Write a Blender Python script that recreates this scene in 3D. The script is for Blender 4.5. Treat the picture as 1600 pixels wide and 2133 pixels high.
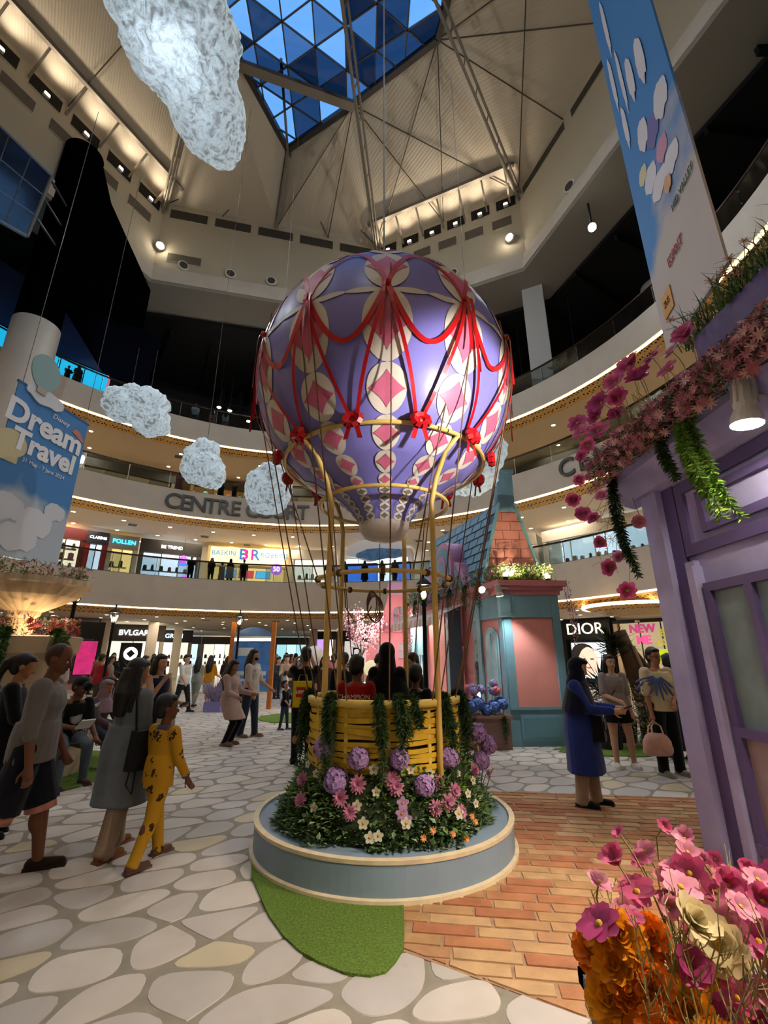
import bpy, math, random
from math import sin, cos, pi, radians, hypot, atan2
from mathutils import Vector, Matrix
random.seed(7)
SC = bpy.context.scene
COL = SC.collection
for o_ in list(bpy.data.objects): bpy.data.objects.remove(o_)

# ------------------------------------------------------------------ camera
F_PX, PITCH = 945.0, math.atan(301.5 / 945.0)
cam_d = bpy.data.cameras.new('camera'); cam = bpy.data.objects.new('camera', cam_d); COL.objects.link(cam)
cam_d.sensor_fit = 'HORIZONTAL'; cam_d.sensor_width = 36.0; cam_d.lens = F_PX / 1600.0 * 36.0
cam_d.clip_start = 0.05; cam_d.clip_end = 300
cam.location = (0, 0, 1.55); cam.rotation_euler = (pi / 2 + PITCH, 0, 0)
SC.camera = cam
# ------------------------------------------------------------------ world (dusk sky, seen through the skylight)
W = bpy.data.worlds.new('dusk'); SC.world = W; W.use_nodes = True
bg = W.node_tree.nodes['Background']; bg.inputs[0].default_value = (0.20, 0.46, 0.88, 1); bg.inputs[1].default_value = 1.15
# ------------------------------------------------------------------ exposure
SC.view_settings.view_transform = 'Standard'; SC.view_settings.look = 'None'
SC.view_settings.gamma = 1.0; SC.view_settings.use_curve_mapping = False
SC.view_settings.exposure = 0.12
SC.cycles.use_denoising = True
SC.cycles.max_bounces = 5; SC.cycles.diffuse_bounces = 2; SC.cycles.glossy_bounces = 2
SC.cycles.use_adaptive_sampling = True; SC.cycles.adaptive_threshold = 0.16; SC.cycles.adaptive_min_samples = 10
SC.cycles.use_light_tree = True
SC.cycles.transmission_bounces = 2; SC.cycles.transparent_max_bounces = 10
SC.cycles.sample_clamp_indirect = 4.0
SC.cycles.caustics_reflective = False; SC.cycles.caustics_refractive = False

def light(name, kind, loc, power, col=(1, .9, .78), target=None, size=.2, spot=60, blend=.6, sx=None):
    d = bpy.data.lights.new(name, kind); d.energy = power; d.color = col
    if kind == 'AREA':
        d.size = size
        if sx: d.shape = 'RECTANGLE'; d.size_y = sx
    elif kind in ('POINT', 'SPOT'): d.shadow_soft_size = size
    if kind == 'SPOT': d.spot_size = radians(spot); d.spot_blend = blend
    o = bpy.data.objects.new(name, d); COL.objects.link(o); o.location = loc
    if target is not None:
        o.rotation_euler = (Vector(target) - Vector(loc)).to_track_quat('-Z', 'Y').to_euler()
    return o
WARM = (1, .84, .65); NEUT = (1, .95, .89); FLOODC = (.86, .94, 1); COOL = (.75, .88, 1)
ACX, ACY, AR = -4.2, 12.0, 16.6          # centre and radius of the round atrium
# high floodlights clamped under the roof bulkhead
for lx, ly, tx, ty, pw in ((-14, 21.5, -5, 8, 2600), (8, 20.5, 0, 9, 2400), (-17, 10, -3, 8, 1500), (12, 9, 1, 8, 1700), (-3, -5.5, -2, 16, 1100), (-1, 25, -1, 10, 2600)):
    light('flood', 'SPOT', (lx, ly, 24.0), pw, FLOODC, (tx, ty, 0), .35, 70, .8)
for lx, ly, tx, ty, tz, pw in ((12, 9, -16, 20, 11, 2600), (-17, 10, 9, 17, 12, 4400), (-3, -6, -6, 28, 10, 2600), (9, 20, 11, 8, 14, 1600), (12, 8, -7, 25, 27.5, 1900), (-18, 9, 10, 17, 27.5, 1700)):  # added fill spots without fixtures, brightening the gallery fronts and bulkhead
    light('gallery_fill', 'SPOT', (lx, ly, 23.8), pw, FLOODC, (tx, ty, tz), .35, 80, .9)
# galleries and concourse: banks of ceiling downlights
def ring_lights(z, r, n, pw, a0=-20, a1=200, col=WARM, size=2.5):
    for i in range(n):
        a = radians(a0 + (a1 - a0) * (i + .5) / n)
        light('downlight_bank', 'AREA', (ACX + r * cos(a), ACY + r * sin(a), z), pw, col, (ACX + r * cos(a), ACY + r * sin(a), 0), size)
ring_lights(3.75, AR + 4.5, 12, 80)
ring_lights(9.30, AR + 4.5, 12, 120)
ring_lights(14.40, AR + 4.5, 12, 75)

# ------------------------------------------------------------------ helpers
def lin(h):
    h = h.lstrip('#'); v = [int(h[i:i + 2], 16) / 255 for i in (0, 2, 4)]
    return tuple(x / 12.92 if x <= .04045 else ((x + .055) / 1.055) ** 2.4 for x in v)
MATS = {}
def M(name, hx='cccccc', rough=.55, metal=0., var=0., vs=6., bump=0., bs=60., em=0., emhx=None, spec=.35, alpha=1., sheen=0., coat=0., sss=0., dist=.01):
    if name in MATS: return MATS[name]
    m = bpy.data.materials.new(name); m.use_nodes = True; nt = m.node_tree; n = nt.nodes
    p = n['Principled BSDF']; c = lin(hx)
    p.inputs['Base Color'].default_value = (*c, 1); p.inputs['Roughness'].default_value = rough
    p.inputs['Metallic'].default_value = metal; p.inputs['Specular IOR Level'].default_value = spec
    if sheen: p.inputs['Sheen Weight'].default_value = sheen
    if coat: p.inputs['Coat Weight'].default_value = coat
    if em:
        p.inputs['Emission Color'].default_value = (*lin(emhx or hx), 1); p.inputs['Emission Strength'].default_value = em
    if alpha < 1: p.inputs['Alpha'].default_value = alpha
    if var or bump:
        tc = n.new('ShaderNodeTexCoord')
    if var:
        t = n.new('ShaderNodeTexNoise'); t.inputs['Scale'].default_value = vs; t.inputs['Detail'].default_value = 4
        r = n.new('ShaderNodeMapRange'); r.inputs[1].default_value = .3; r.inputs[2].default_value = .7
        r.inputs[3].default_value = 1 - var; r.inputs[4].default_value = 1 + var
        mx = n.new('ShaderNodeMix'); mx.data_type = 'RGBA'; mx.blend_type = 'MULTIPLY'; mx.inputs[0].default_value = 1
        mx.inputs[6].default_value = (*c, 1)
        nt.links.new(tc.outputs['Object'], t.inputs['Vector']); nt.links.new(t.outputs['Fac'], r.inputs[0])
        nt.links.new(r.outputs[0], mx.inputs[7]); nt.links.new(mx.outputs[2], p.inputs['Base Color'])
    if bump:
        t2 = n.new('ShaderNodeTexNoise'); t2.inputs['Scale'].default_value = bs; t2.inputs['Detail'].default_value = 3
        b = n.new('ShaderNodeBump'); b.inputs['Strength'].default_value = bump; b.inputs['Distance'].default_value = dist
        nt.links.new(tc.outputs['Object'], t2.inputs['Vector']); nt.links.new(t2.outputs['Fac'], b.inputs['Height'])
        nt.links.new(b.outputs[0], p.inputs['Normal'])
    MATS[name] = m; return m
def EM(name, hx, s): return M(name, hx, em=s)
def see_glass(name, hx, tr=.8, rough=.05):
    """thin clear pane: mostly transparent, a little mirror"""
    if name in MATS: return MATS[name]
    m = bpy.data.materials.new(name); m.use_nodes = True; nt = m.node_tree; n = nt.nodes
    n.remove(n['Principled BSDF']); out = n['Material Output']
    t = n.new('ShaderNodeBsdfTransparent'); t.inputs[0].default_value = (*[x * tr for x in lin(hx)], 1)
    g = n.new('ShaderNodeBsdfGlossy'); g.inputs['Roughness'].default_value = rough; g.inputs[0].default_value = (.9, .9, .9, 1)
    f = n.new('ShaderNodeFresnel'); f.inputs[0].default_value = 1.4
    mx = n.new('ShaderNodeMixShader')
    nt.links.new(f.outputs[0], mx.inputs[0]); nt.links.new(t.outputs[0], mx.inputs[1]); nt.links.new(g.outputs[0], mx.inputs[2])
    nt.links.new(mx.outputs[0], out.inputs[0]); MATS[name] = m; return m

class B:
    """mesh builder"""
    def __init__(s): s.v = []; s.f = []; s.m = []; s.mi = 0; s.X = None
    def add(s, vs, fs):
        k = len(s.v)
        if s.X is not None: vs = [tuple(s.X @ Vector(p)) for p in vs]
        s.v += [tuple(p) for p in vs]; s.f += [tuple(i + k for i in q) for q in fs]; s.m += [s.mi] * len(fs); return s
    def box(s, c, d, rz=0, taper=1):
        x, y, z = d[0] / 2, d[1] / 2, d[2] / 2; ca, sa = cos(rz), sin(rz); vs = []
        for k in (-1, 1):
            t = taper if k > 0 else 1
            for a, b in ((-1, -1), (1, -1), (1, 1), (-1, 1)):
                px, py = a * x * t, b * y * t; vs.append((c[0] + px * ca - py * sa, c[1] + px * sa + py * ca, c[2] + k * z))
        return s.add(vs, [(3, 2, 1, 0), (4, 5, 6, 7), (0, 1, 5, 4), (1, 2, 6, 5), (2, 3, 7, 6), (3, 0, 4, 7)])
    def beam(s, p, q, w, h=None, up=(0, 0, 1)):
        p, q = Vector(p), Vector(q); d = (q - p).normalized(); u = Vector(up)
        if abs(d.dot(u)) > .98: u = Vector((1, 0, 0))
        a = d.cross(u).normalized() * w / 2; b = a.cross(d).normalized() * (h or w) / 2; vs = []
        for e in (p, q): vs += [e - a - b, e + a - b, e + a + b, e - a + b]
        return s.add(vs, [(0, 1, 2, 3), (7, 6, 5, 4), (0, 4, 5, 1), (1, 5, 6, 2), (2, 6, 7, 3), (3, 7, 4, 0)])
    def tube(s, pts, r, n=6, cap=True, closed=False):
        P = [Vector(p) for p in pts]; m = len(P); vs = []; fs = []; ref = None
        for i, p in enumerate(P):
            if closed: d = P[(i + 1) % m] - P[i - 1]
            else: d = P[min(i + 1, m - 1)] - P[max(i - 1, 0)]
            d = d.normalized() if d.length > 1e-9 else Vector((0, 0, 1))
            if ref is None: ref = Vector((0, 0, 1)) if abs(d.z) < .9 else Vector((1, 0, 0))
            a = d.cross(ref)
            if a.length < 1e-6: a = d.cross(Vector((.3, 1, .2)))
            a.normalize(); b = d.cross(a).normalized(); ref = a.cross(d) if False else ref
            rr = r[i] if isinstance(r, (list, tuple)) else r
            for j in range(n):
                t = 2 * pi * j / n; vs.append(p + (a * cos(t) + b * sin(t)) * rr)
        for i in range(m if closed else m - 1):
            i2 = (i + 1) % m
            for j in range(n):
                k = (j + 1) % n; fs.append((i * n + j, i2 * n + j, i2 * n + k, i * n + k))
        if cap and not closed: fs += [tuple(range(n)), tuple(range((m - 1) * n, m * n))[::-1]]
        return s.add(vs, fs)
    def lathe(s, prof, n=24, c=(0, 0, 0), a0=0., a1=2 * pi, closed=False, lobes=0, lobe=0.):
        full = abs(a1 - a0 - 2 * pi) < 1e-6; na = n if full else n + 1; m = len(prof); vs = []; fs = []
        for i in range(na):
            a = a0 + (a1 - a0) * i / n
            for r, z in prof:
                if lobes: r = r * (1 + lobe * abs(sin(lobes * a / 2)))
                vs.append((c[0] + r * cos(a), c[1] + r * sin(a), c[2] + z))
        for i in range(n):
            i2 = (i + 1) % na
            for j in range(m if closed else m - 1):
                k = (j + 1) % m; fs.append((i * m + j, i2 * m + j, i2 * m + k, i * m + k))
        if full and not closed:
            for j in (0, m - 1):
                if prof[j][0] > 1e-6:
                    q = tuple(i * m + j for i in range(na)); fs.append(q if j else q[::-1])
        if not full and closed:
            fs += [tuple(range(m)), tuple(range((na - 1) * m, na * m))[::-1]]
        return s.add(vs, fs)
    def prism(s, poly, z0, z1):
        n = len(poly); vs = [(p[0], p[1], z0) for p in poly] + [(p[0], p[1], z1) for p in poly]
        fs = [tuple(range(n))[::-1], tuple(range(n, 2 * n))] + [(i, (i + 1) % n, n + (i + 1) % n, n + i) for i in range(n)]
        return s.add(vs, fs)
    def slab(s, poly3, t):
        """a flat polygon in space given thickness t along its normal"""
        P = [Vector(p) for p in poly3]; nn = Vector((0, 0, 0))
        for i in range(len(P)): a, b = P[i], P[(i + 1) % len(P)]; nn += a.cross(b)
        nn.normalize(); n = len(P); vs = [p for p in P] + [p + nn * t for p in P]
        return s.add(vs, [tuple(range(n))[::-1], tuple(range(n, 2 * n))] + [(i, (i + 1) % n, n + (i + 1) % n, n + i) for i in range(n)])
    def ell(s, c, r, nu=10, nv=7, R=None):
        if not isinstance(r, (list, tuple)): r = (r, r, r)
        vs = []; fs = []; c = Vector(c)
        def T(p):
            p = Vector(p)
            return c + (R @ p if R is not None else p)
        vs.append(T((0, 0, -r[2])))
        for j in range(1, nv):
            t = -pi / 2 + pi * j / nv
            for i in range(nu): a = 2 * pi * i / nu; vs.append(T((r[0] * cos(t) * cos(a), r[1] * cos(t) * sin(a), r[2] * sin(t))))
        vs.append(T((0, 0, r[2]))); L = len(vs) - 1
        for i in range(nu): fs.append((0, 1 + (i + 1) % nu, 1 + i))
        for j in range(nv - 2):
            for i in range(nu):
                a, b = 1 + j * nu + i, 1 + j * nu + (i + 1) % nu; fs.append((a, b, b + nu, a + nu))
        for i in range(nu): fs.append((L, L - nu + i, L - nu + (i + 1) % nu))
        return s.add(vs, fs)
    def limb(s, p, q, r0, r1, n=10, flat=False):
        """closed tapered capsule (flat = flat ends)"""
        p, q = Vector(p), Vector(q); d = q - p; L = d.length
        if L < 1e-6: return s
        d /= L
        pts = []; rs = []
        if not flat:
            for t in (-.94, -.7, -.36): pts.append(p + d * r0 * t); rs.append(r0 * math.sqrt(1 - t * t))
        pts.append(p); rs.append(r0); pts.append((p + q) / 2); rs.append((r0 + r1) / 2); pts.append(q); rs.append(r1)
        if not flat:
            for t in (.36, .7, .94): pts.append(q + d * r1 * t); rs.append(r1 * math.sqrt(1 - t * t))
        return s.tube(pts, rs, n)
    def loft(s, secs, n=14):
        """closed loft of ellipses: (centre, rx, ry) stacked; axes x and y"""
        vs = []; fs = []
        for c, rx, ry in secs:
            for j in range(n): a = 2 * pi * j / n; vs.append((c[0] + rx * cos(a), c[1] + ry * sin(a), c[2]))
        m = len(secs)
        for i in range(m - 1):
            for j in range(n): k = (j + 1) % n; fs.append((i * n + j, i * n + k, (i + 1) * n + k, (i + 1) * n + j))
        fs += [tuple(range(n))[::-1], tuple(range((m - 1) * n, m * n))]
        return s.add(vs, fs)
    def mesh(s, name, mats, smooth=False):
        me = bpy.data.meshes.new(name); me.from_pydata(s.v, [], s.f)
        for m in (mats if isinstance(mats, (list, tuple)) else [mats]): me.materials.append(m)
        if any(s.m): me.polygons.foreach_set('material_index', s.m)
        if smooth: me.polygons.foreach_set('use_smooth', [True] * len(s.f))
        me.update(); return me
    def obj(s, name, mats, parent=None, smooth=False, loc=None, kind=None):
        return link(name, s.mesh(name, mats, smooth), parent, loc, kind)
def link(name, me, parent=None, loc=None, kind=None):
    o = bpy.data.objects.new(name, me); COL.objects.link(o)
    if parent is not None: o.parent = parent
    if loc is not None: o.location = loc
    if kind: o['kind'] = kind
    return o
def tag(o, label=None, cat=None, group=None, kind=None):
    if label: o['label'] = label
    if cat: o['category'] = cat
    if group: o['group'] = group
    if kind: o['kind'] = kind
    return o
def thing(name, label, cat, loc=(0, 0, 0), rz=0., group=None):
    o = bpy.data.objects.new(name, None); COL.objects.link(o); o.location = loc; o.rotation_euler = (0, 0, rz)
    o.empty_display_size = .1
    return tag(o, label, cat, group)
def copy_tree(o, parent=None, kids=None):
    c = o.copy(); COL.objects.link(c); c.parent = parent
    for ch in o.children: copy_tree(ch, c)
    return c
def text(name, body, mat, size, parent=None, loc=(0, 0, 0), rot=(0, 0, 0), ext=.01, align='CENTER', off=0., sp=1., shear=0., sx=1.):
    c = bpy.data.curves.new(name, 'FONT'); c.body = body; c.size = size; c.extrude = ext; c.align_x = align; c.align_y = 'CENTER'
    c.offset = off; c.space_character = sp; c.shear = shear; c.resolution_u = 4; c.materials.append(mat)
    o = bpy.data.objects.new(name, c); COL.objects.link(o); o.location = loc; o.rotation_euler = rot; o.scale = (sx, 1, 1)
    if parent is not None: o.parent = parent
    return o
def struct(b, name, mats, smooth=False, parent=None):
    o = b.obj(name, mats, parent, smooth)
    if parent is None: o['kind'] = 'structure'
    return o
U = random.uniform
# ================================================================== STRUCTURE
cream = M('cream_paint', 'd9cdbd', .6, var=.04, vs=1.2)
cream2 = M('warm_soffit', 'd8c8ae', .7)
white_sof = M('white_soffit', 'ded6ca', .7)
gold_led = EM('cove_led', 'ffd79a', 6)
dark = M('black_ceiling', '0b0b0e', .8)
charcoal = M('charcoal_wall', '17181d', .7)
bronze = M('bronze_rail', '3a2c22', .35, .7)
steel = M('steel_post', '8d8d8d', .3, .9)
steel_dark = M('painted_truss', '8a8074', .5, .2)
glass_rail = see_glass('balustrade_glass', 'dfe8ea', .86)
def lattice_mat():
    m = M('gold_lattice', 'c9a468', .45, .3); nt = m.node_tree; n = nt.nodes; p = n['Principled BSDF']
    tc = n.new('ShaderNodeTexCoord'); v = n.new('ShaderNodeTexVoronoi'); v.inputs['Scale'].default_value = 6.5; v.inputs['Randomness'].default_value = .25
    r = n.new('ShaderNodeValToRGB'); r.color_ramp.elements[0].position = .30; r.color_ramp.elements[1].position = .36
    r.color_ramp.elements[0].color = (.02, .015, .01, 1); r.color_ramp.elements[1].color = (*lin('d8b070'), 1)
    nt.links.new(tc.outputs['Object'], v.inputs['Vector']); nt.links.new(v.outputs['Distance'], r.inputs[0]); nt.links.new(r.outputs[0], p.inputs['Base Color'])
    return m
lattice = lattice_mat()

# ---- ground floor: grout screed, stones, bricks, turf
grout = M('stone_grout', '8f887c', .6, var=.12, vs=7, bump=.2, bs=80)
fl = B(); fl.lathe([(0, 0), (80, 0), (80, -.3), (0, -.3)], 64, (0, 15, 0)); floor = struct(fl, 'floor', grout)
ft = B(); ft.lathe([(0, .002), (58, .002), (58, .0005)], 48, (0, 79.5, 0)); marble = struct(ft, 'marble_paving', M('marble_floor', 'a49683', .18, var=.12, vs=.8, spec=.6), parent=floor)
PLX, PLY, PLR = 0.0, 4.73, 1.13          # balloon platform
BRK = [(.08, 3.13), (1.03, 2.56), (3.6, .95), (4.3, 5.86), (-.3, 6.4)]
GRS = [(-1.02, 4.6), (-1.06, 4.3), (-.97, 3.98), (-.84, 3.71), (-.72, 3.46), (-.58, 3.24), (-.46, 3.1), (-.35, 3.01), (-.2, 2.92), (-.07, 2.9), (0.01, 2.93), (.06, 3.01), (.11, 3.13), (.12, 3.27), (.13, 3.6), (.0, 4.6)]
def inside(p, poly):
    r = False; n = len(poly)
    for i in range(n):
        a, b = poly[i], poly[(i + 1) % n]
        if (a[1] > p[1]) != (b[1] > p[1]) and p[0] < (b[0] - a[0]) * (p[1] - a[1]) / (b[1] - a[1]) + a[0]: r = not r
    return r
def clip(poly, px, py, nx, ny):
    """keep the side where (p - (px,py)) . n <= 0"""
    out = []; n = len(poly)
    for i in range(n):
        a, b = poly[i], poly[(i + 1) % n]; da = (a[0] - px) * nx + (a[1] - py) * ny; db = (b[0] - px) * nx + (b[1] - py) * ny
        if da <= 0: out.append(a)
        if da * db < 0: t = da / (da - db); out.append((a[0] + (b[0] - a[0]) * t, a[1] + (b[1] - a[1]) * t))
    return out
def clip_convex(poly, conv):
    n = len(conv); A = sum(conv[i][0] * conv[(i + 1) % n][1] - conv[(i + 1) % n][0] * conv[i][1] for i in range(n)); sg = 1 if A > 0 else -1
    for i in range(n):
        a, b = conv[i], conv[(i + 1) % n]; ex, ey = b[0] - a[0], b[1] - a[1]
        poly = clip(poly, a[0], a[1], ey * sg, -ex * sg)
        if len(poly) < 3: return []
    return poly
def chaikin(p, k=2):
    for _ in range(k):
        q = []
        for i in range(len(p)):
            a, b = p[i], p[(i + 1) % len(p)]
            q += [(a[0] * .78 + b[0] * .22, a[1] * .78 + b[1] * .22), (a[0] * .22 + b[0] * .78, a[1] * .22 + b[1] * .78)]
        p = q
    return p
stone_m = [M('stone_%d' % i, h, .5, var=.06, vs=4, spec=.3) for i, h in enumerate(('c4bcb6', 'bdb6b3', 'cbc4bd', 'b9b3b1', 'c2b79d', 'b4afab'))]
def lay_stones():
    rnd = random.Random(3); ang = radians(38); ca, sa = cos(ang), sin(ang); st = 1.5; g = .30
    seeds = {}
    for i in range(-75, 76):
        for j in range(-40, 110):
            u = (i + .5 * (j % 2) + rnd.uniform(-.33, .33)) * g; w = (j * .92 + rnd.uniform(-.33, .33)) * g
            x = (u * st) * ca - w * sa; y = (u * st) * sa + w * ca
            if 1.0 < y < 21 and abs(x) < .95 * y + 1.6 and -15 < x < 11: seeds[(i, j)] = (u, w, x, y)
    near = []; rest = B(); vis = []
    for (i, j), (u, w, x, y) in seeds.items():
        poly = [(u - .5, w - .5), (u + .5, w - .5), (u + .5, w + .5), (u - .5, w + .5)]
        for di in range(-2, 3):
            for dj in range(-2, 3):
                s2 = seeds.get((i + di, j + dj))
                if s2 is None or (di == 0 and dj == 0): continue
                dx, dy = s2[0] - u, s2[1] - w; L = hypot(dx, dy); poly = clip(poly, u + dx / 2 - dx / L * .011, w + dy / 2 - dy / L * .011, dx / L, dy / L)
                if len(poly) < 3: break
            if len(poly) < 3: break
        if len(poly) < 3: continue
        poly = [(u + (a - u) * .985, w + (b - w) * .985) for a, b in chaikin(poly, 2 if y < 8 else 1)]
        P = [((a * st) * ca - b * sa, (a * st) * sa + b * ca) for a, b in poly]
        if all(inside(p, BRK) or inside(p, GRS) or hypot(p[0] - PLX, p[1] - PLY) < PLR for p in P): continue
        vis.append((hypot(x, y), x, y, P))
    vis.sort(key=lambda t: t[0]); k = 0
    for d, x, y, P in vis:
        shown = k < 300 and abs(x) < .84 * y and y > 1.9 and not (x > 2.9 and y < 4.9)
        b = B() if shown else rest
        b.mi = 0 if shown else rnd.choice((0, 0, 1, 2, 3, 5))
        n = len(P); z = .004; b.add([(p[0], p[1], 0) for p in P] + [(x + (p[0] - x) * .985, y + (p[1] - y) * .985, z) for p in P], [tuple(range(n, 2 * n))] + [(q, (q + 1) % n, n + (q + 1) % n, n + q) for q in range(n)])
        if shown: b.obj('stone', stone_m[4] if rnd.random() < .06 else rnd.choice(stone_m[:4] + stone_m[5:]), floor); k += 1
    o = rest.obj('distant_stone_paving', stone_m, floor); o['kind'] = 'stuff'
lay_stones()
# brick path
bed = B(); bed.prism(BRK, -.01, .0045); brick_bed = bed.obj('mortar_bed', M('mortar', 'a58467', .85, var=.22, vs=9, bump=.5, bs=45), floor)
brick_m = [M('brick_%d' % i, h, .8, var=.16, vs=7, bump=.35, bs=50, spec=.15) for i, h in enumerate(('b08963', 'b8936d', 'ad8260', 'b07a58', 'bc9a74', 'a97052'))]
def lay_bricks():
    rnd = random.Random(5); a0 = -.135; ca, sa = cos(a0), sin(a0); bl, bh = .335, .112; rest = B(); k = 0; L = []
    for j in range(-12, 62):
        sh = (j % 2) * .5 * bl + rnd.uniform(-.04, .04)
        i = -8
        u = -2.5 + sh
        while u < 6:
            w_ = bl * rnd.choice((.55, 1, 1, 1, 1.15)); v0 = 1.6 + j * bh
            q = [(u + .008, v0 + .008), (u + w_ - .008, v0 + .008), (u + w_ - .008, v0 + bh - .008), (u + .008, v0 + bh - .008)]
            q = [(a + rnd.uniform(-.004, .004), b + rnd.uniform(-.004, .004)) for a, b in q]
            P = [(a * ca - b * sa, a * sa + b * ca) for a, b in q]; P = clip_convex(P, BRK); u += w_
            if len(P) < 3: continue
            cx = sum(p[0] for p in P) / len(P); cy = sum(p[1] for p in P) / len(P)
            if hypot(cx - PLX, cy - PLY) < PLR - .2 or (cx > 2.95 and cy < 4.7) or inside((cx, cy), GRS): continue
            L.append((hypot(cx, cy), cx, cy, P))
    L.sort(key=lambda t: t[0])
    for d, cx, cy, P in L:
        shown = k < 300 and abs(cx) < .86 * cy
        b = B() if shown else rest; b.mi = 0 if shown else rnd.randrange(6); z = .009 + rnd.uniform(0, .004); n = len(P)
        b.add([(p[0], p[1], 0) for p in P] + [(cx + (p[0] - cx) * .98, cy + (p[1] - cy) * .98, z) for p in P], [tuple(range(n, 2 * n))] + [(q, (q + 1) % n, n + (q + 1) % n, n + q) for q in range(n)])
        if shown: b.obj('brick', rnd.choice(brick_m), floor); k += 1
    if rest.f: o = rest.obj('distant_brick_paving', brick_m, floor); o['kind'] = 'stuff'
lay_bricks()
turf_m = M('artificial_turf', '66803a', .95, var=.35, vs=70, bump=.9, bs=160, spec=.1)
def turf(poly, label, cz=.016):
    b = B(); b.prism(poly, 0, cz); o = b.obj('turf_mat', turf_m); tag(o, label, 'turf mat')
turf([p for p in GRS], 'bright green turf mat curving out from under the round blue platform')
def blob(cx, cy, rx, ry, n=28, w=.08): return [(cx + rx * cos(2 * pi * i / n) * (1 + w * sin(3 * i)), cy + ry * sin(2 * pi * i / n) * (1 + w * cos(2 * i))) for i in range(n)]
turf(blob(-2.3, 13.2, 1.05, 1.1), 'small round green turf mat beside the child in a black T-shirt')
turf(blob(4.0, 8.7, 1.0, .5), 'green turf mat under the potted palms near the pink house')
FNX, FNY = -5.45, 7.0
turf([(FNX + 1.75 * cos(2 * pi * i / 40), FNY + 1.75 * sin(2 * pi * i / 40)) for i in range(40)], 'green turf ring around the stone fountain planter')
turf(blob(-2.2, 19.2, 1.6, .8), 'green turf mat under the white bubble sculpture')

# ---- galleries
LV = ((4.2, 6.0), (9.8, 11.4), (14.9, 16.35))
def ringpt(a, r, z): return (ACX + r * cos(a), ACY + r * sin(a), z)
A0, A1 = radians(-28), radians(208)
for k, (zb, zt) in enumerate(LV):
    b = B(); b.lathe([(AR, zb), (AR, zt), (AR + .3, zt), (AR + .3, zb)], 120, (ACX, ACY, 0), closed=True); tr = struct(b, 'trim_%d' % (k + 1), cream, True)
    tr.data.polygons.foreach_set('use_smooth', [True] * len(tr.data.polygons))
    for p in tr.data.polygons: p.use_smooth = False
    b = B(); b.lathe([(AR + .06, zb - .01), (AR + .06, zb - .07), (AR + .16, zb - .07), (AR + .16, zb - .01)], 120, (ACX, ACY, 0), closed=True); b.obj('led_strip', gold_led, tr)
    b = B(); b.lathe([(AR + .16, zb - .07), (AR + .75, zb - .38), (AR + .75, zb - .30), (AR + .3, zb)], 120, (ACX, ACY, 0), closed=True); b.obj('lattice_band', lattice, tr)
    b = B(); b.lathe([(AR + .75, zb - .36), (70 if k == 0 else 46, zb - .36), (70 if k == 0 else 46, zt - .12), (AR + .3, zt - .12), (AR + .3, zb), (AR + .75, zb - .3)], 72, (ACX, ACY, 0), closed=True); struct(b, 'ceiling_%d' % (k + 1), white_sof if k == 0 else cream2)
    # balustrade
    rail = thing('balustrade', ('glass balustrade with dark handrail along the lowest gallery', 'glass balustrade with dark handrail along the middle gallery', 'glass balustrade with dark handrail along the top gallery')[k], 'balustrade', (ACX, ACY, zt))
    n = 27; s0, s1 = radians(-16), radians(192)
    b = B(); b.lathe([(AR + .08, 1.06), (AR + .16, 1.04), (AR + .16, 1.12), (AR + .08, 1.13)], 90, a0=s0, a1=s1, closed=True); b.obj('handrail', bronze, rail)
    for i in range(n):
        a = s0 + (s1 - s0) * i / n; a2 = s0 + (s1 - s0) * (i + 1) / n
        b = B(); b.lathe([(AR + .10, .03), (AR + .12, .03), (AR + .12, 1.03), (AR + .10, 1.03)], 4, a0=a + .002, a1=a2 - .002, closed=True); b.obj('pane', glass_rail, rail)
        b = B(); x, y = (AR + .16) * cos(a), (AR + .16) * sin(a); b.tube([(x, y, -.05), (x, y, 1.06)], .022, 6); b.beam((x - .06 * cos(a), y - .06 * sin(a), .3), (x + .02 * cos(a), y + .02 * sin(a), .3), .05); b.beam((x - .06 * cos(a), y - .06 * sin(a), .85), (x + .02 * cos(a), y + .02 * sin(a), .85), .05)
        b.obj('post', steel, rail)
    b = B(); b.lathe([(AR + .04, -.0), (AR + .2, 0), (AR + .2, .03), (AR + .04, .03)], 90, a0=s0, a1=s1, closed=True); b.obj('base_channel', M('rail_shoe', '2a2622', .5, .4), rail)
# downlights in the soffits
disc_on = EM('downlight_glow', 'fff0d4', 14); ringw = M('downlight_ring', 'e8e2d8', .4)
dl0 = None
for k, (zb, zt) in enumerate(LV):
    for r, n, off in ((AR + 1.9, 13, 0), (AR + 4.6, 16, .5), (AR + 7.2, 14, .2)) + (((AR + 12, 22, .4), (AR + 17, 22, .1)) if k == 0 else ()):
        for i in range(n):
            a = radians(40 + 105 * (i + off) / n)
            if k == 2 and i % 2: continue
            if dl0 is None:
                b = B(); b.lathe([(.10, 0), (.13, -.02), (.13, .0)], 14); dl0 = b.mesh('downlight', ringw)
                b = B(); b.lathe([(0, -.012), (.10, -.012), (.1, 0)], 14); dl1 = b.mesh('lamp_disc', disc_on)
            o = link('downlight', dl0, None, ringpt(a, r, zb - .36)); tag(o, ('round downlight in the ceiling of the ground floor concourse', 'round downlight in the ceiling under the middle gallery', 'round downlight in the ceiling under the top gallery')[k], 'downlight', ('concourse downlights', 'middle gallery downlights', 'top gallery downlights')[k])
            link('lamp_disc', dl1, o)
vent_m = M('vent_grille', '6d655a', .5, .3)
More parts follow.
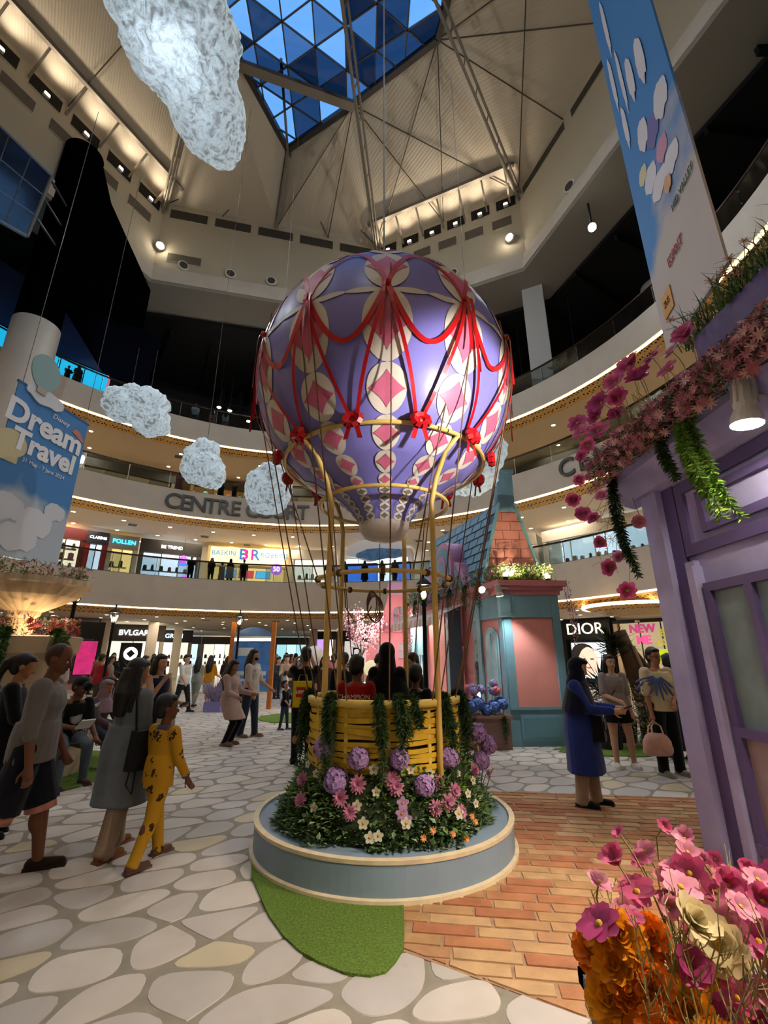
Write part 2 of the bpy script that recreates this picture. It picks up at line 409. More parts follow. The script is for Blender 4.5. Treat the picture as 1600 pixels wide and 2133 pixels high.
for k, a, r in ((0, 112, 3.2), (0, 99, 3.), (0, 84, 3.4), (1, 127, 2.6), (1, 114, 3.4), (1, 106, 5.), (1, 71, 4.), (2, 121, 2.4), (2, 70, 3.), (1, 64, 2.5), (1, 120, 6.5)):
    t = thing('ceiling_vent', 'square metal air vent in the ceiling under %s gallery' % ('the lowest', 'the middle', 'the top')[k], 'vent', ringpt(radians(a), AR + r, LV[k][0] - .36), radians(a), 'ceiling vents of %s gallery' % ('the lowest', 'the middle', 'the top')[k])
    b = B(); b.box((0, 0, -.01), (.62, .62, .02)); b.obj('frame', ringw, t)
    for q in range(6): b = B(); b.box((-.22 + q * .088, 0, -.028), (.05, .5, .012)); b.obj('slat', vent_m, t)

# ---- roof bulkhead: irregular octagon of walls, moulding, slots
OC = [(-20.5, 11.5), (-15.0, 23.2), (-.5, 26.6), (8.95, 22.3), (13.5, 8.0), (10, -3.5), (-4, -7.5), (-17, -2)]
ZB, ZT, ZS = 24.4, 31.2, 34.0
SK = [(-10.6, 10.4), (-9.6, 13.2), (-6.45, 21.6), (-1.9, 19.0), (2.95, 15.9), (5.3, 6), (3, .2), (-3, -1.5), (-9, 1)]
wallm = M('bulkhead_paint', 'cabda4', .7, var=.03, vs=.5)
roofm = M('roof_sheet', 'cfc2ae', .75)
def corrugate(m, sc=14):
    nt = m.node_tree; n = nt.nodes; tc = n.new('ShaderNodeTexCoord'); w = n.new('ShaderNodeTexWave'); w.inputs['Scale'].default_value = sc; w.bands_direction = 'DIAGONAL'
    bp = n.new('ShaderNodeBump'); bp.inputs['Strength'].default_value = .3; bp.inputs['Distance'].default_value = .02
    nt.links.new(tc.outputs['Object'], w.inputs['Vector']); nt.links.new(w.outputs[0], bp.inputs['Height']); nt.links.new(bp.outputs[0], n['Principled BSDF'].inputs['Normal'])
corrugate(roofm, 3.2)
CEN = Vector((-4, 10, 0))
def sc_poly(k): return [(CEN.x + (p[0] - CEN.x) * k, CEN.y + (p[1] - CEN.y) * k) for p in OC]
slot_m = M('slot_dark', '4a443c', .8); grille_m = M('grille_grey', '6c6459', .6, .2)
slot_shade = M('slot_recess_shade', '1d1a17', .9)  # dark slot colours paint the shade of a recess onto flat panels
names8 = ('left', 'back_left', 'back_right', 'right', 'near_right', 'near_front', 'near_back', 'near_left')
for i in range(8):
    p, q = Vector((*OC[i], 0)), Vector((*OC[(i + 1) % 8], 0)); d = (q - p); L = d.length; d.normalize(); nrm = Vector((d.y, -d.x, 0))  # towards the inside
    if (CEN - p).dot(nrm) < 0: nrm = -nrm
    b = B(); b.add([p + Vector((0, 0, ZB)), q + Vector((0, 0, ZB)), q + Vector((0, 0, ZT)), p + Vector((0, 0, ZT)), p - nrm * .4 + Vector((0, 0, ZB)), q - nrm * .4 + Vector((0, 0, ZB)), q - nrm * .4 + Vector((0, 0, ZT)), p - nrm * .4 + Vector((0, 0, ZT))], [(0, 1, 2, 3), (7, 6, 5, 4), (0, 4, 5, 1), (1, 5, 6, 2), (2, 6, 7, 3), (3, 7, 4, 0)])
    w = struct(b, 'wall_%s' % names8[i], wallm)
    def slot(t0, t1, z0, z1, m, parent=w):
        b = B(); a, c = p + d * L * t0, p + d * L * t1; h = Vector((0, 0, 1))
        b.beam(a + h * z0 + nrm * .01, c + h * z0 + nrm * .01, .06, .05); b.beam(a + h * z1 + nrm * .01, c + h * z1 + nrm * .01, .06, .05)
        o = b.obj('vent_frame', wallm, parent)
        b = B(); b.slab([a + h * z0 + nrm * .02, c + h * z0 + nrm * .02, c + h * z1 + nrm * .02, a + h * z1 + nrm * .02], .01); b.obj('vent_slot', m, parent)
    if i == 1:
        for s in range(5): slot(.03 + s * .195, .19 + s * .195, ZT - 1.25, ZT - .45, slot_m)
        slot(.05, .19, ZB + 1.9, ZB + 2.6, grille_m)
    if i in (0, 2):
        for s in range(6):
            slot(.03 + s * .165, .15 + s * .165, ZT - 1.2, ZT - .3, slot_shade)
            if s < 5: slot(.1 + s * .18, .22 + s * .18, ZT - 2.7, ZT - 1.9, grille_m)
    if i == 3:
        slot(.03, .3, ZT - 1.0, ZT - .35, slot_m); slot(.34, .62, ZT - 1.0, ZT - .35, slot_m); slot(.66, .95, ZT - 1.0, ZT - .35, slot_m)
    # girder on hangers in front of the lit sides, with floodlights in the slots
    if i in (0, 2):
        g0, g1 = p + nrm * 1.6 + Vector((0, 0, ZT + .35)), q + nrm * 1.6 + Vector((0, 0, ZT + .35))
        t = thing('roof_girder', ('steel girder on hangers under the roof, above the hanging cotton cloud' if i == 0 else 'steel girder on hangers under the roof, behind the balloon crown'), 'girder', g0)
        b = B(); b.beam((0, 0, 0), g1 - g0, .22, .26); b.obj('chord', steel_dark, t)
        for s in range(7):
            e = p + d * L * (.06 + s * .147) + Vector((0, 0, ZT - .9)); b = B(); b.beam(e - g0 + nrm * .05, (g1 - g0) * (.06 + s * .147), .11); b.obj('hanger', steel_dark, t)
        for s in range(6):
            e = p + d * L * (.09 + s * .165) + Vector((0, 0, ZT - 1.0)) + nrm * .12
            t = thing('slot_floodlight', ('warm floodlight in a bulkhead slot by the hanging cloud' if i == 0 else 'warm floodlight in a bulkhead slot behind the balloon'), 'floodlight', e, atan2(nrm.y, nrm.x), 'slot floodlights over the hanging cloud' if i == 0 else 'slot floodlights behind the balloon')
            b = B(); b.box((0, 0, 0), (.16, .3, .2)); b.obj('housing', ringw, t); b = B(); b.box((.085, 0, .03), (.02, .24, .14)); b.obj('lens', EM('slot_lens', 'ffe3b0', 25), t)
            light('slot_lamp', 'SPOT', tuple(e + nrm * .30 + Vector((0, 0, .05))), 170, (1, .86, .66), tuple(e + nrm * 6 + Vector((0, 0, 4.0))), .12, 130, .9)
# moulding ring
def poly_ring(name, k0, k1, z0, z1, mat):
    b = B(); a, c = sc_poly(k0), sc_poly(k1); n = 8; vs = [(*p, z0) for p in a] + [(*p, z0) for p in c] + [(*p, z1) for p in a] + [(*p, z1) for p in c]; fs = []
    for i in range(n):
        j = (i + 1) % n; fs += [(i, j, n + j, n + i), (2 * n + j, 2 * n + i, 3 * n + i, 3 * n + j), (i, 2 * n + i, 2 * n + j, j), (n + j, 3 * n + j, 3 * n + i, n + i)]
    b.add(vs, fs); return struct(b, name, mat)
poly_ring('trim_4', .965, 1.02, 24.2, 24.75, cream); poly_ring('trim_5', .982, 1.01, 24.75, 25.5, cream)
poly_ring('ceiling_4', .97, 1.17, 24.0, 24.25, M('grey_soffit', '9a958d', .7)); poly_ring('ceiling_5', 1.15, 3.2, 23.7, 23.95, dark)
b = B()
for i in range(26):
    a = radians(-20 + i * 8.6); b.beam(ringpt(a, AR + 1.8, 23.5), ringpt(a, AR + 14, 23.5), .18, .4)
struct(b, 'ceiling_beam', M('dark_slat', '050506', .8))
# sprinkler / speaker roses on the bulkhead
spk = M('speaker_grille', '57514a', .6, .3)
for i, t_ in ((1, .12), (1, .32), (1, .5), (2, .55), (3, .28), (3, .62)):
    p, q = Vector((*OC[i], 0)), Vector((*OC[(i + 1) % 8], 0)); e = p.lerp(q, t_); n_ = (CEN - e); n_.z = 0; n_.normalize()
    t = thing('ceiling_speaker', 'small round speaker grille above the roof moulding', 'speaker', e + Vector((0, 0, 26.1)) + n_ * .06, atan2(n_.y, n_.x), 'round speakers along the bulkhead')
    b = B(); b.X = Matrix.Rotation(pi / 2, 4, 'Y'); b.lathe([(.36, 0), (.36, .05), (.28, .07), (0, .07)], 16); b.obj('rim', ringw, t); b = B(); b.X = Matrix.Rotation(pi / 2, 4, 'Y'); b.lathe([(0, .09), (.26, .09), (.26, .05)], 16); b.obj('grille', spk, t)
# round floodlights on the bulkhead
for i, t_ in ((1, .01), (2, .93)):
    p, q = Vector((*OC[i], 0)), Vector((*OC[(i + 1) % 8], 0)); e = p.lerp(q, t_); n_ = (CEN - e); n_.z = 0; n_.normalize()
    t = thing('round_floodlight', ('dazzling round floodlight on the bulkhead above the dark cinema wall' if i == 1 else 'dazzling round floodlight on the bulkhead corner over the white column'), 'floodlight', e + Vector((0, 0, 27.2)) + n_ * .25, atan2(n_.y, n_.x))
    b = B(); b.ell((0, 0, 0), (.22, .3, .3)); b.obj('housing', ringw, t, True); b = B(); b.ell((.14, 0, -.06), (.14, .24, .24)); b.obj('lens', EM('flood_lens', 'fff4dc', 40), t, True)
# small spotlights hanging over the top gallery
for k, (ad, z, pw) in enumerate(((114.5, 18.9, 40), (112.2, 18.8, 40), (108.0, 18.2, 60), (34.5, 17.9, 30), (45.5, 17.8, 20))):
    t = thing('gallery_spotlight', ('first of two small spotlights close together over the top gallery', 'second of two small spotlights close together over the top gallery', 'larger single spotlight over the top gallery near the balloon', 'small spotlight over the top gallery by the white column', 'tiny spotlight over the top gallery beside the balloon ribbons')[k], 'spotlight', ringpt(radians(ad), AR + 2.2, z)); b = B(); b.tube([(0, 0, .1), (0, 0, 4.8)], .02, 5); b.obj('stem', charcoal, t); b = B(); b.lathe([(0, .12), (.12, .1), (.16, -.08)], 12); b.obj('housing', charcoal, t); b = B(); b.ell((0, 0, -.08), (.15, .15, .06), 12, 6); b.obj('lens', EM('gal_lens', 'fff6d8', 22), t, True)
    light('gallery_spot', 'POINT', ringpt(radians(ad), AR + 2.0, z - .35), pw, NEUT, size=.12)
# two spotlights on arms in the dark soffit beside the tall banner
for lx, ly, lz, lab in ((10.6, 17.6, 22.3, 'bright spotlight on a short arm in the dark soffit left of the tall banner'), (12.4, 8.2, 21.5, 'large bright spotlight on an arm at the upper corner beyond the tall banner')):
    t = thing('arm_spotlight', lab.replace(' left of', ' beside'), 'spotlight', (lx, ly, lz), atan2(-ly, -lx))
    b = B(); b.tube([(0, 0, 1.9), (0, 0, .3), (.1, 0, .1)], .05, 6); b.obj('arm', charcoal, t); b = B(); b.ell((.1, 0, -.05), (.2, .2, .28)); b.obj('housing', charcoal, t, True); b = B(); b.ell((.2, 0, -.12), (.17, .2, .24)); b.obj('lens', EM('arm_lens', 'fbf6d8', 18), t, True)
# roof sheets
PR = [OC[0], OC[1], ((OC[1][0] + OC[2][0]) / 2, (OC[1][1] + OC[2][1]) / 2)] + OC[2:]
for i in range(9):
    j = (i + 1) % 9
    b = B(); b.slab([(*PR[i], ZT), (*PR[j], ZT), (*SK[j], ZS), (*SK[i], ZS)], -.08); struct(b, 'ceiling_%d' % (6 + i), roofm)
# skylight: steel curb, triangular panes on a lattice of glazing bars, main beams
curb = B(); 
for i in range(9): curb.beam((*SK[i], ZS), (*SK[(i + 1) % 9], ZS), .3, .4)
win = struct(curb, 'window_1', M('skylight_curb', '4c4a48', .5, .4))
pane_ms = [see_glass('sky_pane_%d' % i, h, tr) for i, (h, tr) in enumerate((('e8f4ff', 1.0), ('c8dcf0', .75), ('a9c2da', .55), ('8fa8c0', .42)))]
barm = M('glazing_bar', '5d5c5e', .4, .6)
def skylight():
    rnd = random.Random(9); s = 1.95; h = s * .866; rot = radians(-27); ca, sa = cos(rot), sin(rot); segs = set()
    def P(i, j): u = (i + .5 * j) * s; w = j * h; return (-2.2 + u * ca - w * sa, 17.3 + u * sa + w * ca)
    for j in range(-9, 5):
        for i in range(-14, 16):
            for tri in (((i, j), (i + 1, j), (i, j + 1)), ((i + 1, j), (i + 1, j + 1), (i, j + 1))):
                q = [P(*t) for t in tri]; cy = sum(a[1] for a in q) / 3
                if cy < 6: continue
                c = clip_convex(q, SK)
                if len(c) < 3: continue
                b = B(); b.prism(c, ZS + .02, ZS + .05); b.obj('pane', pane_ms[rnd.choice((0, 0, 1, 1, 2, 3))], win)
                for a, e in ((0, 1), (1, 2), (2, 0)): segs.add(tuple(sorted((tri[a], tri[e]))))
    for a, e in segs:
        p, q = P(*a), P(*e)
        # clip bar to skylight
        c = clip_convex([p, q, (q[0] + 1e-4, q[1] + 1e-4)], SK)
        if len(c) >= 3:
            c.sort(key=lambda t: (t[0] - p[0]) * (q[0] - p[0]) + (t[1] - p[1]) * (q[1] - p[1]))
            b = B(); b.beam((*c[0], ZS), (*c[-1], ZS), .07, .1); b.obj('glazing_bar', barm, win)
skylight()
def truss(p, q, drop, label, n=9, w=.16, r=.07):
    p, q = Vector(p), Vector(q); t = thing('roof_truss', label, 'truss', p); d = q - p; s = Vector((-d.y, d.x, 0)).normalized() * w; dn = Vector((0, 0, -drop))
    for e in (s, -s): b = B(); b.tube([e, d + e], r, 6); b.obj('top_chord', steel_dark, t)
    b = B(); b.tube([dn * .3, d * .5 + dn, d + dn * .4], r * 1.1, 6); b.obj('bottom_chord', steel_dark, t)
    for i in range(n):
        f = (i + .5) / n; f2 = (i + 1) / n
        def lo(f): return d * f + dn * (.3 + .7 * min(f * 2, 1) if f < .5 else 1 - .6 * (f - .5) * 2)
        b = B(); b.tube([lo(f), d * f + s], r * .5, 5); b.obj('strut', steel_dark, t); b = B(); b.tube([lo(f), d * f - s], r * .5, 5); b.obj('strut', steel_dark, t)
HUB = (-3, 6, 35.2)
truss((*OC[2], ZT - .6), HUB, 1.1, 'long steel roof truss rising behind the balloon crown to the skylight', 14)
truss((*OC[3], ZT - .6), HUB, 1.1, 'steel roof truss rising from the corner above the white column', 14)
truss((*OC[1], ZT - .6), HUB, 1.1, 'steel roof truss running behind the large hanging cotton cloud', 14)
t = thing('roof_beam', 'slim roof rib ending at the pointed tip of the skylight', 'beam', (*PR[2], ZT - .3)); b = B(); e = Vector((-6.45, 21.6, ZS - .15)) - t.location; b.beam((0, 0, 0), e, .16, .25); b.beam(e, e + Vector((.5, -4.6, .6)), .14, .22); b.obj('rib', steel_dark, t)
t = thing('skylight_beam', 'heavy crossbeam under the blue skylight', 'beam', (-9.0, 16.6, ZS - .3)); b = B(); b.beam((0, 0, 0), (7.2, 2.3, 0), .35, .4); b.obj('web', steel_dark, t); b = B(); b.beam((0, 0, -.22), (7.2, 2.3, -.22), .5, .06); b.obj('flange', steel_dark, t)
# bracing rods under the roof
rod_m = M('bracing_rod', '5c554c', .5, .4)
SB = lambda i: (*SK[i], ZS - .1)
PB = lambda i: (*PR[i], ZT - .2)
def mid(a, c, t=.5): return tuple(a[k] * (1 - t) + c[k] * t for k in range(3))
for a, c in ((PB(2), SB(3)), (PB(3), SB(2)), (PB(1), SB(2)), (mid(PB(1), PB(2)), SB(2)), (PB(3), SB(4)), (PB(4), SB(3)), (mid(PB(3), PB(4)), SB(3)), (mid(PB(3), PB(4)), SB(4)), (PB(4), SB(5)), (PB(5), SB(4)), (mid(PB(4), PB(5), .3), SB(4)), (mid(PB(4), PB(5), .6), SB(4)), (PB(0), SB(1)), (mid(PB(0), PB(1)), SB(1)), (mid(PB(2), PB(3)), SB(3)), (mid(PB(2), PB(3)), SB(2))):
    b = B(); b.tube([a, mid(a, c), c], .035, 5); o = b.obj('bracing_rod', rod_m); tag(o, 'thin diagonal bracing rod under the pleated roof', 'rod', 'roof bracing rods')

# ---- columns, top-gallery back walls, cinema wall
b = B(); cx, cy = -16.95, 18.35
b.lathe([(.98, 0), (.98, 16.9), (0, 16.9)], 32, (cx, cy, 0)); struct(b, 'column_left', cream, True)
b = B(); b.lathe([(.94, 16.9), (.94, 28.6), (0, 28.6)], 32, (cx, cy, 0)); struct(b, 'column_left_upper', M('navy_black', '040509', .95, spec=.0), True)
b = B(); b.box((9.6, 23.6, 20.3), (1.25, .9, 8.2), radians(-25)); struct(b, 'column_right', M('column_white', 'cfccc8', .6))
b = B(); b.lathe([(1.0, 0), (1.0, 24), (0, 24)], 28, (17.2, 22.8, 0)); struct(b, 'column_far_right', cream, True)
for k, (zb, zt, r, m) in enumerate(((6.0, 9.6, AR + 8.5, cream2), (11.4, 14.7, AR + 8.5, cream2), (16.3, 23.8, AR + 9, M('top_wall', '0e0f12', .8)))):
    b = B(); b.lathe([(r, zb - .2), (r, zt), (r + .3, zt), (r + .3, zb - .2)], 80, (ACX, ACY, 0), closed=True); struct(b, 'wall_gallery_%d' % (k + 1), m)
b = B(); b.lathe([(62, -.2), (62, 4.2), (62.4, 4.2), (62.4, -.2)], 64, (0, 15, 0), closed=True); struct(b, 'wall_concourse', M('far_wall', 'b7a890', .6))
b = B(); b.lathe([(72, -.3), (72, 40), (72.5, 40), (72.5, -.3)], 48, (0, 15, 0), closed=True); struct(b, 'wall_outer', charcoal)
# green curtain-like relief on the far top wall
gm = M('dark_green_panel', '16241c', .7)
for i in range(3):
    b = B(); pts = [ringpt(radians(88 + 30 * s / 24), AR + 8.2 - i * .5, 0) for s in range(25)]; top = [20.4 - 1.1 * i + .5 * sin(s * .55 + i) for s in range(25)]
    b.add([(p[0], p[1], 16.3) for p in pts] + [(p[0], p[1], h) for p, h in zip(pts, top)], [(s, s + 1, 26 + s, 25 + s) for s in range(24)]); o = struct(b, 'wall_relief_%d' % (i + 1), gm)
    md = o.modifiers.new('thick', 'SOLIDIFY'); md.thickness = .2
# dark lattice frame behind
b = B()
for i in range(7): a = radians(92 + i * 3.6); b.beam(ringpt(a, AR + 7.4, 18.8), ringpt(a, AR + 7.4, 23.6), .3)
for z in (20, 22): 
    for i in range(6): b.beam(ringpt(radians(92 + i * 3.6), AR + 7.4, z), ringpt(radians(95.6 + i * 3.6), AR + 7.4, z), .12)
struct(b, 'trim_lattice', M('gate_black', '1c1d20', .6, .4))
# cinema lobby: angled dark blue wall planes and cyan screens
navy = M('navy_panel', '3d4a78', .6)
def plane_wall(name, q, m, t=.15): b = B(); b.slab(q, t); return struct(b, name, m)
def rp(adeg, r, z): return ringpt(radians(adeg), r, z)
plane_wall('wall_lobby_1', [(-20.81, 23.65, 16.4), (-20.88, 23.59, 23.35), (-18.2, 25.7, 18.9), (-18.0, 25.9, 16.4)], navy)
plane_wall('wall_lobby_2', [(-21.6, 20.55, 16.4), (-20.81, 21.33, 16.4), (-20.67, 21.47, 22.54), (-21.85, 20.26, 22.97)], navy)
plane_wall('wall_lobby_3', [(-20.9, 24.3, 23.42), (-18.3, 26.0, 18.9), (-16.9, 27.2, 16.4), (-16.2, 27.9, 24.0), (-20.64, 24.46, 24.0)], M('black_panel', '0a0e1e', .9, spec=.1))
# hanging black louvred wall between the dark column and the bulkhead corner
plane_wall('wall_lobby_4', [(-16.05, 18.75, 28.2), (-15.75, 19.55, 26.5), (-14.55, 22.75, 23.3), (-14.55, 22.75, 20.5), (-16.05, 18.75, 18.8)], M('louvre_black', '040507', .95, spec=0.))
for i, z in enumerate((24.7, 23.4, 22.1)): b = B(); b.beam((-16.0, 15.8, z - 1.3), (-16.4, 17.5, z - 1.0), .08); struct(b, 'trim_strut_%d' % (i + 1), M('strut_grey', '5a5e66', .4, .5))
for k, (a0, a1, z0, z1, lab) in enumerate(((147.2, 136.5, 16.5, 18.2, 'cyan glowing screen over the top gallery beside the dark column'), (158, 152.0, 16.5, 18.25, 'cyan glowing screen strip at the picture edge beyond the dark column'))):
    lab = lab.replace('at the picture edge ', '')
    t = thing('led_screen', lab, 'screen', rp((a0 + a1) / 2, AR + 1.2, z0)); c = Vector(t.location); b = B(); N = 8
    P = [Vector(rp(a0 + (a1 - a0) * s / N, AR + 1.2, z0)) - c for s in range(N + 1)]; hh = Vector((0, 0, z1 - z0))
    b.add(P + [p + hh for p in P] + [p * 1.01 + Vector(((c - Vector((ACX, ACY, z0))).normalized() * .1)) for p in P], [(s, s + 1, N + 2 + s, N + 1 + s) for s in range(N)]); b.obj('display', EM('cyan_screen', '25c4f5', 1.6), t)
    b = B(); b.tube([p + hh for p in P], .06, 4); b.tube(P, .06, 4); b.obj('bezel', charcoal, t)
    b = B()
    for s in (2, 5): b.tube([P[s], P[s] + hh], .035, 4)
    b.obj('mullion', charcoal, t)
    if k == 0: b = B(); b.add([P[N], P[N] + hh, P[N] * 1.09 + hh * .9, P[N] * 1.09], [(0, 1, 2, 3)]); b.obj('pink_end', EM('pink_screen', 'f08a9a', 1.2), t)
# glazed box at the far upper side
b = B(); q = [Vector((-17.7, 13.97, 19.7)), Vector((-16.1, 15.7, 19.6)), Vector((-15.97, 15.85, 23.5)), Vector((-17.77, 13.9, 24.66))]
for i in range(4): b.beam(q[i], q[(i + 1) % 4], .12)
w2 = struct(b, 'window_2', M('alu_frame', '8b8f96', .4, .6))
pm = M('dusk_glass', '2a3448', .12, .2, var=.4, vs=.8, spec=.8)
for i in range(3):
    for j in range(3):
        f = lambda u, v: q[0].lerp(q[1], u).lerp(q[3].lerp(q[2], u), v)
        b = B(); b.slab([f(i / 3 + .01, j / 3 + .01), f((i + 1) / 3 - .01, j / 3 + .01), f((i + 1) / 3 - .01, (j + 1) / 3 - .01), f(i / 3 + .01, (j + 1) / 3 - .01)], .03); b.obj('pane', pm, w2)
for i in (1, 2):
    b = B(); b.beam(f(i / 3, 0), f(i / 3, 1), .06); b.obj('mullion', MATS['alu_frame'], w2); b = B(); b.beam(f(0, i / 3), f(1, i / 3), .06); b.obj('transom', MATS['alu_frame'], w2)
# lattice mesh ceiling rosette by the perfume shop
b = B(); b.lathe([(0, 3.55), (1.7, 3.55), (2.1, 3.75), (2.1, 3.84)], 32, (11.6, 21.5, 0)); o = b.obj('ceiling_light', lattice); tag(o, 'wide round gold lattice ceiling light beyond the purple house', 'ceiling light')
b = B(); b.lathe([(2.1, 3.70), (2.2, 3.70), (2.2, 3.84), (2.1, 3.84)], 32, (11.6, 21.5, 0), closed=True); b.obj('glow_ring', gold_led, o)
# ================================================================== BALLOON, BASKET, PLATFORM
yel = M('yellow_frame', 'd9b866', .4, var=.05, vs=3)
yel2 = M('wicker_yellow', 'd3ac2e', .5, var=.14, vs=5, bump=.2, bs=30)
yel3 = M('wicker_pale', 'd8bd62', .5, var=.1, vs=5)
rope_m = M('jute_rope', '7a5d42', .9, var=.2, vs=40, bump=.5, bs=120)
red = M('red_satin', 'c0111a', .35, spec=.45)
C0 = Vector((PLX, PLY, 0))
# platform
pf = thing('round_platform', 'round powder-blue platform with cream edging carrying the balloon basket', 'platform', (PLX, PLY, 0))
pb = M('platform_blue', '8196ac', .5, var=.06, vs=3, bump=.1, bs=15)
b = B(); b.lathe([(0, .0), (PLR, .0), (PLR, .235), (0, .235)], 96); b.obj('drum', pb, pf, False)
ed = M('cream_edging', 'd8c9ac', .6, var=.1, vs=12)
b = B(); b.lathe([(PLR - .035, .232), (PLR + .008, .225), (PLR + .012, .252), (PLR - .035, .254)], 96, closed=True); b.obj('top_edging', ed, pf)
b = B(); b.lathe([(PLR, .002), (PLR + .03, .002), (PLR + .028, .035), (PLR, .04)], 96, closed=True); b.obj('base_edging', ed, pf)
PZ = .236
# basket of woven bands
bk = thing('wicker_basket', 'round yellow basket of woven bands with a pale rim', 'basket', (PLX, PLY, PZ))
BR, BH = .70, .96
b = B(); b.lathe([(BR - .05, 0), (BR - .05, BH - .05), (BR - .065, BH - .05), (BR - .065, 0)], 48, closed=True); b.obj('liner', M('basket_inner', '4d3d16', .8), bk)
b = B(); b.lathe([(0, .0), (BR - .06, 0), (BR - .06, .03), (0, .03)], 32); b.obj('base', M('basket_floor', '6b5420', .8), bk)
nb = 21
rnd = random.Random(4)
for i in range(nb):
    z = .02 + i * (BH - .06) / nb; h = (BH - .06) / nb * rnd.uniform(.78, .97); vs = []; fs = []; n = 72; ph = (i % 2) * pi
    for j in range(n):
        a = 2 * pi * j / n; r = BR - .004 + .009 * sin(a * 6 + ph); dz = .007 * sin(a * 3 + i * 2.1) + .005 * sin(a * 7 + i)
        for rr, zz in ((r, z + dz), (r, z + h + dz), (r - .008, z + h + dz), (r - .008, z + dz)): vs.append((rr * cos(a), rr * sin(a), zz))
    for j in range(n):
        k = (j + 1) % n
        for q in range(4): fs.append((j * 4 + q, k * 4 + q, k * 4 + (q + 1) % 4, j * 4 + (q + 1) % 4))
    b = B(); b.add(vs, fs); b.obj('woven_band', yel2, bk)
for j in range(12):
    a = 2 * pi * (j + .1) / 12; b = B(); b.box((BR * cos(a) - .012 * cos(a), BR * sin(a) - .012 * sin(a), BH / 2 - .02), (.016, .03, BH - .06), a); b.obj('stake', yel3, bk)
b = B(); b.lathe([(BR - .02, BH - .05), (BR + .025, BH - .05), (BR + .028, BH + .005), (BR - .01, BH + .012), (BR - .03, BH)], 64, closed=True); b.obj('rim', yel3, bk, True)
# yellow tube frame
fr = thing('balloon_frame', 'yellow tube frame of four posts and hoops around the balloon mouth', 'frame', (PLX, PLY, PZ))
RZ = {'a': 2.29 - PZ, 'b': 3.11 - PZ, 'c': 3.56 - PZ}; FR = .69
for nm, r, z in (('lower_hoop', FR, RZ['a']), ('middle_hoop', FR, RZ['b']), ('bow_hoop', 1.10, RZ['c'])):
    b = B(); b.tube([(r * cos(2 * pi * i / 64), r * sin(2 * pi * i / 64), z) for i in range(64)], .021, 8, closed=True); b.obj(nm, yel, fr, True)
for a in (-pi / 2 - .80, -pi / 2 + .70, pi / 2 - .35, pi / 2 + .75):
    c, s = cos(a), sin(a); pts = [((FR + .03) * c, (FR + .03) * s, z) for z in (.02, .8, 1.6, 2.4, 2.75)]
    pts += [((FR + .03 + .07) * c, (FR + .1) * s, 2.98), (.93 * c, .93 * s, 3.22), (1.10 * c, 1.10 * s, RZ['c'])]
    b = B(); b.tube(pts, .026, 8); b.obj('post', yel, fr, True)
# envelope
bl = thing('hot_air_balloon', 'large purple display balloon with ivory and pink diamond pattern and red ribbon swags', 'balloon', (PLX, PLY, 2.70))
ZC, RB = 4.57 - 2.70, 1.46
prof_pts = [(.0, .0), (.16, .02), (.255, .08), (.275, .16), (.285, .22), (.335, .42), (.41, .60), (.52, .78), (.68, .98), (.86, 1.10)]
def balloon_profile():
    P = []
    # sphere upper portion, cone to the mouth below
    for i in range(41):
        t = -.93 + (pi / 2 + .93) * i / 40; P.append((RB * cos(t), ZC + RB * sin(t)))
    a = P[0]; low = [(.0, .02), (.12, .03), (.22, .07), (.265, .15), (.28, .24)]
    q = Vector((.28, .24)); e = Vector(a); N = 16; m = Vector((.42, .50))
    for i in range(1, N):
        t = i / N; low.append(tuple(q * (1 - t) ** 2 + m * 2 * t * (1 - t) + e * t ** 2))
    return low + P
PROF = balloon_profile()
def prof_len():
    L = [0]
    for i in range(1, len(PROF)): L.append(L[-1] + hypot(PROF[i][0] - PROF[i - 1][0], PROF[i][1] - PROF[i - 1][1]))
    return L
PL = prof_len(); PTOT = PL[-1]
def on_balloon(s, a, off=0.):
    s = max(0, min(PTOT - 1e-6, s)); lo, hi = 0, len(PL) - 1
    while hi - lo > 1:
        m = (lo + hi) // 2
        if PL[m] <= s: lo = m
        else: hi = m
    t = (s - PL[lo]) / (PL[hi] - PL[lo] + 1e-9); r = PROF[lo][0] * (1 - t) + PROF[hi][0] * t; z = PROF[lo][1] * (1 - t) + PROF[hi][1] * t
    dr, dz = PROF[hi][0] - PROF[lo][0], PROF[hi][1] - PROF[lo][1]; l = hypot(dr, dz) + 1e-9
    nr, nz = dz / l, -dr / l; pl = 1 - .006 * abs(cos(8 * (a + pi / 2))) ** 24
    return Vector(((r * pl + off * nr) * cos(a), (r * pl + off * nr) * sin(a), z + off * nz))
purple = M('balloon_purple', '7f7ac8', .38, var=.06, vs=2, bump=.12, bs=5, spec=.5, dist=.03)
nA, nS = 128, 90
b = B(); S_ = [PTOT * i / nS for i in range(nS + 1)]
for i in range(nA):
    for s in S_: b.v.append(tuple(on_balloon(s, 2 * pi * i / nA - pi / 2)))
for i in range(nA):
    for j in range(nS): i2 = (i + 1) % nA; b.f.append((i * (nS + 1) + j, i2 * (nS + 1) + j, i2 * (nS + 1) + j + 1, i * (nS + 1) + j + 1)); b.m.append(1 if S_[j] < .36 else 0)
b.obj('envelope', [purple, M('balloon_mouth', 'd6ccc2', .5, bump=.3, bs=12)], bl, True)
ivory = M('print_ivory', 'dcd3c6', .42); pinkp = M('print_pink', 'cf6a8a', .42); taupe = M('print_taupe', '7d766f', .45)
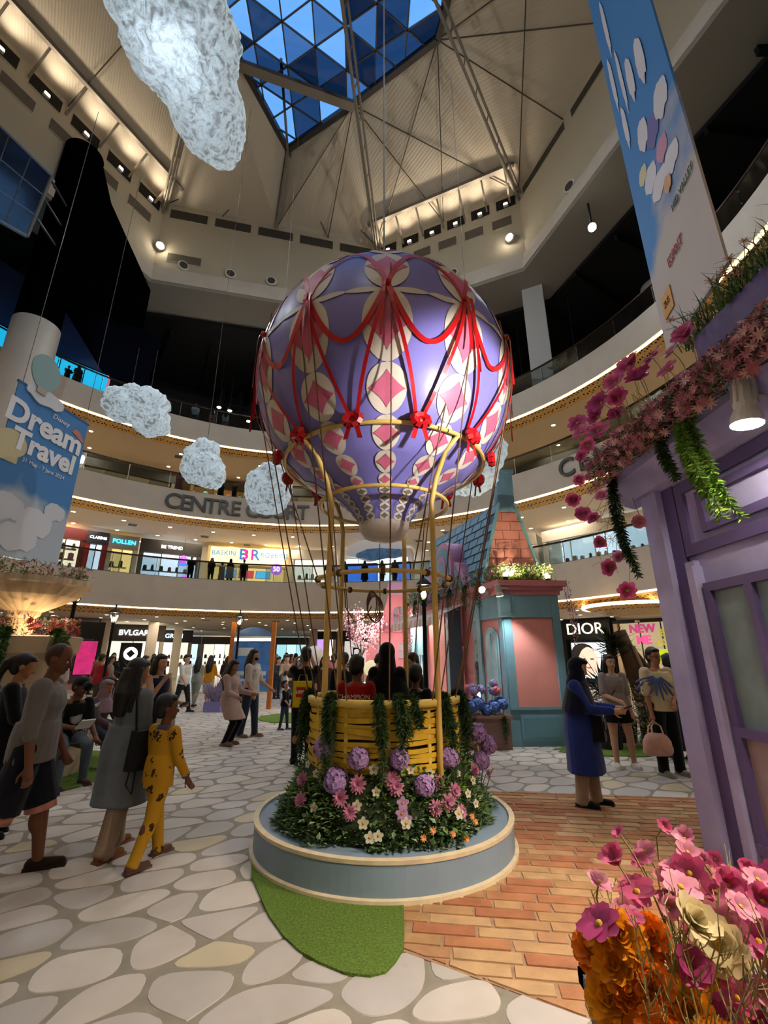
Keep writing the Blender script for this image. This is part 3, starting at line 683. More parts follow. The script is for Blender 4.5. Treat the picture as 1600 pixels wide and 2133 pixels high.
def patch(b, fn, s0, a0, ds, da, n, off):
    """radial patch: fn(theta) gives a unit shape"""
    c = len(b.v); b.v.append(tuple(on_balloon(s0, a0, off))); R = 3
    for k in range(1, R + 1):
        for i in range(n):
            t = 2 * pi * i / n; x, y = fn(t); b.v.append(tuple(on_balloon(s0 + y * ds * k / R, a0 + x * da * k / R, off)))
    for i in range(n): b.f.append((c, c + 1 + i, c + 1 + (i + 1) % n)); b.m.append(0)
    for k in range(R - 1):
        for i in range(n):
            j = (i + 1) % n; b.f.append((c + 1 + k * n + i, c + 1 + (k + 1) * n + i, c + 1 + (k + 1) * n + j, c + 1 + k * n + j)); b.m.append(0)
def lens(t): return (cos(t), sin(t))
def star(t):
    c, s = cos(t), sin(t); e = 1.75; k = (abs(c) ** (2 / e / 1.0 * .9) + abs(s) ** (2 / e * .9)) if False else 1
    return (math.copysign(abs(c) ** 2.5, c), math.copysign(abs(s) ** 2.5, s))
NG = 12
def prof_r(s): return hypot(*on_balloon(s, 0)[:2])
# ovals stacked along each meridian: (from, to, half width) in arc length from the mouth
chain = [(.36, .455, .05, 't'), (.455, .55, .052, 't'), (.55, .645, .055, 't'), (.645, .74, .058, 't'), (.74, .89, .066, 'p'), (.89, 1.17, .098, 'p'), (1.17, 1.51, .128, 'p'), (1.51, 1.96, .178, 'p'), (1.96, 2.68, .225, 'p'), (2.68, 3.32, .21, 'p'), (3.32, 3.9, .17, 'p'), (3.9, 4.3, .11, 'p')]
for g in range(NG):
    a = 2 * pi * g / NG - pi / 2 + .02
    for s0, s1, hw, kind in chain:
        sc_, hl = (s0 + s1) / 2, (s1 - s0) / 2; r = max(prof_r(sc_), .08)
        q = B(); patch(q, lens, sc_, a, hl, hw / r, 28, .008); o = q.obj('oval_print', ivory, bl, True)
        q = B(); patch(q, star, sc_, a, hl * .74, hw * .96 / r, 36, .013); q.obj('diamond_print', pinkp if kind == 'p' else taupe, o, True)
    for f_ in (.27, .73):
        a2 = a + 2 * pi / NG * f_
        def leaf(t): return (cos(t), sin(t) * (1 - cos(t) ** 2) ** .2)
        q = B(); patch(q, leaf, 2.66, a2, .034, .125, 24, .008); q.obj('leaf_print', ivory, bl, True)
# ribbons
def s_at_z(z): return PL[min(range(8, len(PROF)), key=lambda i: abs(PROF[i][1] - z))]
def ribbon(pts, w, name='ribbon', parent=bl, t=.002):
    """flat band; pts = (s, a, off)"""
    P = [on_balloon(s, a, o) for s, a, o in pts]; b = B(); n = len(P)
    for i, p in enumerate(P):
        d = (P[min(i + 1, n - 1)] - P[max(i - 1, 0)]).normalized(); nn = on_balloon(pts[i][0], pts[i][1], .1) - on_balloon(pts[i][0], pts[i][1], 0)
        sd = d.cross(nn).normalized() * w / 2; nn.normalize(); b.v += [tuple(p - sd), tuple(p + sd), tuple(p + sd + nn * t), tuple(p - sd + nn * t)]
    for i in range(n - 1):
        for q in range(4): b.f.append((i * 4 + q, i * 4 + (q + 1) % 4, i * 4 + 4 + (q + 1) % 4, i * 4 + 4 + q)); b.m.append(0)
    b.f += [(0, 1, 2, 3), (n * 4 - 1, n * 4 - 2, n * 4 - 3, n * 4 - 4)]; b.m += [0, 0]; return b.obj(name, red, parent)
s_tie = 2.73; s_top = 3.32; s_swag = 2.16; s_bow = 1.42
for g in range(NG):
    a = 2 * pi * g / NG - pi / 2 + .02; a2 = a + 2 * pi / NG; N = 16
    # swag between ties
    ribbon([(s_tie - (s_tie - s_swag) * (1 - (2 * i / N - 1) ** 2), a + (a2 - a) * i / N, .025) for i in range(N + 1)], .048, 'ribbon_swag')
    # crossing band over the crown
    ribbon([(s_tie + (s_top - s_tie) * (1 - (2 * i / N - 1) ** 2) * 1.0, a + (a2 - a) * i / N, .015) for i in range(N + 1)], .046, 'ribbon_arch')
    # long strands down to the bows on the hoop (bows sit between the columns)
    for sg in (-1, 1):
        ae = a + sg * pi / NG * .97
        ribbon([(s_tie - (s_tie - s_bow) * (i / N), a + (ae - a) * (i / N) ** 1.2, .02 + .035 * sin(pi * i / N)) for i in range(N + 1)], .034, 'ribbon_strand')
    # hanging tails at the tie
    for q, (da, ln) in enumerate(((.0, .60), (.03, .80)) if g % 2 else ((-.02, .62),)):
        p0 = on_balloon(s_tie, a, .03); out = Vector((cos(a + da), sin(a + da), 0)); tn = Vector((-sin(a), cos(a), 0)); b = B(); n = 8; w = .018
        for i in range(n + 1):
            f = i / n; rr = min(hypot(p0.x, p0.y) + .12 * f + .03, RB + .06); z = p0.z - ln * f; s_here = None
            base = Vector((rr * cos(a + da * (1 + f)), rr * sin(a + da * (1 + f)), z)); rad = math.sqrt(max(RB ** 2 - (z - ZC) ** 2, .01)) + .03
            if hypot(base.x, base.y) < rad: k = rad / hypot(base.x, base.y); base.x *= k; base.y *= k
            tw = tn * cos(.4 * q + f) * w + out * sin(.4 * q + f) * w * .5; b.v += [tuple(base - tw), tuple(base + tw), tuple(base + tw + out * .002), tuple(base - tw + out * .002)]
        for i in range(n):
            for e in range(4): b.f.append((i * 4 + e, i * 4 + (e + 1) % 4, i * 4 + 4 + (e + 1) % 4, i * 4 + 4 + e)); b.m.append(0)
        b.obj('ribbon_tail', red, bl)
    # knot
    b = B(); b.ell(on_balloon(s_tie, a, .03), (.03, .03, .035)); b.obj('ribbon_knot', red, bl, True)
    # bow on the hoop
    ab = a + pi / NG; ctr = Vector((1.125 * cos(ab), 1.125 * sin(ab), 3.56 - 2.70)); out = Vector((cos(ab), sin(ab), 0)); tn = Vector((-sin(ab), cos(ab), 0)); up = Vector((0, 0, 1))
    bo = B(); bo.ell(ctr + out * .03, (.032, .032, .032), 8, 6)
    for q in range(9):
        th = 2 * pi * q / 9 + .2; dv = tn * cos(th) + up * sin(th) * .75; b3 = []
        sd = (tn * -sin(th) + up * cos(th)) * .024
        loop = [(0, 0), (.035, .055), (.075, .075), (.105, .04), (.08, 0), (.03, .01)]
        pts = [ctr + dv * d + out * (.02 + h) for d, h in loop]; k = len(bo.v)
        for p in pts: bo.v += [tuple(p - sd), tuple(p + sd)]
        for i in range(len(pts) - 1): bo.f.append((k + 2 * i, k + 2 * i + 1, k + 2 * i + 3, k + 2 * i + 2)); bo.m.append(0)
    for sg in (-1, 1):
        k = len(bo.v)
        for i in range(5): p = ctr + out * .03 + tn * sg * (.02 + .012 * i) - up * (.045 * i); bo.v += [tuple(p - tn * .022), tuple(p + tn * .022)]
        for i in range(4): bo.f.append((k + 2 * i, k + 2 * i + 1, k + 2 * i + 3, k + 2 * i + 2)); bo.m.append(0)
    bo.obj('ribbon_bow', red, bl)
# ropes from the balloon's equator to the basket rim, and the coil hanging on the lower hoop
rope_set = []
for g in range(NG):
    a = 2 * pi * g / NG - pi / 2 + .02
    for q in ((-.07, .06) if g % 2 else (.04,)):
        top = on_balloon(s_at_z(ZC + RB * (.12 if q != .04 else .3)), a + q * .6, .035); e = Vector((FR * cos(a + q * 2.2), FR * sin(a + q * 2.2), RZ['a'] + PZ - 2.70)); low = Vector(((BR + .02) * cos(a + q), (BR + .02) * sin(a + q), BH + PZ - 2.70))
        eq = on_balloon(s_at_z(ZC - .1), a + q * .6, .03)
        rad = RB + .035
        pts = [top, Vector((rad * cos(a + q * .6), rad * sin(a + q * .6), ZC - .25))] if q == .04 else [eq]
        st = pts[-1]
        pts += [st.lerp(low, f) + Vector((0, 0, -.04 * sin(pi * f))) for f in (.2, .4, .6, .8, 1)]
        if g % 4 == 1 and q == -.07: pts = pts[:1] + [st.lerp(e, f) for f in (.3, .6, .85, 1)]
        b = B(); b.tube(pts, .0065, 5); b.obj('rope', rope_m, bl)
b = B(); 
for q in range(5):
    b.tube([(-.14 + .055 * sin(2 * pi * i / 20) * (1 + .15 * q) + .01 * q, .52 + .02 * q, RZ['a'] + PZ - 2.70 - .17 + .15 * cos(2 * pi * i / 20) - .012 * q) for i in range(20)], .007, 5, closed=True)
o = b.obj('rope_coil', rope_m); o.parent = None; o.location = bl.location; tag(o, 'coil of brown rope hanging from the yellow hoop below the balloon', 'rope')
b = B(); b.tube([(-.45, .48, -.42), (-.43, .45, -.62), (-.33, .46, -.78), (-.2, .50, -.72), (-.14, .52, -.6)], .007, 5); b.obj('loose_end', rope_m, o)
light_knot = M('rope_knot', '5e4630', .9)
for a in [2 * pi * i / 10 + .3 for i in range(10)]:
    b = B(); b.X = Matrix.Translation((FR * cos(a), FR * sin(a), RZ['a'] + PZ - 2.70)) @ Matrix.Rotation(a, 4, 'Z') @ Matrix.Rotation(pi / 2, 4, 'X')
    b.lathe([(.02, -.02), (.034, -.015), (.036, .015), (.02, .02)], 8, closed=True); b.obj('rope_knot', light_knot, bl)
# hanging cable from the crown to the roof
b = B(); b.tube([(0, 0, ZC + RB - .01), (0, 0, 36 - 2.70 - 4)], .012, 5); b.obj('cable', M('steel_cable', '6a6660', .4, .7), bl)
# ================================================================== FLOWERS
def petal(b, az, el, L, Wd, curl=0., cup=.15, n=3, c=(0, 0, 0), tip=.55):
    """curved petal growing from c; az heading, el start elevation, curl change of elevation"""
    ca, sa = cos(az), sin(az); p = Vector(c); st = L / n; sd = Vector((-sa, ca, 0)); rows = []
    for i in range(n + 1):
        t = i / n; e = el + curl * t; d = Vector((ca * cos(e), sa * cos(e), sin(e))); up = Vector((-ca * sin(e), -sa * sin(e), cos(e)))
        w = Wd * (sin(pi * min(1, .12 + t * .88) ** .8) * (1 - tip * t) + tip * t * (1.0 if t < .95 else .55)) * .5
        rows.append((p - sd * w + up * cup * w, p - up * 0, p + sd * w + up * cup * w)); p = p + d * st
    k = len(b.v)
    for r in rows: b.v += [tuple(q) for q in r]
    for i in range(n):
        for j in range(2): b.f.append((k + i * 3 + j, k + i * 3 + j + 1, k + i * 3 + j + 4, k + i * 3 + j + 3)); b.m.append(b.mi)
def leafq(b, p, d, up, L, w):
    """diamond leaf folded along its midrib"""
    p = Vector(p); d = Vector(d).normalized(); s = d.cross(Vector(up))
    if s.length < 1e-4: s = d.cross(Vector((1, .2, 0)))
    s.normalize(); u = s.cross(d); k = len(b.v)
    b.v += [tuple(p), tuple(p + d * L * .5 - s * w / 2 + u * w * .2), tuple(p + d * L), tuple(p + d * L * .5 + s * w / 2 + u * w * .2)]
    b.f += [(k, k + 1, k + 2), (k, k + 2, k + 3)]; b.m += [b.mi, b.mi]
def rdir(zmin=-1.):
    while True:
        v = Vector((U(-1, 1), U(-1, 1), U(-1, 1)))
        if .05 < v.length < 1 and v.normalized().z > zmin: return v.normalized()
def thin(m, f=.45):
    """let some light through, as petals and leaves do"""
    nt = m.node_tree; n = nt.nodes; p = n['Principled BSDF']; out = n['Material Output']; t = n.new('ShaderNodeBsdfTranslucent'); mx = n.new('ShaderNodeMixShader'); mx.inputs[0].default_value = f
    lk = p.inputs['Base Color'].links
    if lk: nt.links.new(lk[0].from_socket, t.inputs[0])
    else: t.inputs[0].default_value = p.inputs['Base Color'].default_value
    nt.links.new(p.outputs[0], mx.inputs[1]); nt.links.new(t.outputs[0], mx.inputs[2]); nt.links.new(mx.outputs[0], out.inputs[0]); return m
PINK = [M('cosmos_pink', 'd55a8f', .5, var=.22, vs=14, sheen=.3, sss=0), M('cosmos_magenta', 'b8437f', .5, var=.22, vs=14), M('cosmos_blush', 'e28fae', .5, var=.2, vs=14), M('cosmos_cream', 'efdfb0', .5, var=.1, vs=14)]
for m_ in PINK: thin(m_)
ycen = M('flower_centre', 'c79a2a', .7, bump=.6, bs=200); stem_pale = M('dry_stem', '9a8c55', .7); stem_g = M('green_stem', '4d6130', .7)
def cosmos_mesh(name, R, cup, mat, n=8, seed=0, layers=1):
    rr = random.Random(seed); b = B()
    for l in range(layers):
        for i in range(n): petal(b, 2 * pi * (i + .5 * l) / n + rr.uniform(-.1, .1), cup + l * .35 + rr.uniform(-.12, .12), R * (1 - .2 * l) * rr.uniform(.9, 1.05), R * .78, -cup * .6 + rr.uniform(-.3, .2), .18, 4, (0, 0, .002), .75)
    return b.mesh(name, mat, True)
def centre_mesh(R, mat=ycen): b = B(); b.ell((0, 0, R * .08), (R * .18, R * .18, R * .12), 8, 5); return b.mesh('flower_centre', mat, True)
COSMOS = {}
def cosmos(loc, R, kind=0, aim=(0, -.6, 1), label='', group='', root=None, name='cosmos_flower', stem=stem_g):
    """flower head facing aim, with a stem back to root (world point)"""
    key = (kind, int(R * 500), random.randrange(3))
    if key not in COSMOS: COSMOS[key] = (cosmos_mesh('cosmos_petals', R, (.25, .7, .95)[key[2]], PINK[kind], 8, hash(key) % 99, 2 if kind == 3 else 1), centre_mesh(R))
    me, cm = COSMOS[key]; o = link(name, me, None, loc); tag(o, label, 'flower', group)
    q = Vector(aim).normalized().to_track_quat('Z', 'Y'); o.rotation_mode = 'QUATERNION'; o.rotation_quaternion = q
    link('flower_centre', cm, o)
    if root is not None:
        Mi = (Matrix.Translation(loc) @ q.to_matrix().to_4x4()).inverted(); e = Mi @ Vector(root); m = Vector((0, 0, -.45 * e.length)); b = B()
        b.tube([Vector((0, 0, 0)) * (1 - t) ** 2 + m * 2 * t * (1 - t) + e * t * t for t in (0, .2, .4, .6, .8, 1)], .0028 + .004 * R, 5); b.obj('stem', stem, o)
    return o
# hydrangea heads
def hydr_mesh(name, R, mat, nf=110, fs=.2):
    b = B(); rr = random.Random(nf); ga = pi * (3 - 5 ** .5)
    b.ell((0, 0, 0), R * .76, 10, 7)
    for i in range(nf):
        z = 1 - 2 * (i + .5) / nf
        if z < -.75: continue
        r = math.sqrt(1 - z * z); d = Vector((r * cos(ga * i), r * sin(ga * i), z)); c = d * R * rr.uniform(.82, 1.06); u = d.orthogonal().normalized(); v = d.cross(u); t0 = rr.uniform(0, 1.5)
        for k in range(4):
            a = t0 + k * pi / 2; e = u * cos(a) + v * sin(a); s = (u * -sin(a) + v * cos(a)) * R * fs * .55; q = len(b.v)
            b.v += [tuple(c), tuple(c + e * R * fs * .6 - s + d * R * .05), tuple(c + e * R * fs * 1.05 + d * R * .02), tuple(c + e * R * fs * .6 + s + d * R * .05)]; b.f.append((q, q + 1, q + 2, q + 3)); b.m.append(0)
    return b.mesh(name, mat)
lilac = M('hydrangea_lilac', 'a582bd', .6, var=.3, vs=60); bluef = M('hydrangea_blue', '5b7bc4', .6, var=.25, vs=50); palepink = M('mum_pink', 'd98fb4', .55, var=.2, vs=30)
whitef = M('petal_white', 'e6e2d2', .55, var=.06, vs=20); lilacpale = M('petal_lilac', 'bd94c4', .55, var=.15, vs=30); orangef = M('petal_peach', 'e0975a', .55, var=.15, vs=30)
green = [M('leaf_green_%d' % i, h, .6, var=.25, vs=20, spec=.25) for i, h in enumerate(('607f48', '728f54', '4a6840', '84a658', '93a582'))]
limeleaf = M('leaf_lime', '8aa53c', .55, var=.2, vs=20)
for m_ in (palepink, whitef, lilacpale): thin(m_, .35)
HY = hydr_mesh('hydrangea_head', .085, lilac, 100, .33); HYB = hydr_mesh('hydrangea_head', .085, bluef, 80, .34)
def mum_mesh(R, mat, n=15, layers=3, name='chrysanthemum'):
    b = B(); rr = random.Random(n)
    for l in range(layers):
        for i in range(n - 3 * l): petal(b, 2 * pi * (i + .5 * l) / (n - 3 * l) + rr.uniform(-.1, .1), .1 + .42 * l, R * (1 - .17 * l), R * .3, .15, .2, 3, (0, 0, .006 * l), .8)
    return b.mesh(name, mat, True)
MUM = mum_mesh(.07, palepink)
def orchid_mesh(R, mat):
    b = B()
    for i in range(5): petal(b, 2 * pi * i / 5 + .3, .25, R, R * .85, -.25, .12, 3, (0, 0, 0), .8)
    return b.mesh('orchid', mat, True)
ORC = orchid_mesh(.04, whitef); PAN = orchid_mesh(.05, lilacpale); PEA = mum_mesh(.026, orangef, 9, 2, 'small_daisy')
CENS = centre_mesh(.06)
def put_flower(name, me, loc, aim, label, group, sc=1., cen=True, stem_to=None, leaves=False):
    o = link(name, me, None, loc); tag(o, label, 'flower', group); o.rotation_mode = 'QUATERNION'; q = Vector(aim).normalized().to_track_quat('Z', 'Y'); o.rotation_quaternion = q; o.scale = (sc,) * 3
    if cen: link('flower_centre', CENS, o)
    if stem_to is not None:
        Mi = (Matrix.Translation(loc) @ q.to_matrix().to_4x4() @ Matrix.Scale(sc, 4)).inverted(); b = B(); e = Mi @ Vector(stem_to); b.tube([(0, 0, -.01), e * .5 + Vector((0, 0, -.02)), e], .004, 5); b.obj('stem', stem_g, o)
    return o
# ---- the bed around the basket
def bedp(p): return (PLX + p[0], PLY + p[1], p[2])
hyd_l = ('beside the left yellow post', 'low in front of the basket middle', 'under the middle fern garland', 'in front of the right yellow post', 'lower row near the left post', 'lowest one at the front centre', 'topmost at the basket side toward the pink house', 'below two others at the basket side toward the pink house', 'half hidden behind another toward the pink house')
for p, l in zip([(-.50, -.56, .83), (-.2, -.71, .78), (.12, -.73, .78), (.54, -.51, .75), (-.38, -.68, .62), (.31, -.74, .6), (.89, .02, .86), (.90, .0, .63), (.99, .08, .75)], hyd_l):
    l = l.replace('left yellow post', 'yellow post nearer the walking boy').replace('right yellow post', 'yellow post nearer the brick path').replace('left post', 'post nearer the walking boy')
    o = put_flower('hydrangea', HY, bedp(p), (p[0], p[1], .5), 'lilac hydrangea head ' + l, 'lilac hydrangeas around the basket', U(.88, 1.08), False, bedp((p[0] * .9, p[1] * .9, .3)))
    b = B()
    for k in range(4): a = U(0, 6.3); leafq(b, (0, 0, -.05), (cos(a), sin(a), -.35), (0, 0, 1), .13, .07)
    b.obj('leaf', green[1], o)
for p in [(-.68, -.42, .57), (-.66, -.58, .46), (-.2, -.75, .61), (-.33, -.76, .52), (-.25, -.85, .45), (.06, -.74, .64), (.43, -.64, .6), (.39, -.78, .46), (.49, -.72, .48), (.59, -.69, .41), (.56, -.6, .53), (.95, .0, .52), (.8, -.15, .58), (.09, -.78, .6)]:
    put_flower('chrysanthemum', MUM, bedp(p), (p[0], p[1] - .3, .35), 'pink chrysanthemum in the flower bed around the basket', 'pink chrysanthemums around the basket', U(.75, 1.05), True, bedp((p[0] * .9, p[1] * .9, .28)))
for p in [(-.56, -.5, .63), (-.08, -.73, .71), (.21, -.71, .7), (.37, -.64, .66), (.84, -.08, .58), (.76, -.33, .54), (.68, -.52, .49), (.16, -.91, .4), (-.15, -.91, .4), (-.06, -.79, .57), (1.02, .02, .56), (.88, .0, .73), (-.2, -.83, .49), (-.54, -.7, .44), (.57, -.73, .41), (-.1, -.97, .33), (-.38, -.65, .61), (.74, -.52, .42), (-.04, -.97, .34), (.62, -.45, .62), (-.66, -.3, .66)]:
    put_flower('white_orchid', ORC, bedp(p), (p[0], p[1] - .4, .2), 'small white orchid in the flower bed around the basket', 'white orchids around the basket', U(.7, 1.1), True, bedp((p[0] * .9, p[1] * .9, .28)))
for p in [(.14, -.85, .51), (.13, -.88, .45), (.16, -.9, .42)]: put_flower('lilac_orchid', PAN, bedp(p), (p[0], p[1] - .4, .2), 'pale lilac orchid at the front centre of the basket bed', 'pale lilac orchids in the basket bed', .95, True, bedp((p[0] * .9, p[1] * .9, .3)))
for p in [(.28, -.95, .32), (.7, -.68, .34), (.68, -.66, .37), (.6, -.85, .28), (.5, -.87, .32), (.35, -.93, .36)]: put_flower('peach_daisy', PEA, bedp(p), (p[0], p[1] - .4, .3), 'tiny peach daisy low in the basket bed', 'peach daisies in the basket bed', 1, False, bedp((p[0] * .92, p[1] * .92, .25)))
def mound_r(h): return max(.71, .96 - .50 * h ** .85)
def foliage_bed():
    b = B(); rr = random.Random(12)
    for i in range(17000):
        a = rr.uniform(0, 2 * pi); hmax = .42 + .1 * sin(a * 3) + (.22 if abs(a - .05) < .35 or a > 6.0 else 0); h = hmax * rr.random() ** 1.5; w = rr.uniform(.88, 1.02)
        side = 1 + .05 * sin(a * 5 + 1) + .03 * sin(a * 11); r = mound_r(h) * w * side; r = min(r, 1.11 - h * .1)
        p = Vector((r * cos(a), r * sin(a), PZ + h + .004)); d = Vector((cos(a), sin(a), rr.uniform(-.2, .9))) + Vector((rr.uniform(-.9, .9), rr.uniform(-.9, .9), rr.uniform(-.4, .5)))
        if p.z < PZ + .05: d.z = abs(d.z)
        b.mi = rr.choice((0, 1, 2, 2, 4)) if h < .2 else rr.choice((0, 1, 1, 3, 2))
        big = rr.random() < .2; L = rr.uniform(.05, .085) if big else rr.uniform(.02, .045); leafq(b, p, d, (0, 0, 1), L, L * .55)
    for k in range(26):
        a = rr.uniform(0, 2 * pi); h = rr.uniform(.1, .4); r = mound_r(h) * 1.0; c = Vector((r * cos(a), r * sin(a), PZ + h)); b.mi = 5
        for q in range(9): d = Vector((cos(a), sin(a), .5)) + Vector((rr.uniform(-1, 1), rr.uniform(-1, 1), rr.uniform(-.6, .8))); leafq(b, c, d, (0, 0, 1), rr.uniform(.05, .08), .03)
    core = B(); core.lathe([(.70, 0), (.90, .005), (.84, .12), (.77, .28), (.72, .40), (.70, .42)], 40); o = core.obj('bed_soil', M('bed_moss', '2c3822', .95, var=.3, vs=30), None, True, (PLX, PLY, PZ)); tag(o, 'dark mossy core of the flower bed around the basket', 'flower bed')
    f = b.obj('basket_foliage', green + [limeleaf], None, False, (PLX, PLY, 0)); f['kind'] = 'stuff'; tag(f, 'mixed green foliage skirting the yellow basket', 'foliage')
foliage_bed()
# ---- asparagus fern garlands
fern_m = [M('fern_green', '3d5a24', .6, var=.3, vs=30), M('fern_lit', '6f9a2c', .55, var=.25, vs=30), M('fern_dark', '2f4a22', .6, var=.3, vs=30)]  # the lit green carries the spotlight's brightness in its own colour
def fern(pts, width, label, group, mi=0, strands=3, dens=1., needle=.03, name='fern_garland'):
    """hanging garland along pts (world), made of needle whorls on several strands"""
    P = [Vector(p) for p in pts]; t = thing(name, label, 'garland', P[0], 0, group); rr = random.Random(len(label) + len(pts))
    for s in range(strands):
        st = B(); nd = B(); off = Vector((rr.uniform(-1, 1), rr.uniform(-1, 1), 0)) * width * .4; frac = rr.uniform(.7, 1.) if s else 1.; Q = []
        n = 14
        for i in range(n + 1):
            f = i / n * frac * (len(P) - 1); k = min(int(f), len(P) - 2); q = P[k].lerp(P[k + 1], f - k) - P[0] + off * min(1, f / (len(P) - 1) * 2.5) + Vector((rr.uniform(-1, 1), rr.uniform(-1, 1), 0)) * width * .08; Q.append(q)
        st.tube(Q, .004, 4)
        L = sum((Q[i + 1] - Q[i]).length for i in range(n)); steps = int(L / .011 * dens)
        for i in range(steps):
            f = i / steps * n; k = min(int(f), n - 1); c = Q[k].lerp(Q[k + 1], f - k); d = (Q[k + 1] - Q[k]).normalized()
            for j in range(4):
                e = rdir(-1); e = (e - d * e.dot(d)).normalized() * .9 + d * .55; leafq(nd, c, e, rdir(-1), needle * rr.uniform(.7, 1.25), needle * .22)
        st.obj('vine', stem_g, t); o = nd.obj('fronds', fern_m[mi], t)
    return t
def rimpt(a, dz=0, dr=.05): return (PLX + (BR + dr) * cos(a), PLY + (BR + dr) * sin(a), PZ + BH + dz)
def rim_garland(adeg, ln, w, label, s=4):
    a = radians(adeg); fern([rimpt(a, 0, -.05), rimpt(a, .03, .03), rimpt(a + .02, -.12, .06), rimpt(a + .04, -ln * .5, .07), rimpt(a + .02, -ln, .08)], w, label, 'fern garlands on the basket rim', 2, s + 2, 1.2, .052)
rim_garland(-128, .62, .11, 'long green fern garland over the basket rim beside the post nearer the boy', 6)
rim_garland(-80, .42, .15, 'bushy green fern garland over the middle of the basket rim', 6)
rim_garland(-93, .58, .1, 'thin green fern garland hanging low at the basket middle', 3)
rim_garland(-70, .2, .05, 'tiny fern sprig on the basket rim', 2)
rim_garland(-44, .60, .1, 'green fern garland over the basket rim beside the post nearer the brick path', 6)
rim_garland(-8, .55, .1, 'green fern garland on the basket side facing the pink house', 5)
rim_garland(183, .62, .12, 'green fern garland on the basket side facing the crowd', 6)

# ================================================================== FOREGROUND PLANTER (near the camera)
pt = thing('flower_box', 'grey planter box overflowing with orange and pink flowers', 'planter', (1.16, 1.42, 0))
gp = M('planter_grey', '6f6a70', .6, var=.08, vs=6)
b = B(); b.box((0, 0, .3), (1.06, .72, .6)); b.obj('body', gp, pt); b = B(); 
for y in (-.36, .36): b.box((0, y, .6), (1.1, .04, .04))
for x in (-.53, .53): b.box((x, 0, .6), (.04, .76, .04))
b.obj('rim', gp, pt); b = B(); b.box((0, 0, .585), (1.0, .68, .02)); b.obj('soil', M('moss_soil', '4a3a1c', .95, var=.3, vs=30), pt)
front = [(0.78, 1.75, 0.99, 's'), (0.93, 1.76, 1.01, 's'), (0.99, 1.75, 0.94, 'm'), (1.08, 1.75, 0.92, 's'), (0.76, 1.75, 0.91, 'L'), (0.84, 1.77, 0.91, 's'), (0.94, 1.75, 0.9, 'm'), (1.04, 1.75, 0.91, 'm'), (0.69, 1.75, 0.86, 'm'), (0.80, 1.73, 0.84, 'L'), (0.93, 1.75, 0.85, 'L'), (0.99, 1.73, 0.84, 'L'), (1.11, 1.75, 0.85, 'L'), (0.60, 1.55, 0.84, 'V'), (0.70, 1.55, 0.85, 's'), (0.81, 1.57, 0.87, 'm'), (0.89, 1.72, 0.82, 'm'), (0.91, 1.53, 0.80, 'C'), (0.85, 1.55, 0.84, 'C'), (1.18, 1.75, 0.82, 'L'), (1.0, 1.55, 0.88, 'm'), (0.80, 1.50, 0.77, 'V'), (0.86, 1.47, 0.67, 'V'), (0.92, 1.55, 0.77, 'm'), (1.03, 1.55, 0.80, 'V'), (0.99, 1.52, 0.70, 'm'), (0.97, 1.5, 0.62, 'V'), (1.05, 1.6, 0.84, 'm'), (1.1, 1.6, 0.87, 'L'), (.9, 1.66, .88, 'L'), (1.02, 1.68, .86, 'm'), (.74, 1.7, .80, 'm'), (1.14, 1.66, .9, 'm'), (1.2, 1.6, .8, 'L'), (1.24, 1.7, .88, 'V'), (1.12, 1.45, .74, 'm'), (.87, 1.78, .93, 'm'), (1.02, 1.8, .96, 'm'), (.96, 1.7, .9, 'L'), (1.07, 1.7, .87, 'L'), (1.15, 1.72, .9, 'm'), (.72, 1.62, .82, 'm'), (.86, 1.6, .79, 'm'), (.96, 1.58, .83, 'L'), (1.06, 1.52, .76, 'L'), (.9, 1.48, .72, 'm'), (1.0, 1.45, .66, 'L'), (1.08, 1.44, .68, 'V'), (1.16, 1.55, .82, 'L'), (1.22, 1.62, .86, 'm')]
for x, y, z, k in front:
    R = {'s': .028, 'm': .042, 'L': .060, 'V': .062, 'C': .075}[k]; kd = {'s': 0, 'm': random.choice((0, 2)), 'L': random.choice((0, 0, 2)), 'V': 1, 'C': 3}[k]
    lab = {'s': 'small pink cosmos bud in the grey flower box', 'm': 'medium pink cosmos flower in the grey flower box', 'L': 'large pink cosmos flower in the grey flower box', 'V': 'large mauve cosmos flower in the grey flower box', 'C': 'large cream cosmos flower in the grey flower box'}[k]
    cosmos((x, y, z), R, kd, (U(-.8, .3), U(-1., -.1), U(.3, 1.)), lab, lab.split(' in the')[0] + 's of the grey box', (x + (1.0 - x) * .35, y + (1.42 - y) * .35, .62), stem=stem_pale)
marig = [M('marigold_orange', 'ffb022', .55, var=.25, vs=22), M('marigold_red', 'fb8c1a', .55, var=.3, vs=22)]
def marigold_mesh(R, mat, seed):
    b = B(); rr = random.Random(seed); b.ell((0, 0, 0), R * .6, 8, 6)
    for i in range(70):
        z = 1 - 1.7 * (i + .5) / 70; r = math.sqrt(max(0, 1 - z * z)); a = i * 2.4; el = math.asin(max(-1, min(1, z)))
        petal(b, a + rr.uniform(-.2, .2), el + rr.uniform(-.3, .5), R * .62, R * .5, rr.uniform(-.5, .6), .4, 3, (r * cos(a) * R * .45, r * sin(a) * R * .45, z * R * .45), .9)
    return b.mesh('marigold', mat, True)
for m_ in marig: thin(m_, .3)
MG = [marigold_mesh(.062, marig[i % 2], i) for i in range(4)]
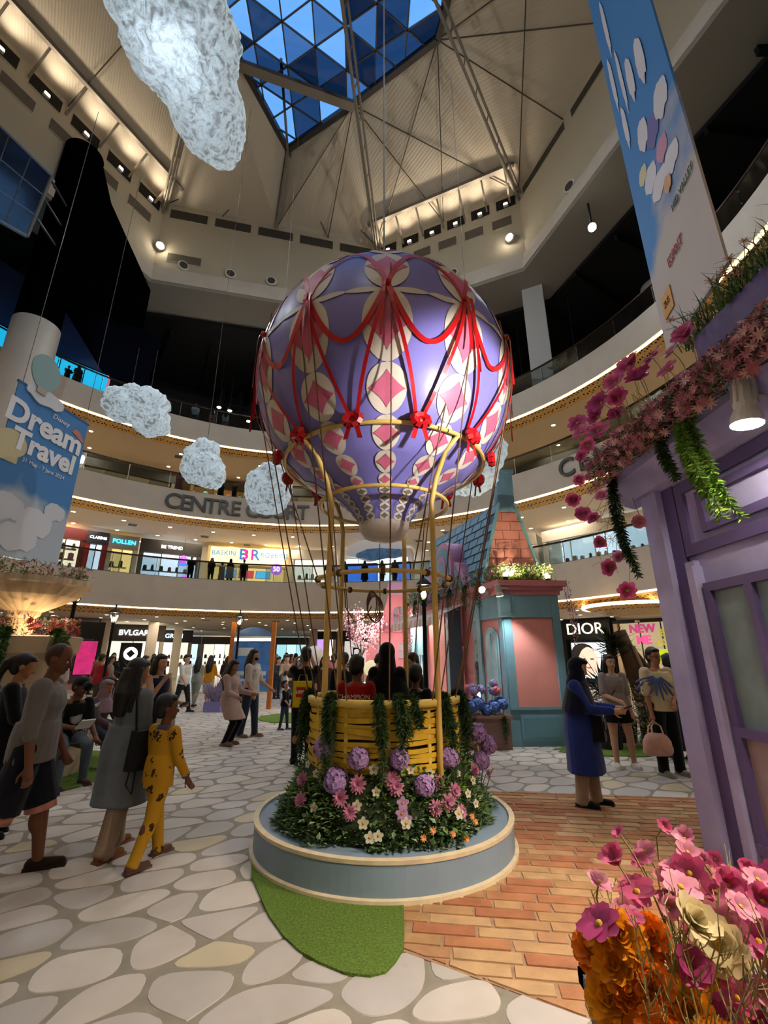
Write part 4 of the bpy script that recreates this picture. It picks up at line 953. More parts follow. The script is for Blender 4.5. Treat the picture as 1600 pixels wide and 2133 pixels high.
for i, p in enumerate([(0.67, 1.57, 0.80), (0.76, 1.60, 0.79), (0.64, 1.57, 0.74), (0.71, 1.53, 0.72), (0.78, 1.50, 0.68), (0.66, 1.55, 0.69), (0.80, 1.45, 0.64), (0.73, 1.49, 0.65), (0.69, 1.60, 0.76), (0.84, 1.44, 0.62), (0.63, 1.62, 0.79), (.62, 1.66, .73), (.87, 1.5, .64), (.68, 1.46, .66), (.76, 1.42, .60), (.9, 1.4, .62), (.85, 1.58, .7), (.66, 1.5, .62), (.62, 1.58, .66)]):
    put_flower('marigold', MG[i % 4], p, (p[0] - 1.0, p[1] - 2.2, .5), ('ruffled orange marigold at the corner of the grey flower box', 'ruffled red-orange marigold at the corner of the grey flower box')[i % 2], ('orange marigolds of the grey box', 'red-orange marigolds of the grey box')[i % 2], U(.85, 1.15), False, (p[0] + .05, p[1] - .03, .58))
def spray(b, c, n, h, rr, spread=.5, twigs=6):
    for i in range(n):
        p = Vector(c) + Vector((rr.uniform(-1, 1), rr.uniform(-1, 1), 0)) * .02; d = Vector((rr.uniform(-1, 1) * spread, rr.uniform(-1, 1) * spread, 1)).normalized(); b.tube([p, p + d * h * .5 + Vector((0, 0, .01)), p + d * h], .0022, 3)
        for k in range(twigs): q = p + d * h * rr.uniform(.3, 1); e = (d + rdir(-1) * .9).normalized(); b.tube([q, q + e * .03, q + e * .05 + Vector((0, 0, .012))], .0014, 3)
b = B(); rr = random.Random(2)
for i in range(60): spray(b, (rr.uniform(.66, 1.5), rr.uniform(1.15, 1.72), .58), 2, rr.uniform(.18, .34), rr)
o = b.obj('dry_grass', stem_pale); tag(o, 'fine straw-coloured twigs between the flowers of the grey box', 'grass', kind='stuff')
for i in range(14):
    p = (rr.uniform(.9, 1.55), rr.uniform(1.2, 1.5), rr.uniform(.62, .72)); put_flower('peach_dahlia', mum_mesh(.06, M('dahlia_peach', 'd98a5a', .6, var=.25, vs=20), 18, 4, 'peach_dahlia') if i == 0 else bpy.data.meshes['peach_dahlia'], p, (rr.uniform(-.6, .4), -.5, 1), 'peach dahlia behind the marigolds in the grey flower box', 'peach dahlias of the grey box', 1, False, (p[0], p[1], .56))
# ================================================================== PURPLE HOUSE (beside the camera)
lav = M('lavender_paint', 'b5b2ea', .55, var=.1, vs=4, bump=.12, bs=9); dpur = M('purple_trim', '63568f', .55, var=.06, vs=5); teal_edge = M('teal_edge', '3f7187', .6)
ph = thing('purple_house', 'tall lavender toy-house facade with purple mouldings, window and flower trough', 'house facade', (2.75, 0, 0))
b = B(); b.box((.45, 2.3, 1.65), (.9, 4.4, 3.3)); b.obj('body', lav, ph)
b = B(); b.box((.35, 4.53, .2), (.5, .1, .36)); b.box((.42, 4.52, 1.65), (.75, .06, 3.2)); b.obj('side_edge', teal_edge, ph)
_sc = [0]
def strip(y0, y1, z0, z1, m=dpur, t=.03, nm='moulding', x=0.):
    _sc[0] += 1; t = t + .0006 * _sc[0]; b = B(); b.box((x - t / 2, (y0 + y1) / 2, (z0 + z1) / 2), (t, abs(y1 - y0), abs(z1 - z0))); return b.obj(nm, m, ph)
strip(4.44, 4.52, 0, 3.1, dpur, .02); strip(4.19, 4.44, 0, 3.1, lav, .09, 'pilaster'); strip(4.02, 4.19, 0, 3.1, dpur, .03); strip(3.9, 4.02, 0, 2.35, lav, .05, 'pilaster')
# frieze panel with nested mouldings
for i, (y0, y1, z0, z1, w) in enumerate(((4.0, 1.2, 2.40, 3.07, .10), (3.74, 1.45, 2.56, 2.92, .07))):
    strip(y0, y1, z1 - w, z1); strip(y0, y1, z0, z0 + w); strip(y0, y0 - w, z0, z1); strip(y1, y1 + w, z0, z1)
# window: frame with panes
wg = M('painted_glass', '7e96a4', .35, var=.35, vs=1.6)
for z0, z1 in ((1.04, 2.14), (.25, 1.04)):
    for y0, y1 in ((3.84, 3.40), (3.40, 2.96), (2.96, 2.5)):
        for (a, c, d, e) in ((y0, y0 - .07, z0, z1), (y0, y1, z1 - .07, z1)): strip(a, c, d, e, dpur, .05, 'window_frame')
        strip(y0 - .07, y1, z0, z1 - .07, wg if z0 > 1 else M('painted_glass_low', '9a8a96', .35, var=.25, vs=2), .012, 'pane')
strip(3.84, 2.5, .20, .27, dpur, .05, 'window_frame'); strip(3.95, 3.88, .1, 2.3, lav, .07, 'pilaster')
# cornice and trough
b = B(); b.add([(x, y, z) for y in (0.2, 4.72) for x, z in ((0, 3.08), (-.12, 3.12), (-.28, 3.30), (-.30, 3.42), (.3, 3.42))], [(0, 1, 2, 3, 4), (9, 8, 7, 6, 5), (0, 5, 6, 1), (1, 6, 7, 2), (2, 7, 8, 3), (3, 8, 9, 4), (4, 9, 5, 0)]); b.obj('cornice', lav, ph)
b = B(); b.box((.0, 2.4, 3.46), (.36, 4.3, .10)); b.obj('trough', dpur, ph)
b = B(); b.box((.36, 1.6, 4.08), (.6, 3.7, .44)); b.obj('parapet', M('parapet_purple', '6d6093', .55), ph)
b = B(); b.box((.5, 1.6, 3.62), (.5, 3.6, .5)); b.obj('recess', M('recess_navy', '241f3d', .7), ph)
cl = B(); N = 22; pts = []
for i in range(N + 1):
    t = i / N; y = 3.3 - .62 * t; z = 4.28 + .5 * sin(pi * t) ** .5 + .06 * abs(sin(5 * pi * t)); pts.append((.5, y, z))
cl.slab([(.5, 3.3, 4.25)] + pts + [(.5, 2.68, 4.25)], .03); o = cl.obj('scalloped_board', M('pale_mauve', 'a59cae', .6)); o.location = (2.75, 0, 0); tag(o, 'pale mauve scalloped board standing on the purple parapet', 'board')
# spotlight on the cornice
def spotlamp(loc, label, aim, s=1., em=40, name='spot_lamp'):
    t = thing(name, label, 'spotlight', loc); d = (Vector(aim) - Vector(loc)).normalized(); R = d.to_track_quat('-Z', 'Y').to_matrix().to_4x4()
    b = B(); b.X = R; b.lathe([(0, .16 * s), (.055 * s, .16 * s), (.055 * s, .02 * s), (.05 * s, 0), (.07 * s, -.045 * s), (.075 * s, -.09 * s)], 18); b.obj('housing', M('lamp_white', 'cfcac2', .4), t, False)
    b = B(); b.X = R
    for i in range(10): a = 2 * pi * i / 10; b.box((.057 * s * cos(a), .057 * s * sin(a), .09 * s), (.008 * s, .008 * s, .12 * s), a)
    b.obj('cooling_fin', M('lamp_fin', 'b9b4ac', .4), t)
    b = B(); b.X = R; b.lathe([(0, -.085 * s), (.072 * s, -.085 * s), (.072 * s, -.095 * s), (0, -.1 * s)], 18); b.obj('lens', EM('lamp_lens_%d' % em, 'fff1d0', em), t)
    b = B(); b.tube([(0, 0, .0), (.08 * s, 0, .08 * s), (.2 * s, 0, .06 * s)], .012 * s, 6); b.obj('bracket', MATS['lamp_white'], t)
    return t
LMP = (2.40, 2.66, 3.12)
spotlamp(LMP, 'large white ribbed spotlight shining from the flower trough of the purple house', (2.1, 2.9, 0), 1.25, 40)
spotlamp((2.40, 1.25, 3.12), 'added white ribbed spotlight out of view along the purple house trough', (1.2, 1.7, 0), 1.25, 40)  # lamp and its spot added out of view to brighten the flower box
light('house_fill_near', 'SPOT', (2.34, 1.27, 2.86), 400, (1, .85, .64), (1.2, 2.3, .5), .05, 66, .7)
light('house_spot', 'SPOT', (2.36, 2.70, 2.86), 230, (1, .80, .56), (1.15, 2.1, 0), .05, 115, .6)
light('fern_spot', 'SPOT', (2.42, 2.62, 3.0), 60, (1, .88, .6), (2.7, 3.3, 2.4), .04, 75, .6)
# --- trough planting: dusty pink daisies, cosmos, ferns, grasses
dusty = [M('daisy_dusty', 'b5787c', .6, var=.3, vs=25), M('daisy_rose', 'a8616c', .6, var=.3, vs=25), M('daisy_pale', 'd3a79c', .6, var=.2, vs=25)]
DZ = [mum_mesh(.046, m, 9, 1, 'daisy') for m in dusty]
rr = random.Random(31); fo = B()
def bank_pt(t, hang):
    y = 4.62 - 2.75 * t; a = rr.uniform(-.75, 2.3); rad = (.30 - .06 * t) * hang; x = 2.50 - rad * sin(a) * 1.05; z = 3.42 + rad * cos(a) * 1.0
    return x, y, z, a
for i in range(290):
    x, y, z, a = bank_pt(rr.random(), rr.uniform(.85, 1.08))
    put_flower('daisy', DZ[rr.choice((0, 0, 1, 2))], (x, y, z), (-sin(a) + rr.uniform(-.4, .4) - .2, -.55 + rr.uniform(-.5, .5), cos(a) + rr.uniform(-.3, .3)), 'small dusty pink daisy in the trough of the purple house', 'dusty pink daisies of the purple house', rr.uniform(.7, 1.15), False, (2.62, y, 3.45))
for i in range(9000):
    x, y, z, a = bank_pt(rr.random(), rr.uniform(.45, 1.02)); fo.mi = rr.choice((0, 0, 1, 1, 2, 3))
    leafq(fo, (x, y, z), rdir(-.5), (0, 0, 1), rr.uniform(.03, .065), rr.uniform(.01, .024))
o = fo.obj('trough_foliage', [dusty[1], dusty[0], green[4], green[0]], None); tag(o, 'dusky pink and green foliage filling the trough of the purple house', 'foliage', kind='stuff')
for p in [(4.42, 4.41), (4.74, 4.35), (5.08, 4.21), (3.84, 4.31), (3.65, 4.25), (4.05, 4.4), (4.18, 4.31), (3.21, 4.12), (3.06, 4.02), (3.46, 3.98), (3.78, 4.1), (4.67, 4.19), (4.99, 3.98), (5.3, 3.98), (4.43, 3.85), (4.25, 3.95), (5.2, 4.4), (4.55, 4.3), (4.3, 4.2), (4.85, 4.1), (3.3, 4.05)]:
    k = p[0] > 4.0; cosmos((2.5 + U(-.06, .06), p[0], p[1]), U(.10, .15), random.choice((0, 0, 1)), (-.7, U(-.9, -.1), U(.0, .8)), 'pink cosmos rising above the trough of the purple house', 'pink cosmos above the purple house trough', (2.5, min(p[0], 4.45) - .05, 3.6), stem=stem_pale)
for p in [(5.5, 3.74), (4.95, 3.33), (5.55, 3.49), (5.4, 3.22), (5.05, 2.8), (4.93, 2.47), (4.75, 2.21), (4.31, 2.83), (4.65, 2.53), (5.5, 3.3), (5.15, 3.1)]:
    cosmos((2.5 + U(-.05, .05), p[0], p[1]), U(.075, .12), random.choice((0, 0, 2)), (-.6, -.8, U(-.6, .3)), 'pink cosmos dangling below the corner of the purple house trough', 'pink cosmos dangling off the purple house corner', (2.5, 4.5, 3.55), stem=stem_pale)
b = B()
for i in range(34): spray(b, (2.5 + rr.uniform(-.1, .1), rr.uniform(3.3, 4.7), 3.5), 2, rr.uniform(.25, .5), rr, .9, 8)
for i in range(12):
    c = Vector((2.48, 4.6 + rr.uniform(0, .5), 3.4 - rr.uniform(0, .9)))
    for k in range(6): e = rdir(-1) * .12; b.tube([c, c + e * .5, c + e + Vector((0, 0, -.03))], .002, 3)
o = b.obj('trough_twigs', stem_pale); tag(o, 'wispy pale twigs among the cosmos of the purple house', 'twigs', kind='stuff')
b = B()
for i in range(900):
    y = rr.uniform(1.9, 3.62); c = Vector((2.86 + rr.uniform(-.1, .25), y, 4.28)); d = Vector((rr.uniform(-.7, .3), rr.uniform(-.5, .7), 1)).normalized(); L = rr.uniform(.14, .42); b.mi = rr.choice((0, 1, 2)); s = Vector((d.y, -d.x, 0)).normalized() * .005; e = c + d * L + Vector((rr.uniform(-.08, .08), rr.uniform(-.08, .08), -.05)); m_ = c + d * L * .6; k = len(b.v)
    b.v += [tuple(c - s), tuple(c + s), tuple(m_ + s), tuple(m_ - s), tuple(e)]; b.f += [(k, k + 1, k + 2, k + 3), (k + 3, k + 2, k + 4)]; b.m += [b.mi] * 2
o = b.obj('parapet_grass', [green[0], green[1], green[2]]); tag(o, 'tall dark grass growing on the purple parapet', 'grass', kind='stuff')
PK5 = mum_mesh(.05, M('wild_pink', 'd7a0a0', .6, var=.2, vs=20), 7, 1, 'wild_flower')
for i in range(12): put_flower('wild_flower', PK5, (2.8 + rr.uniform(-.1, .1), rr.uniform(2.2, 3.65), rr.uniform(4.4, 4.68)), (-.6, -.8, .2), 'pale pink wild flower in the grass on the purple parapet', 'wild flowers on the purple parapet', rr.uniform(.7, 1.1), True, (2.86, 2.9, 4.29))
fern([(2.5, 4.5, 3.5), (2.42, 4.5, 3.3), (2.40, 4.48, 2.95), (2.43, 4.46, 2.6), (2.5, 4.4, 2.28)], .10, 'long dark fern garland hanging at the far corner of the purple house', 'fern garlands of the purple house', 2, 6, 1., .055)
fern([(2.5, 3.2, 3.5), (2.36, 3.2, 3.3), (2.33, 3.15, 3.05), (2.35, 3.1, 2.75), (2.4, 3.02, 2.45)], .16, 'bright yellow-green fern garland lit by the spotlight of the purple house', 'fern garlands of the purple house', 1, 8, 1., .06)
fern([(2.5, 3.55, 3.5), (2.36, 3.5, 3.3), (2.35, 3.45, 3.1), (2.38, 3.42, 2.92)], .10, 'short dark fern garland between two longer ones on the purple house', 'fern garlands of the purple house', 0, 5, 1., .055)

# ================================================================== PINK HOUSE
pinkw = M('pink_wall', 'd0848c', .6, var=.05, vs=2); pink2 = M('pink_panel', 'dc918c', .6, var=.06, vs=3); teal = M('teal_paint', '7099ab', .55, var=.06, vs=4); tealr = M('teal_roof', '7298b2', .6, var=.1, vs=5); mauve = M('mauve_paint', 'c08bb4', .6); tealight = M('teal_light', '7fb0c2', .55)
hA = Vector((2.32, 9.05, 0)); hB = Vector((3.42, 9.12, 0)); hC = Vector((.82, 14.0, 0)); hD = Vector((3.8, 14.2, 0))
hs = thing('pink_house', 'pink and teal toy house with tall pink brick gable and teal chimney', 'house', (0, 0, 0))
b = B(); off = .10; b.prism([(2.40, 9.15), (3.36, 9.22), (3.7, 14.1), (.95, 13.95), (1.55, 12.0), (1.95, 12.0), (1.95, 11.55), (2.05, 10.4)], 0.02, 2.9); b.obj('core', pinkw, hs)
u2 = (hB - hA).normalized(); n2 = Vector((u2.y, -u2.x, 0)); u1 = (hC - hA).normalized(); n1 = Vector((-u1.y, u1.x, 0)); LW = (hB - hA).length
if n1.x > 0: n1 = -n1
def frame_of(o, u, n): return Matrix(((u.x, n.x, 0, o.x), (u.y, n.y, 0, o.y), (0, 0, 1, 0), (0, 0, 0, 1)))
FX, SX = frame_of(hA, u2, n2), frame_of(hA, u1, n1)
def hbox(X, u0, u1_, d0, d1, z0, z1, m, nm, par=None, bev=False):
    b = B(); b.X = X; b.box(((u0 + u1_) / 2, (d0 + d1) / 2, (z0 + z1) / 2), (u1_ - u0, d1 - d0, z1 - z0)); return b.obj(nm, m, par or hs)
# front face
hbox(FX, 0, LW, -.12, 0, .0, .64, teal, 'plinth'); hbox(FX, .18, LW - .14, 0, .03, .10, .54, teal, 'plinth_panel'); hbox(FX, .24, LW - .2, .03, .045, .16, .48, M('teal_dark', '628fa0', .55), 'plinth_inset')
hbox(FX, 0, LW, 0, .035, .62, .67, teal, 'plinth_rail')
hbox(FX, 0, .16, -.1, .02, .66, 2.3, teal, 'corner_pilaster'); hbox(FX, LW - .13, LW + .02, -.1, .04, .66, 2.7, teal, 'corner_pilaster'); hbox(FX, .15, LW - .12, -.1, 0, .66, 2.3, pink2, 'wall_panel')
hbox(FX, 0, LW, -.1, .035, 2.28, 2.74, teal, 'frieze'); hbox(FX, -.06, .16, -.1, .06, 2.28, 2.74, teal, 'frieze_corner'); hbox(FX, LW * .5 - .3, LW * .5 - .29, .0, .037, 2.28, 2.74, M('teal_dark', '527f92'), 'joint')
for d, z0, z1 in ((.05, 2.72, 2.80), (.10, 2.80, 2.88), (.16, 2.88, 2.99)): hbox(FX, -.12, LW + d + .02, -.3, d, z0, z1, pinkw, 'cornice')
# side face
for d, z0, z1 in ((.05, 2.72, 2.80), (.10, 2.80, 2.88), (.16, 2.88, 2.99)): hbox(SX, -d, 1.6, -.3, d, z0, z1, pinkw, 'cornice')
hbox(SX, 0, 5.1, -.3, .05, 2.74, 2.94, pinkw, 'eaves')
hbox(SX, 0, .14, -.02, .03, 0, 2.74, teal, 'corner_pilaster'); hbox(SX, .14, .86, -.06, .0, 0, 2.3, pink2, 'wall_panel'); hbox(SX, 0, 1.3, -.06, .035, 2.28, 2.74, teal, 'frieze'); hbox(SX, .86, 1.02, -.1, .05, 0, 2.74, teal, 'pilaster'); hbox(SX, 1.02, 1.3, -.4, -.0, 0, 2.74, M('teal_grey', '5a7b90', .55), 'pilaster')
def arch_pts(u0, u1_, z0, z1, n=12, r=None):
    w = (u1_ - u0) / 2; c = (u0 + u1_) / 2; zz = z1 - w; return [(u0, z0)] + [(c - w * cos(pi * i / n), zz + w * sin(pi * i / n)) for i in range(n + 1)] + [(u1_, z0)]
def arch(X, u0, u1_, z0, z1, d0, d1, m, nm, par=None):
    b = B(); P = arch_pts(u0, u1_, z0, z1); n = len(P); b.X = X; b.add([(p[0], d0, p[1]) for p in P] + [(p[0], d1, p[1]) for p in P], [tuple(range(n)), tuple(range(n, 2 * n))[::-1]] + [(i, (i + 1) % n, n + (i + 1) % n, n + i) for i in range(n)]); return b.obj(nm, m, par or hs)
wn = arch(SX, .22, .74, .55, 2.12, 0, .03, tealight, 'window'); arch(SX, .28, .68, 1.05, 2.05, .03, .036, M('window_print', '9fb9c4', .4, var=.2, vs=5), 'pane', wn); hbox(SX, .28, .46, .03, .036, .66, .98, M('pane_blue', '5c86a8', .4), 'pane', wn); hbox(SX, .50, .68, .03, .036, .66, .98, MATS['pane_blue'], 'pane', wn); hbox(SX, .46, .50, .03, .045, .62, 2.0, tealight, 'mullion', wn); hbox(SX, .22, .74, .03, .05, .98, 1.04, tealight, 'sill', wn)
# door recess with arched pink door, mirror, post
hbox(SX, 1.3, 2.5, -.45, -.40, 0, 2.74, pink2, 'recess_wall'); arch(SX, 1.38, 2.42, 0, 2.2, -.40, -.36, MATS['teal_grey'], 'door_surround'); arch(SX, 1.5, 2.3, 0, 2.08, -.36, -.34, pink2, 'door')
arch(SX, 1.06, 1.24, .5, 1.9, .0, .012, M('mirror_glass', 'b8d4dc', .05, .9), 'mirror')
hbox(SX, 2.45, 2.6, -.3, .05, 0, 2.74, MATS['teal_grey'], 'post'); hbox(SX, 2.6, 4.2, -.5, -.45, 0, 2.74, pink2, 'recess_wall')
for z in (.75, 1.3, 1.8): hbox(SX, 2.6, 4.2, -.45, -.15, z, z + .05, pinkw, 'shelf')
hbox(SX, 4.2, 4.7, -.2, 0, 0, 2.74, tealight, 'wall_panel'); w2_ = hbox(SX, 4.28, 4.62, 0, .02, .7, 1.6, M('pane_blue', '5c86a8', .4), 'window'); hbox(SX, 4.44, 4.46, .02, .035, .7, 1.6, tealight, 'mullion', w2_)
hbox(SX, 4.7, 5.1, -.3, .06, 0, 2.74, tealight, 'pilaster')
# scalloped awning
b = B(); b.X = SX
for i in range(22):
    u0, u1_ = 1.35 + i * .155, 1.35 + (i + 1) * .155; b.mi = i % 2
    b.add([(u0, .05, 2.72), (u1_, .05, 2.72), (u1_, .75, 2.42), (u0, .75, 2.42)], [(0, 1, 2, 3)])
    P = [(u0, .75, 2.42), (u1_, .75, 2.42), (u1_, .77, 2.30)] + [((u0 + u1_) / 2 + .0775 * cos(t * pi / 5), .77, 2.30 - .075 * sin(t * pi / 5)) for t in range(1, 5)] + [(u0, .77, 2.30)]; b.add(P, [tuple(range(len(P)))])
o = b.obj('awning', [M('awning_white', 'd9cfc6', .7), M('awning_pink', 'cfa3a4', .7)], hs); md = o.modifiers.new('t', 'SOLIDIFY'); md.thickness = .012
# roof: gable of pink blocks, teal shingles, chimney
gb = Vector((2.05, 9.55, 0)); GL = 1.36
GX = frame_of(gb, u2, n2); zg0, zg1 = 2.95, 4.80; tl, trr = .50, .84
trap = [(0, zg0), (GL, zg0), (trr, zg1), (tl, zg1)]
b = B(); b.X = GX; b.add([(p[0], d, p[1]) for d in (-.06, 0) for p in trap], [(0, 1, 2, 3), (7, 6, 5, 4), (0, 4, 5, 1), (1, 5, 6, 2), (2, 6, 7, 3), (3, 7, 4, 0)]); b.obj('gable', M('gable_joint', 'b5686a', .6), hs)
rows = 9
for r in range(rows):
    z0 = zg0 + (zg1 - zg0) * r / rows; z1 = zg0 + (zg1 - zg0) * (r + 1) / rows
    for c in range(-1, 5):
        u0 = c * .36 + (r % 2) * .18; P = [(u0 + .006, z0 + .006), (u0 + .354, z0 + .006), (u0 + .354, z1 - .006), (u0 + .006, z1 - .006)]; P = clip_convex(P, trap)
        if len(P) < 3: continue
        n = len(P); b = B(); b.X = GX; b.add([(p[0], d, p[1]) for d in (0, .02) for p in P], [tuple(range(n)), tuple(range(n, 2 * n))[::-1]] + [(i, (i + 1) % n, n + (i + 1) % n, n + i) for i in range(n)]); b.obj('gable_brick', M('gable_pink', 'dd9186', .6, var=.05, vs=4), hs)
for p, q in (((0, zg0), (tl, zg1)), ((GL, zg0), (trr, zg1))):
    b = B(); b.X = GX; b.beam((p[0], .02, p[1]), (q[0], .02, q[1]), .05, .12, (0, 1, 0)); b.obj('gable_edge', tealight, hs)
cx_ = (tl + trr) / 2
b = B(); b.X = GX; b.box((cx_, -.12, 5.1), (.36, .34, .95)); b.obj('chimney', tealr, hs); b = B(); b.X = GX; b.box((cx_, -.12, 5.56), (.42, .40, .07)); b.obj('chimney_cap', tealr, hs)
b = B(); b.X = GX; b.add([(cx_ - .18, .05, 4.70), (cx_ + .18, .05, 4.70), (cx_ + .18, .05, 5.0), (cx_ - .18, .05, 5.0), (cx_ - .18, -.2, 4.6), (cx_ + .18, -.2, 4.6), (cx_ + .18, -.2, 5.0), (cx_ - .18, -.2, 5.0)], [(0, 1, 2, 3), (7, 6, 5, 4), (0, 4, 5, 1), (1, 5, 6, 2), (2, 6, 7, 3), (3, 7, 4, 0)]); b.obj('chimney_foot', tealr, hs)
# shingled slope: from gable's left edge back along the side direction
e0 = GX @ Vector((0, 0, zg0)); t0 = GX @ Vector((tl, 0, zg1 - .02)); RL = 3.6; back = u1 * RL + Vector((0, 0, 0))
def rp_(u, v): return e0.lerp(t0, v) + u1 * RL * u
b = B(); b.slab([rp_(0, 0), rp_(1, 0), rp_(1, 1), rp_(0, 1)], .05); b.obj('roof_slope', M('teal_joint', '47697f', .6), hs)
nn_ = (rp_(1, 0) - rp_(0, 0)).cross(rp_(0, 1) - rp_(0, 0)).normalized()
if nn_.x > 0: nn_ = -nn_
for r in range(9):
    for c in range(9):
        ua = (c + .5 * (r % 2)) / 8.5; ub = ua + 1 / 8.5
        if ua >= 1: continue
        ub = min(ub, 1.0); va, vb = r / 9, (r + 1) / 9; g = .006
        q = [rp_(ua + g, va + g), rp_(ub - g, va + g), rp_(ub - g, vb - g), rp_(ua + g, vb - g)]; b = B(); vs = [p + nn_ * .004 for p in q] + [q[0] + nn_ * .03, q[1] + nn_ * .03, q[2] + nn_ * .012, q[3] + nn_ * .012]; b.add(vs, [(0, 1, 2, 3), (7, 6, 5, 4), (0, 4, 5, 1), (1, 5, 6, 2), (2, 6, 7, 3), (3, 7, 4, 0)]); b.obj('shingle', tealr, hs)
e1 = GX @ Vector((GL, 0, zg0)); t1 = GX @ Vector((trr, 0, zg1)); b = B(); b.slab([e1, t1, t1 + u1 * RL, e1 + u1 * RL], .05); b.obj('roof_back_slope', tealr, hs); b = B(); b.slab([t0, t1, t1 + u1 * RL, t0 + u1 * RL], .05); b.obj('ridge', tealr, hs)
# dormer
dm = Vector((1.72, 10.55, 0)); DX = frame_of(dm, n2 * -1, n2) if False else frame_of(dm, u1, n1)
def dpoly(P, d0, d1, m, nm, par=None):
    n = len(P); b = B(); b.X = DX; b.add([(p[0], d0, p[1]) for p in P] + [(p[0], d1, p[1]) for p in P], [tuple(range(n)), tuple(range(n, 2 * n))[::-1]] + [(i, (i + 1) % n, n + (i + 1) % n, n + i) for i in range(n)]); return b.obj(nm, m, par or hs)
dpoly(arch_pts(.1, 1.0, 2.98, 4.25), -.9, .12, mauve, 'dormer'); dpoly(arch_pts(.2, .9, 3.05, 4.12), .12, .14, teal, 'dormer_recess'); dpoly(arch_pts(.34, .76, 3.1, 3.9), .14, .17, mauve, 'dormer_front'); wd = dpoly(arch_pts(.42, .68, 3.2, 3.8), .17, .18, teal, 'dormer_window')
dpoly([(1.0, 2.98), (1.75, 2.98), (1.62, 3.75), (1.05, 3.85)], -.6, .05, mauve, 'dormer_wing'); dpoly([(1.12, 3.05), (1.5, 3.05), (1.32, 3.65), (1.12, 3.72)], .05, .07, teal, 'dormer_panel')
dpoly([(-.55, 2.98), (.1, 2.98), (.1, 3.7), (-.2, 3.6)], -.6, .05, mauve, 'dormer_wing'); dpoly([(-.4, 3.02), (.02, 3.02), (.02, 3.6)], .05, .07, teal, 'dormer_panel')
# clamp spotlights at the corner
cl_ = hA + n1 * .3 + n2 * .3
spotlamp((cl_.x + .12, cl_.y - .05, 2.72), 'white clamp spotlight under the pink cornice aimed down the corner', (2.45, 8.9, 1.0), .9, 30)
spotlamp((cl_.x - .16, cl_.y + .02, 2.74), 'white clamp spotlight beside its twin, turned toward the balloon', (0, 5.5, 3.5), .9, 8)
light('corner_spot', 'SPOT', (2.28, 8.60, 2.62), 110, (.95, .97, .9), (2.55, 9.0, .6), .04, 80, .7)
light('balloon_spot', 'SPOT', (1.95, 2.2, 3.2), 420, (1, .93, .86), (.25, 4.4, 4.0), .06, 50, .5)
# cornice planting
def flowerbank(P, n, label, name, mats, cols, group, seed, h=.22, w=.16, nfl=24, fl_label=''):
    rr = random.Random(seed); b = B(); P = [Vector(p) for p in P]
    def at(t): f = t * (len(P) - 1); k = min(int(f), len(P) - 2); return P[k].lerp(P[k + 1], f - k)
    for i in range(n):
        c = at(rr.random()) + Vector((rr.uniform(-w, w), rr.uniform(-w, w), rr.random() ** 1.3 * h)); b.mi = rr.randrange(len(mats)); L = rr.uniform(.04, .09); leafq(b, c, rdir(-.2), (0, 0, 1), L, L * .5)
    o = b.obj(name, mats); tag(o, label, 'foliage', kind='stuff')
    for i in range(nfl):
        c = at(rr.random()) + Vector((rr.uniform(-w, w) * 1.05, rr.uniform(-w, w) * 1.05, rr.uniform(.35, 1.05) * h)); me = rr.choice(cols); put_flower('blossom', me, c, (rr.uniform(-1, .4), -1, .6), fl_label, group, rr.uniform(.7, 1.2), False, tuple(c - Vector((0, 0, h * .4))))
fz = 2.99
flowerbank([hA + Vector((.02, .22, fz)), hB + Vector((0, .25, fz))], 1500, 'leafy planting on the cornice before the pink gable', 'cornice_foliage', [green[1], green[3], limeleaf, green[0]], [mum_mesh(.07, M('bl_pink', 'd9a2ae', .6, var=.2, vs=20), 8, 1, 'blossom'), mum_mesh(.07, whitef, 8, 1, 'blossom')], 'blossoms on the pink house cornice', 41, .36, .16, 46, 'pink or white blossom on the cornice before the pink gable')
flowerbank([hA + n1 * .0 + u1 * .3 + Vector((0, 0, fz)), hA + u1 * 2.2 + n1 * .2 + Vector((0, 0, fz - .02)), hA + u1 * 5. + n1 * .1 + Vector((0, 0, fz))], 2600, 'dense greenery along the eaves of the pink house', 'eaves_foliage', [green[0], green[1], green[2], green[4]], [mum_mesh(.06, M('bl_mauve', '9c86a4', .6, var=.2, vs=20), 8, 1, 'blossom')], 'mauve blossoms on the pink house eaves', 42, .34, .2, 26, 'mauve blossom in the greenery along the pink house eaves')
light('gable_up', 'SPOT', (2.55, 8.98, 3.12), 45, (1, .85, .5), (2.75, 9.6, 4.0), .04, 130, .6)
light('gable_up2', 'SPOT', (3.35, 9.1, 3.12), 30, (1, .85, .5), (3.0, 9.6, 4.0), .04, 130, .6)
for p in ((2.42, 9.0, 3.10), (3.30, 9.12, 3.08)):
    t = thing('garden_uplight', 'small glowing uplight hidden in the cornice flowers %s' % ('nearer the balloon' if p[0] < 3 else 'at the far end of the gable'), 'uplight', p); b = B(); b.ell((0, 0, 0), (.05, .05, .05), 10, 7); b.obj('bulb', EM('uplight_bulb', 'ffe9a8', 45), t, True); b = B(); b.lathe([(.02, -.12), (.05, -.1), (.055, -.03)], 12); b.obj('housing', charcoal, t)
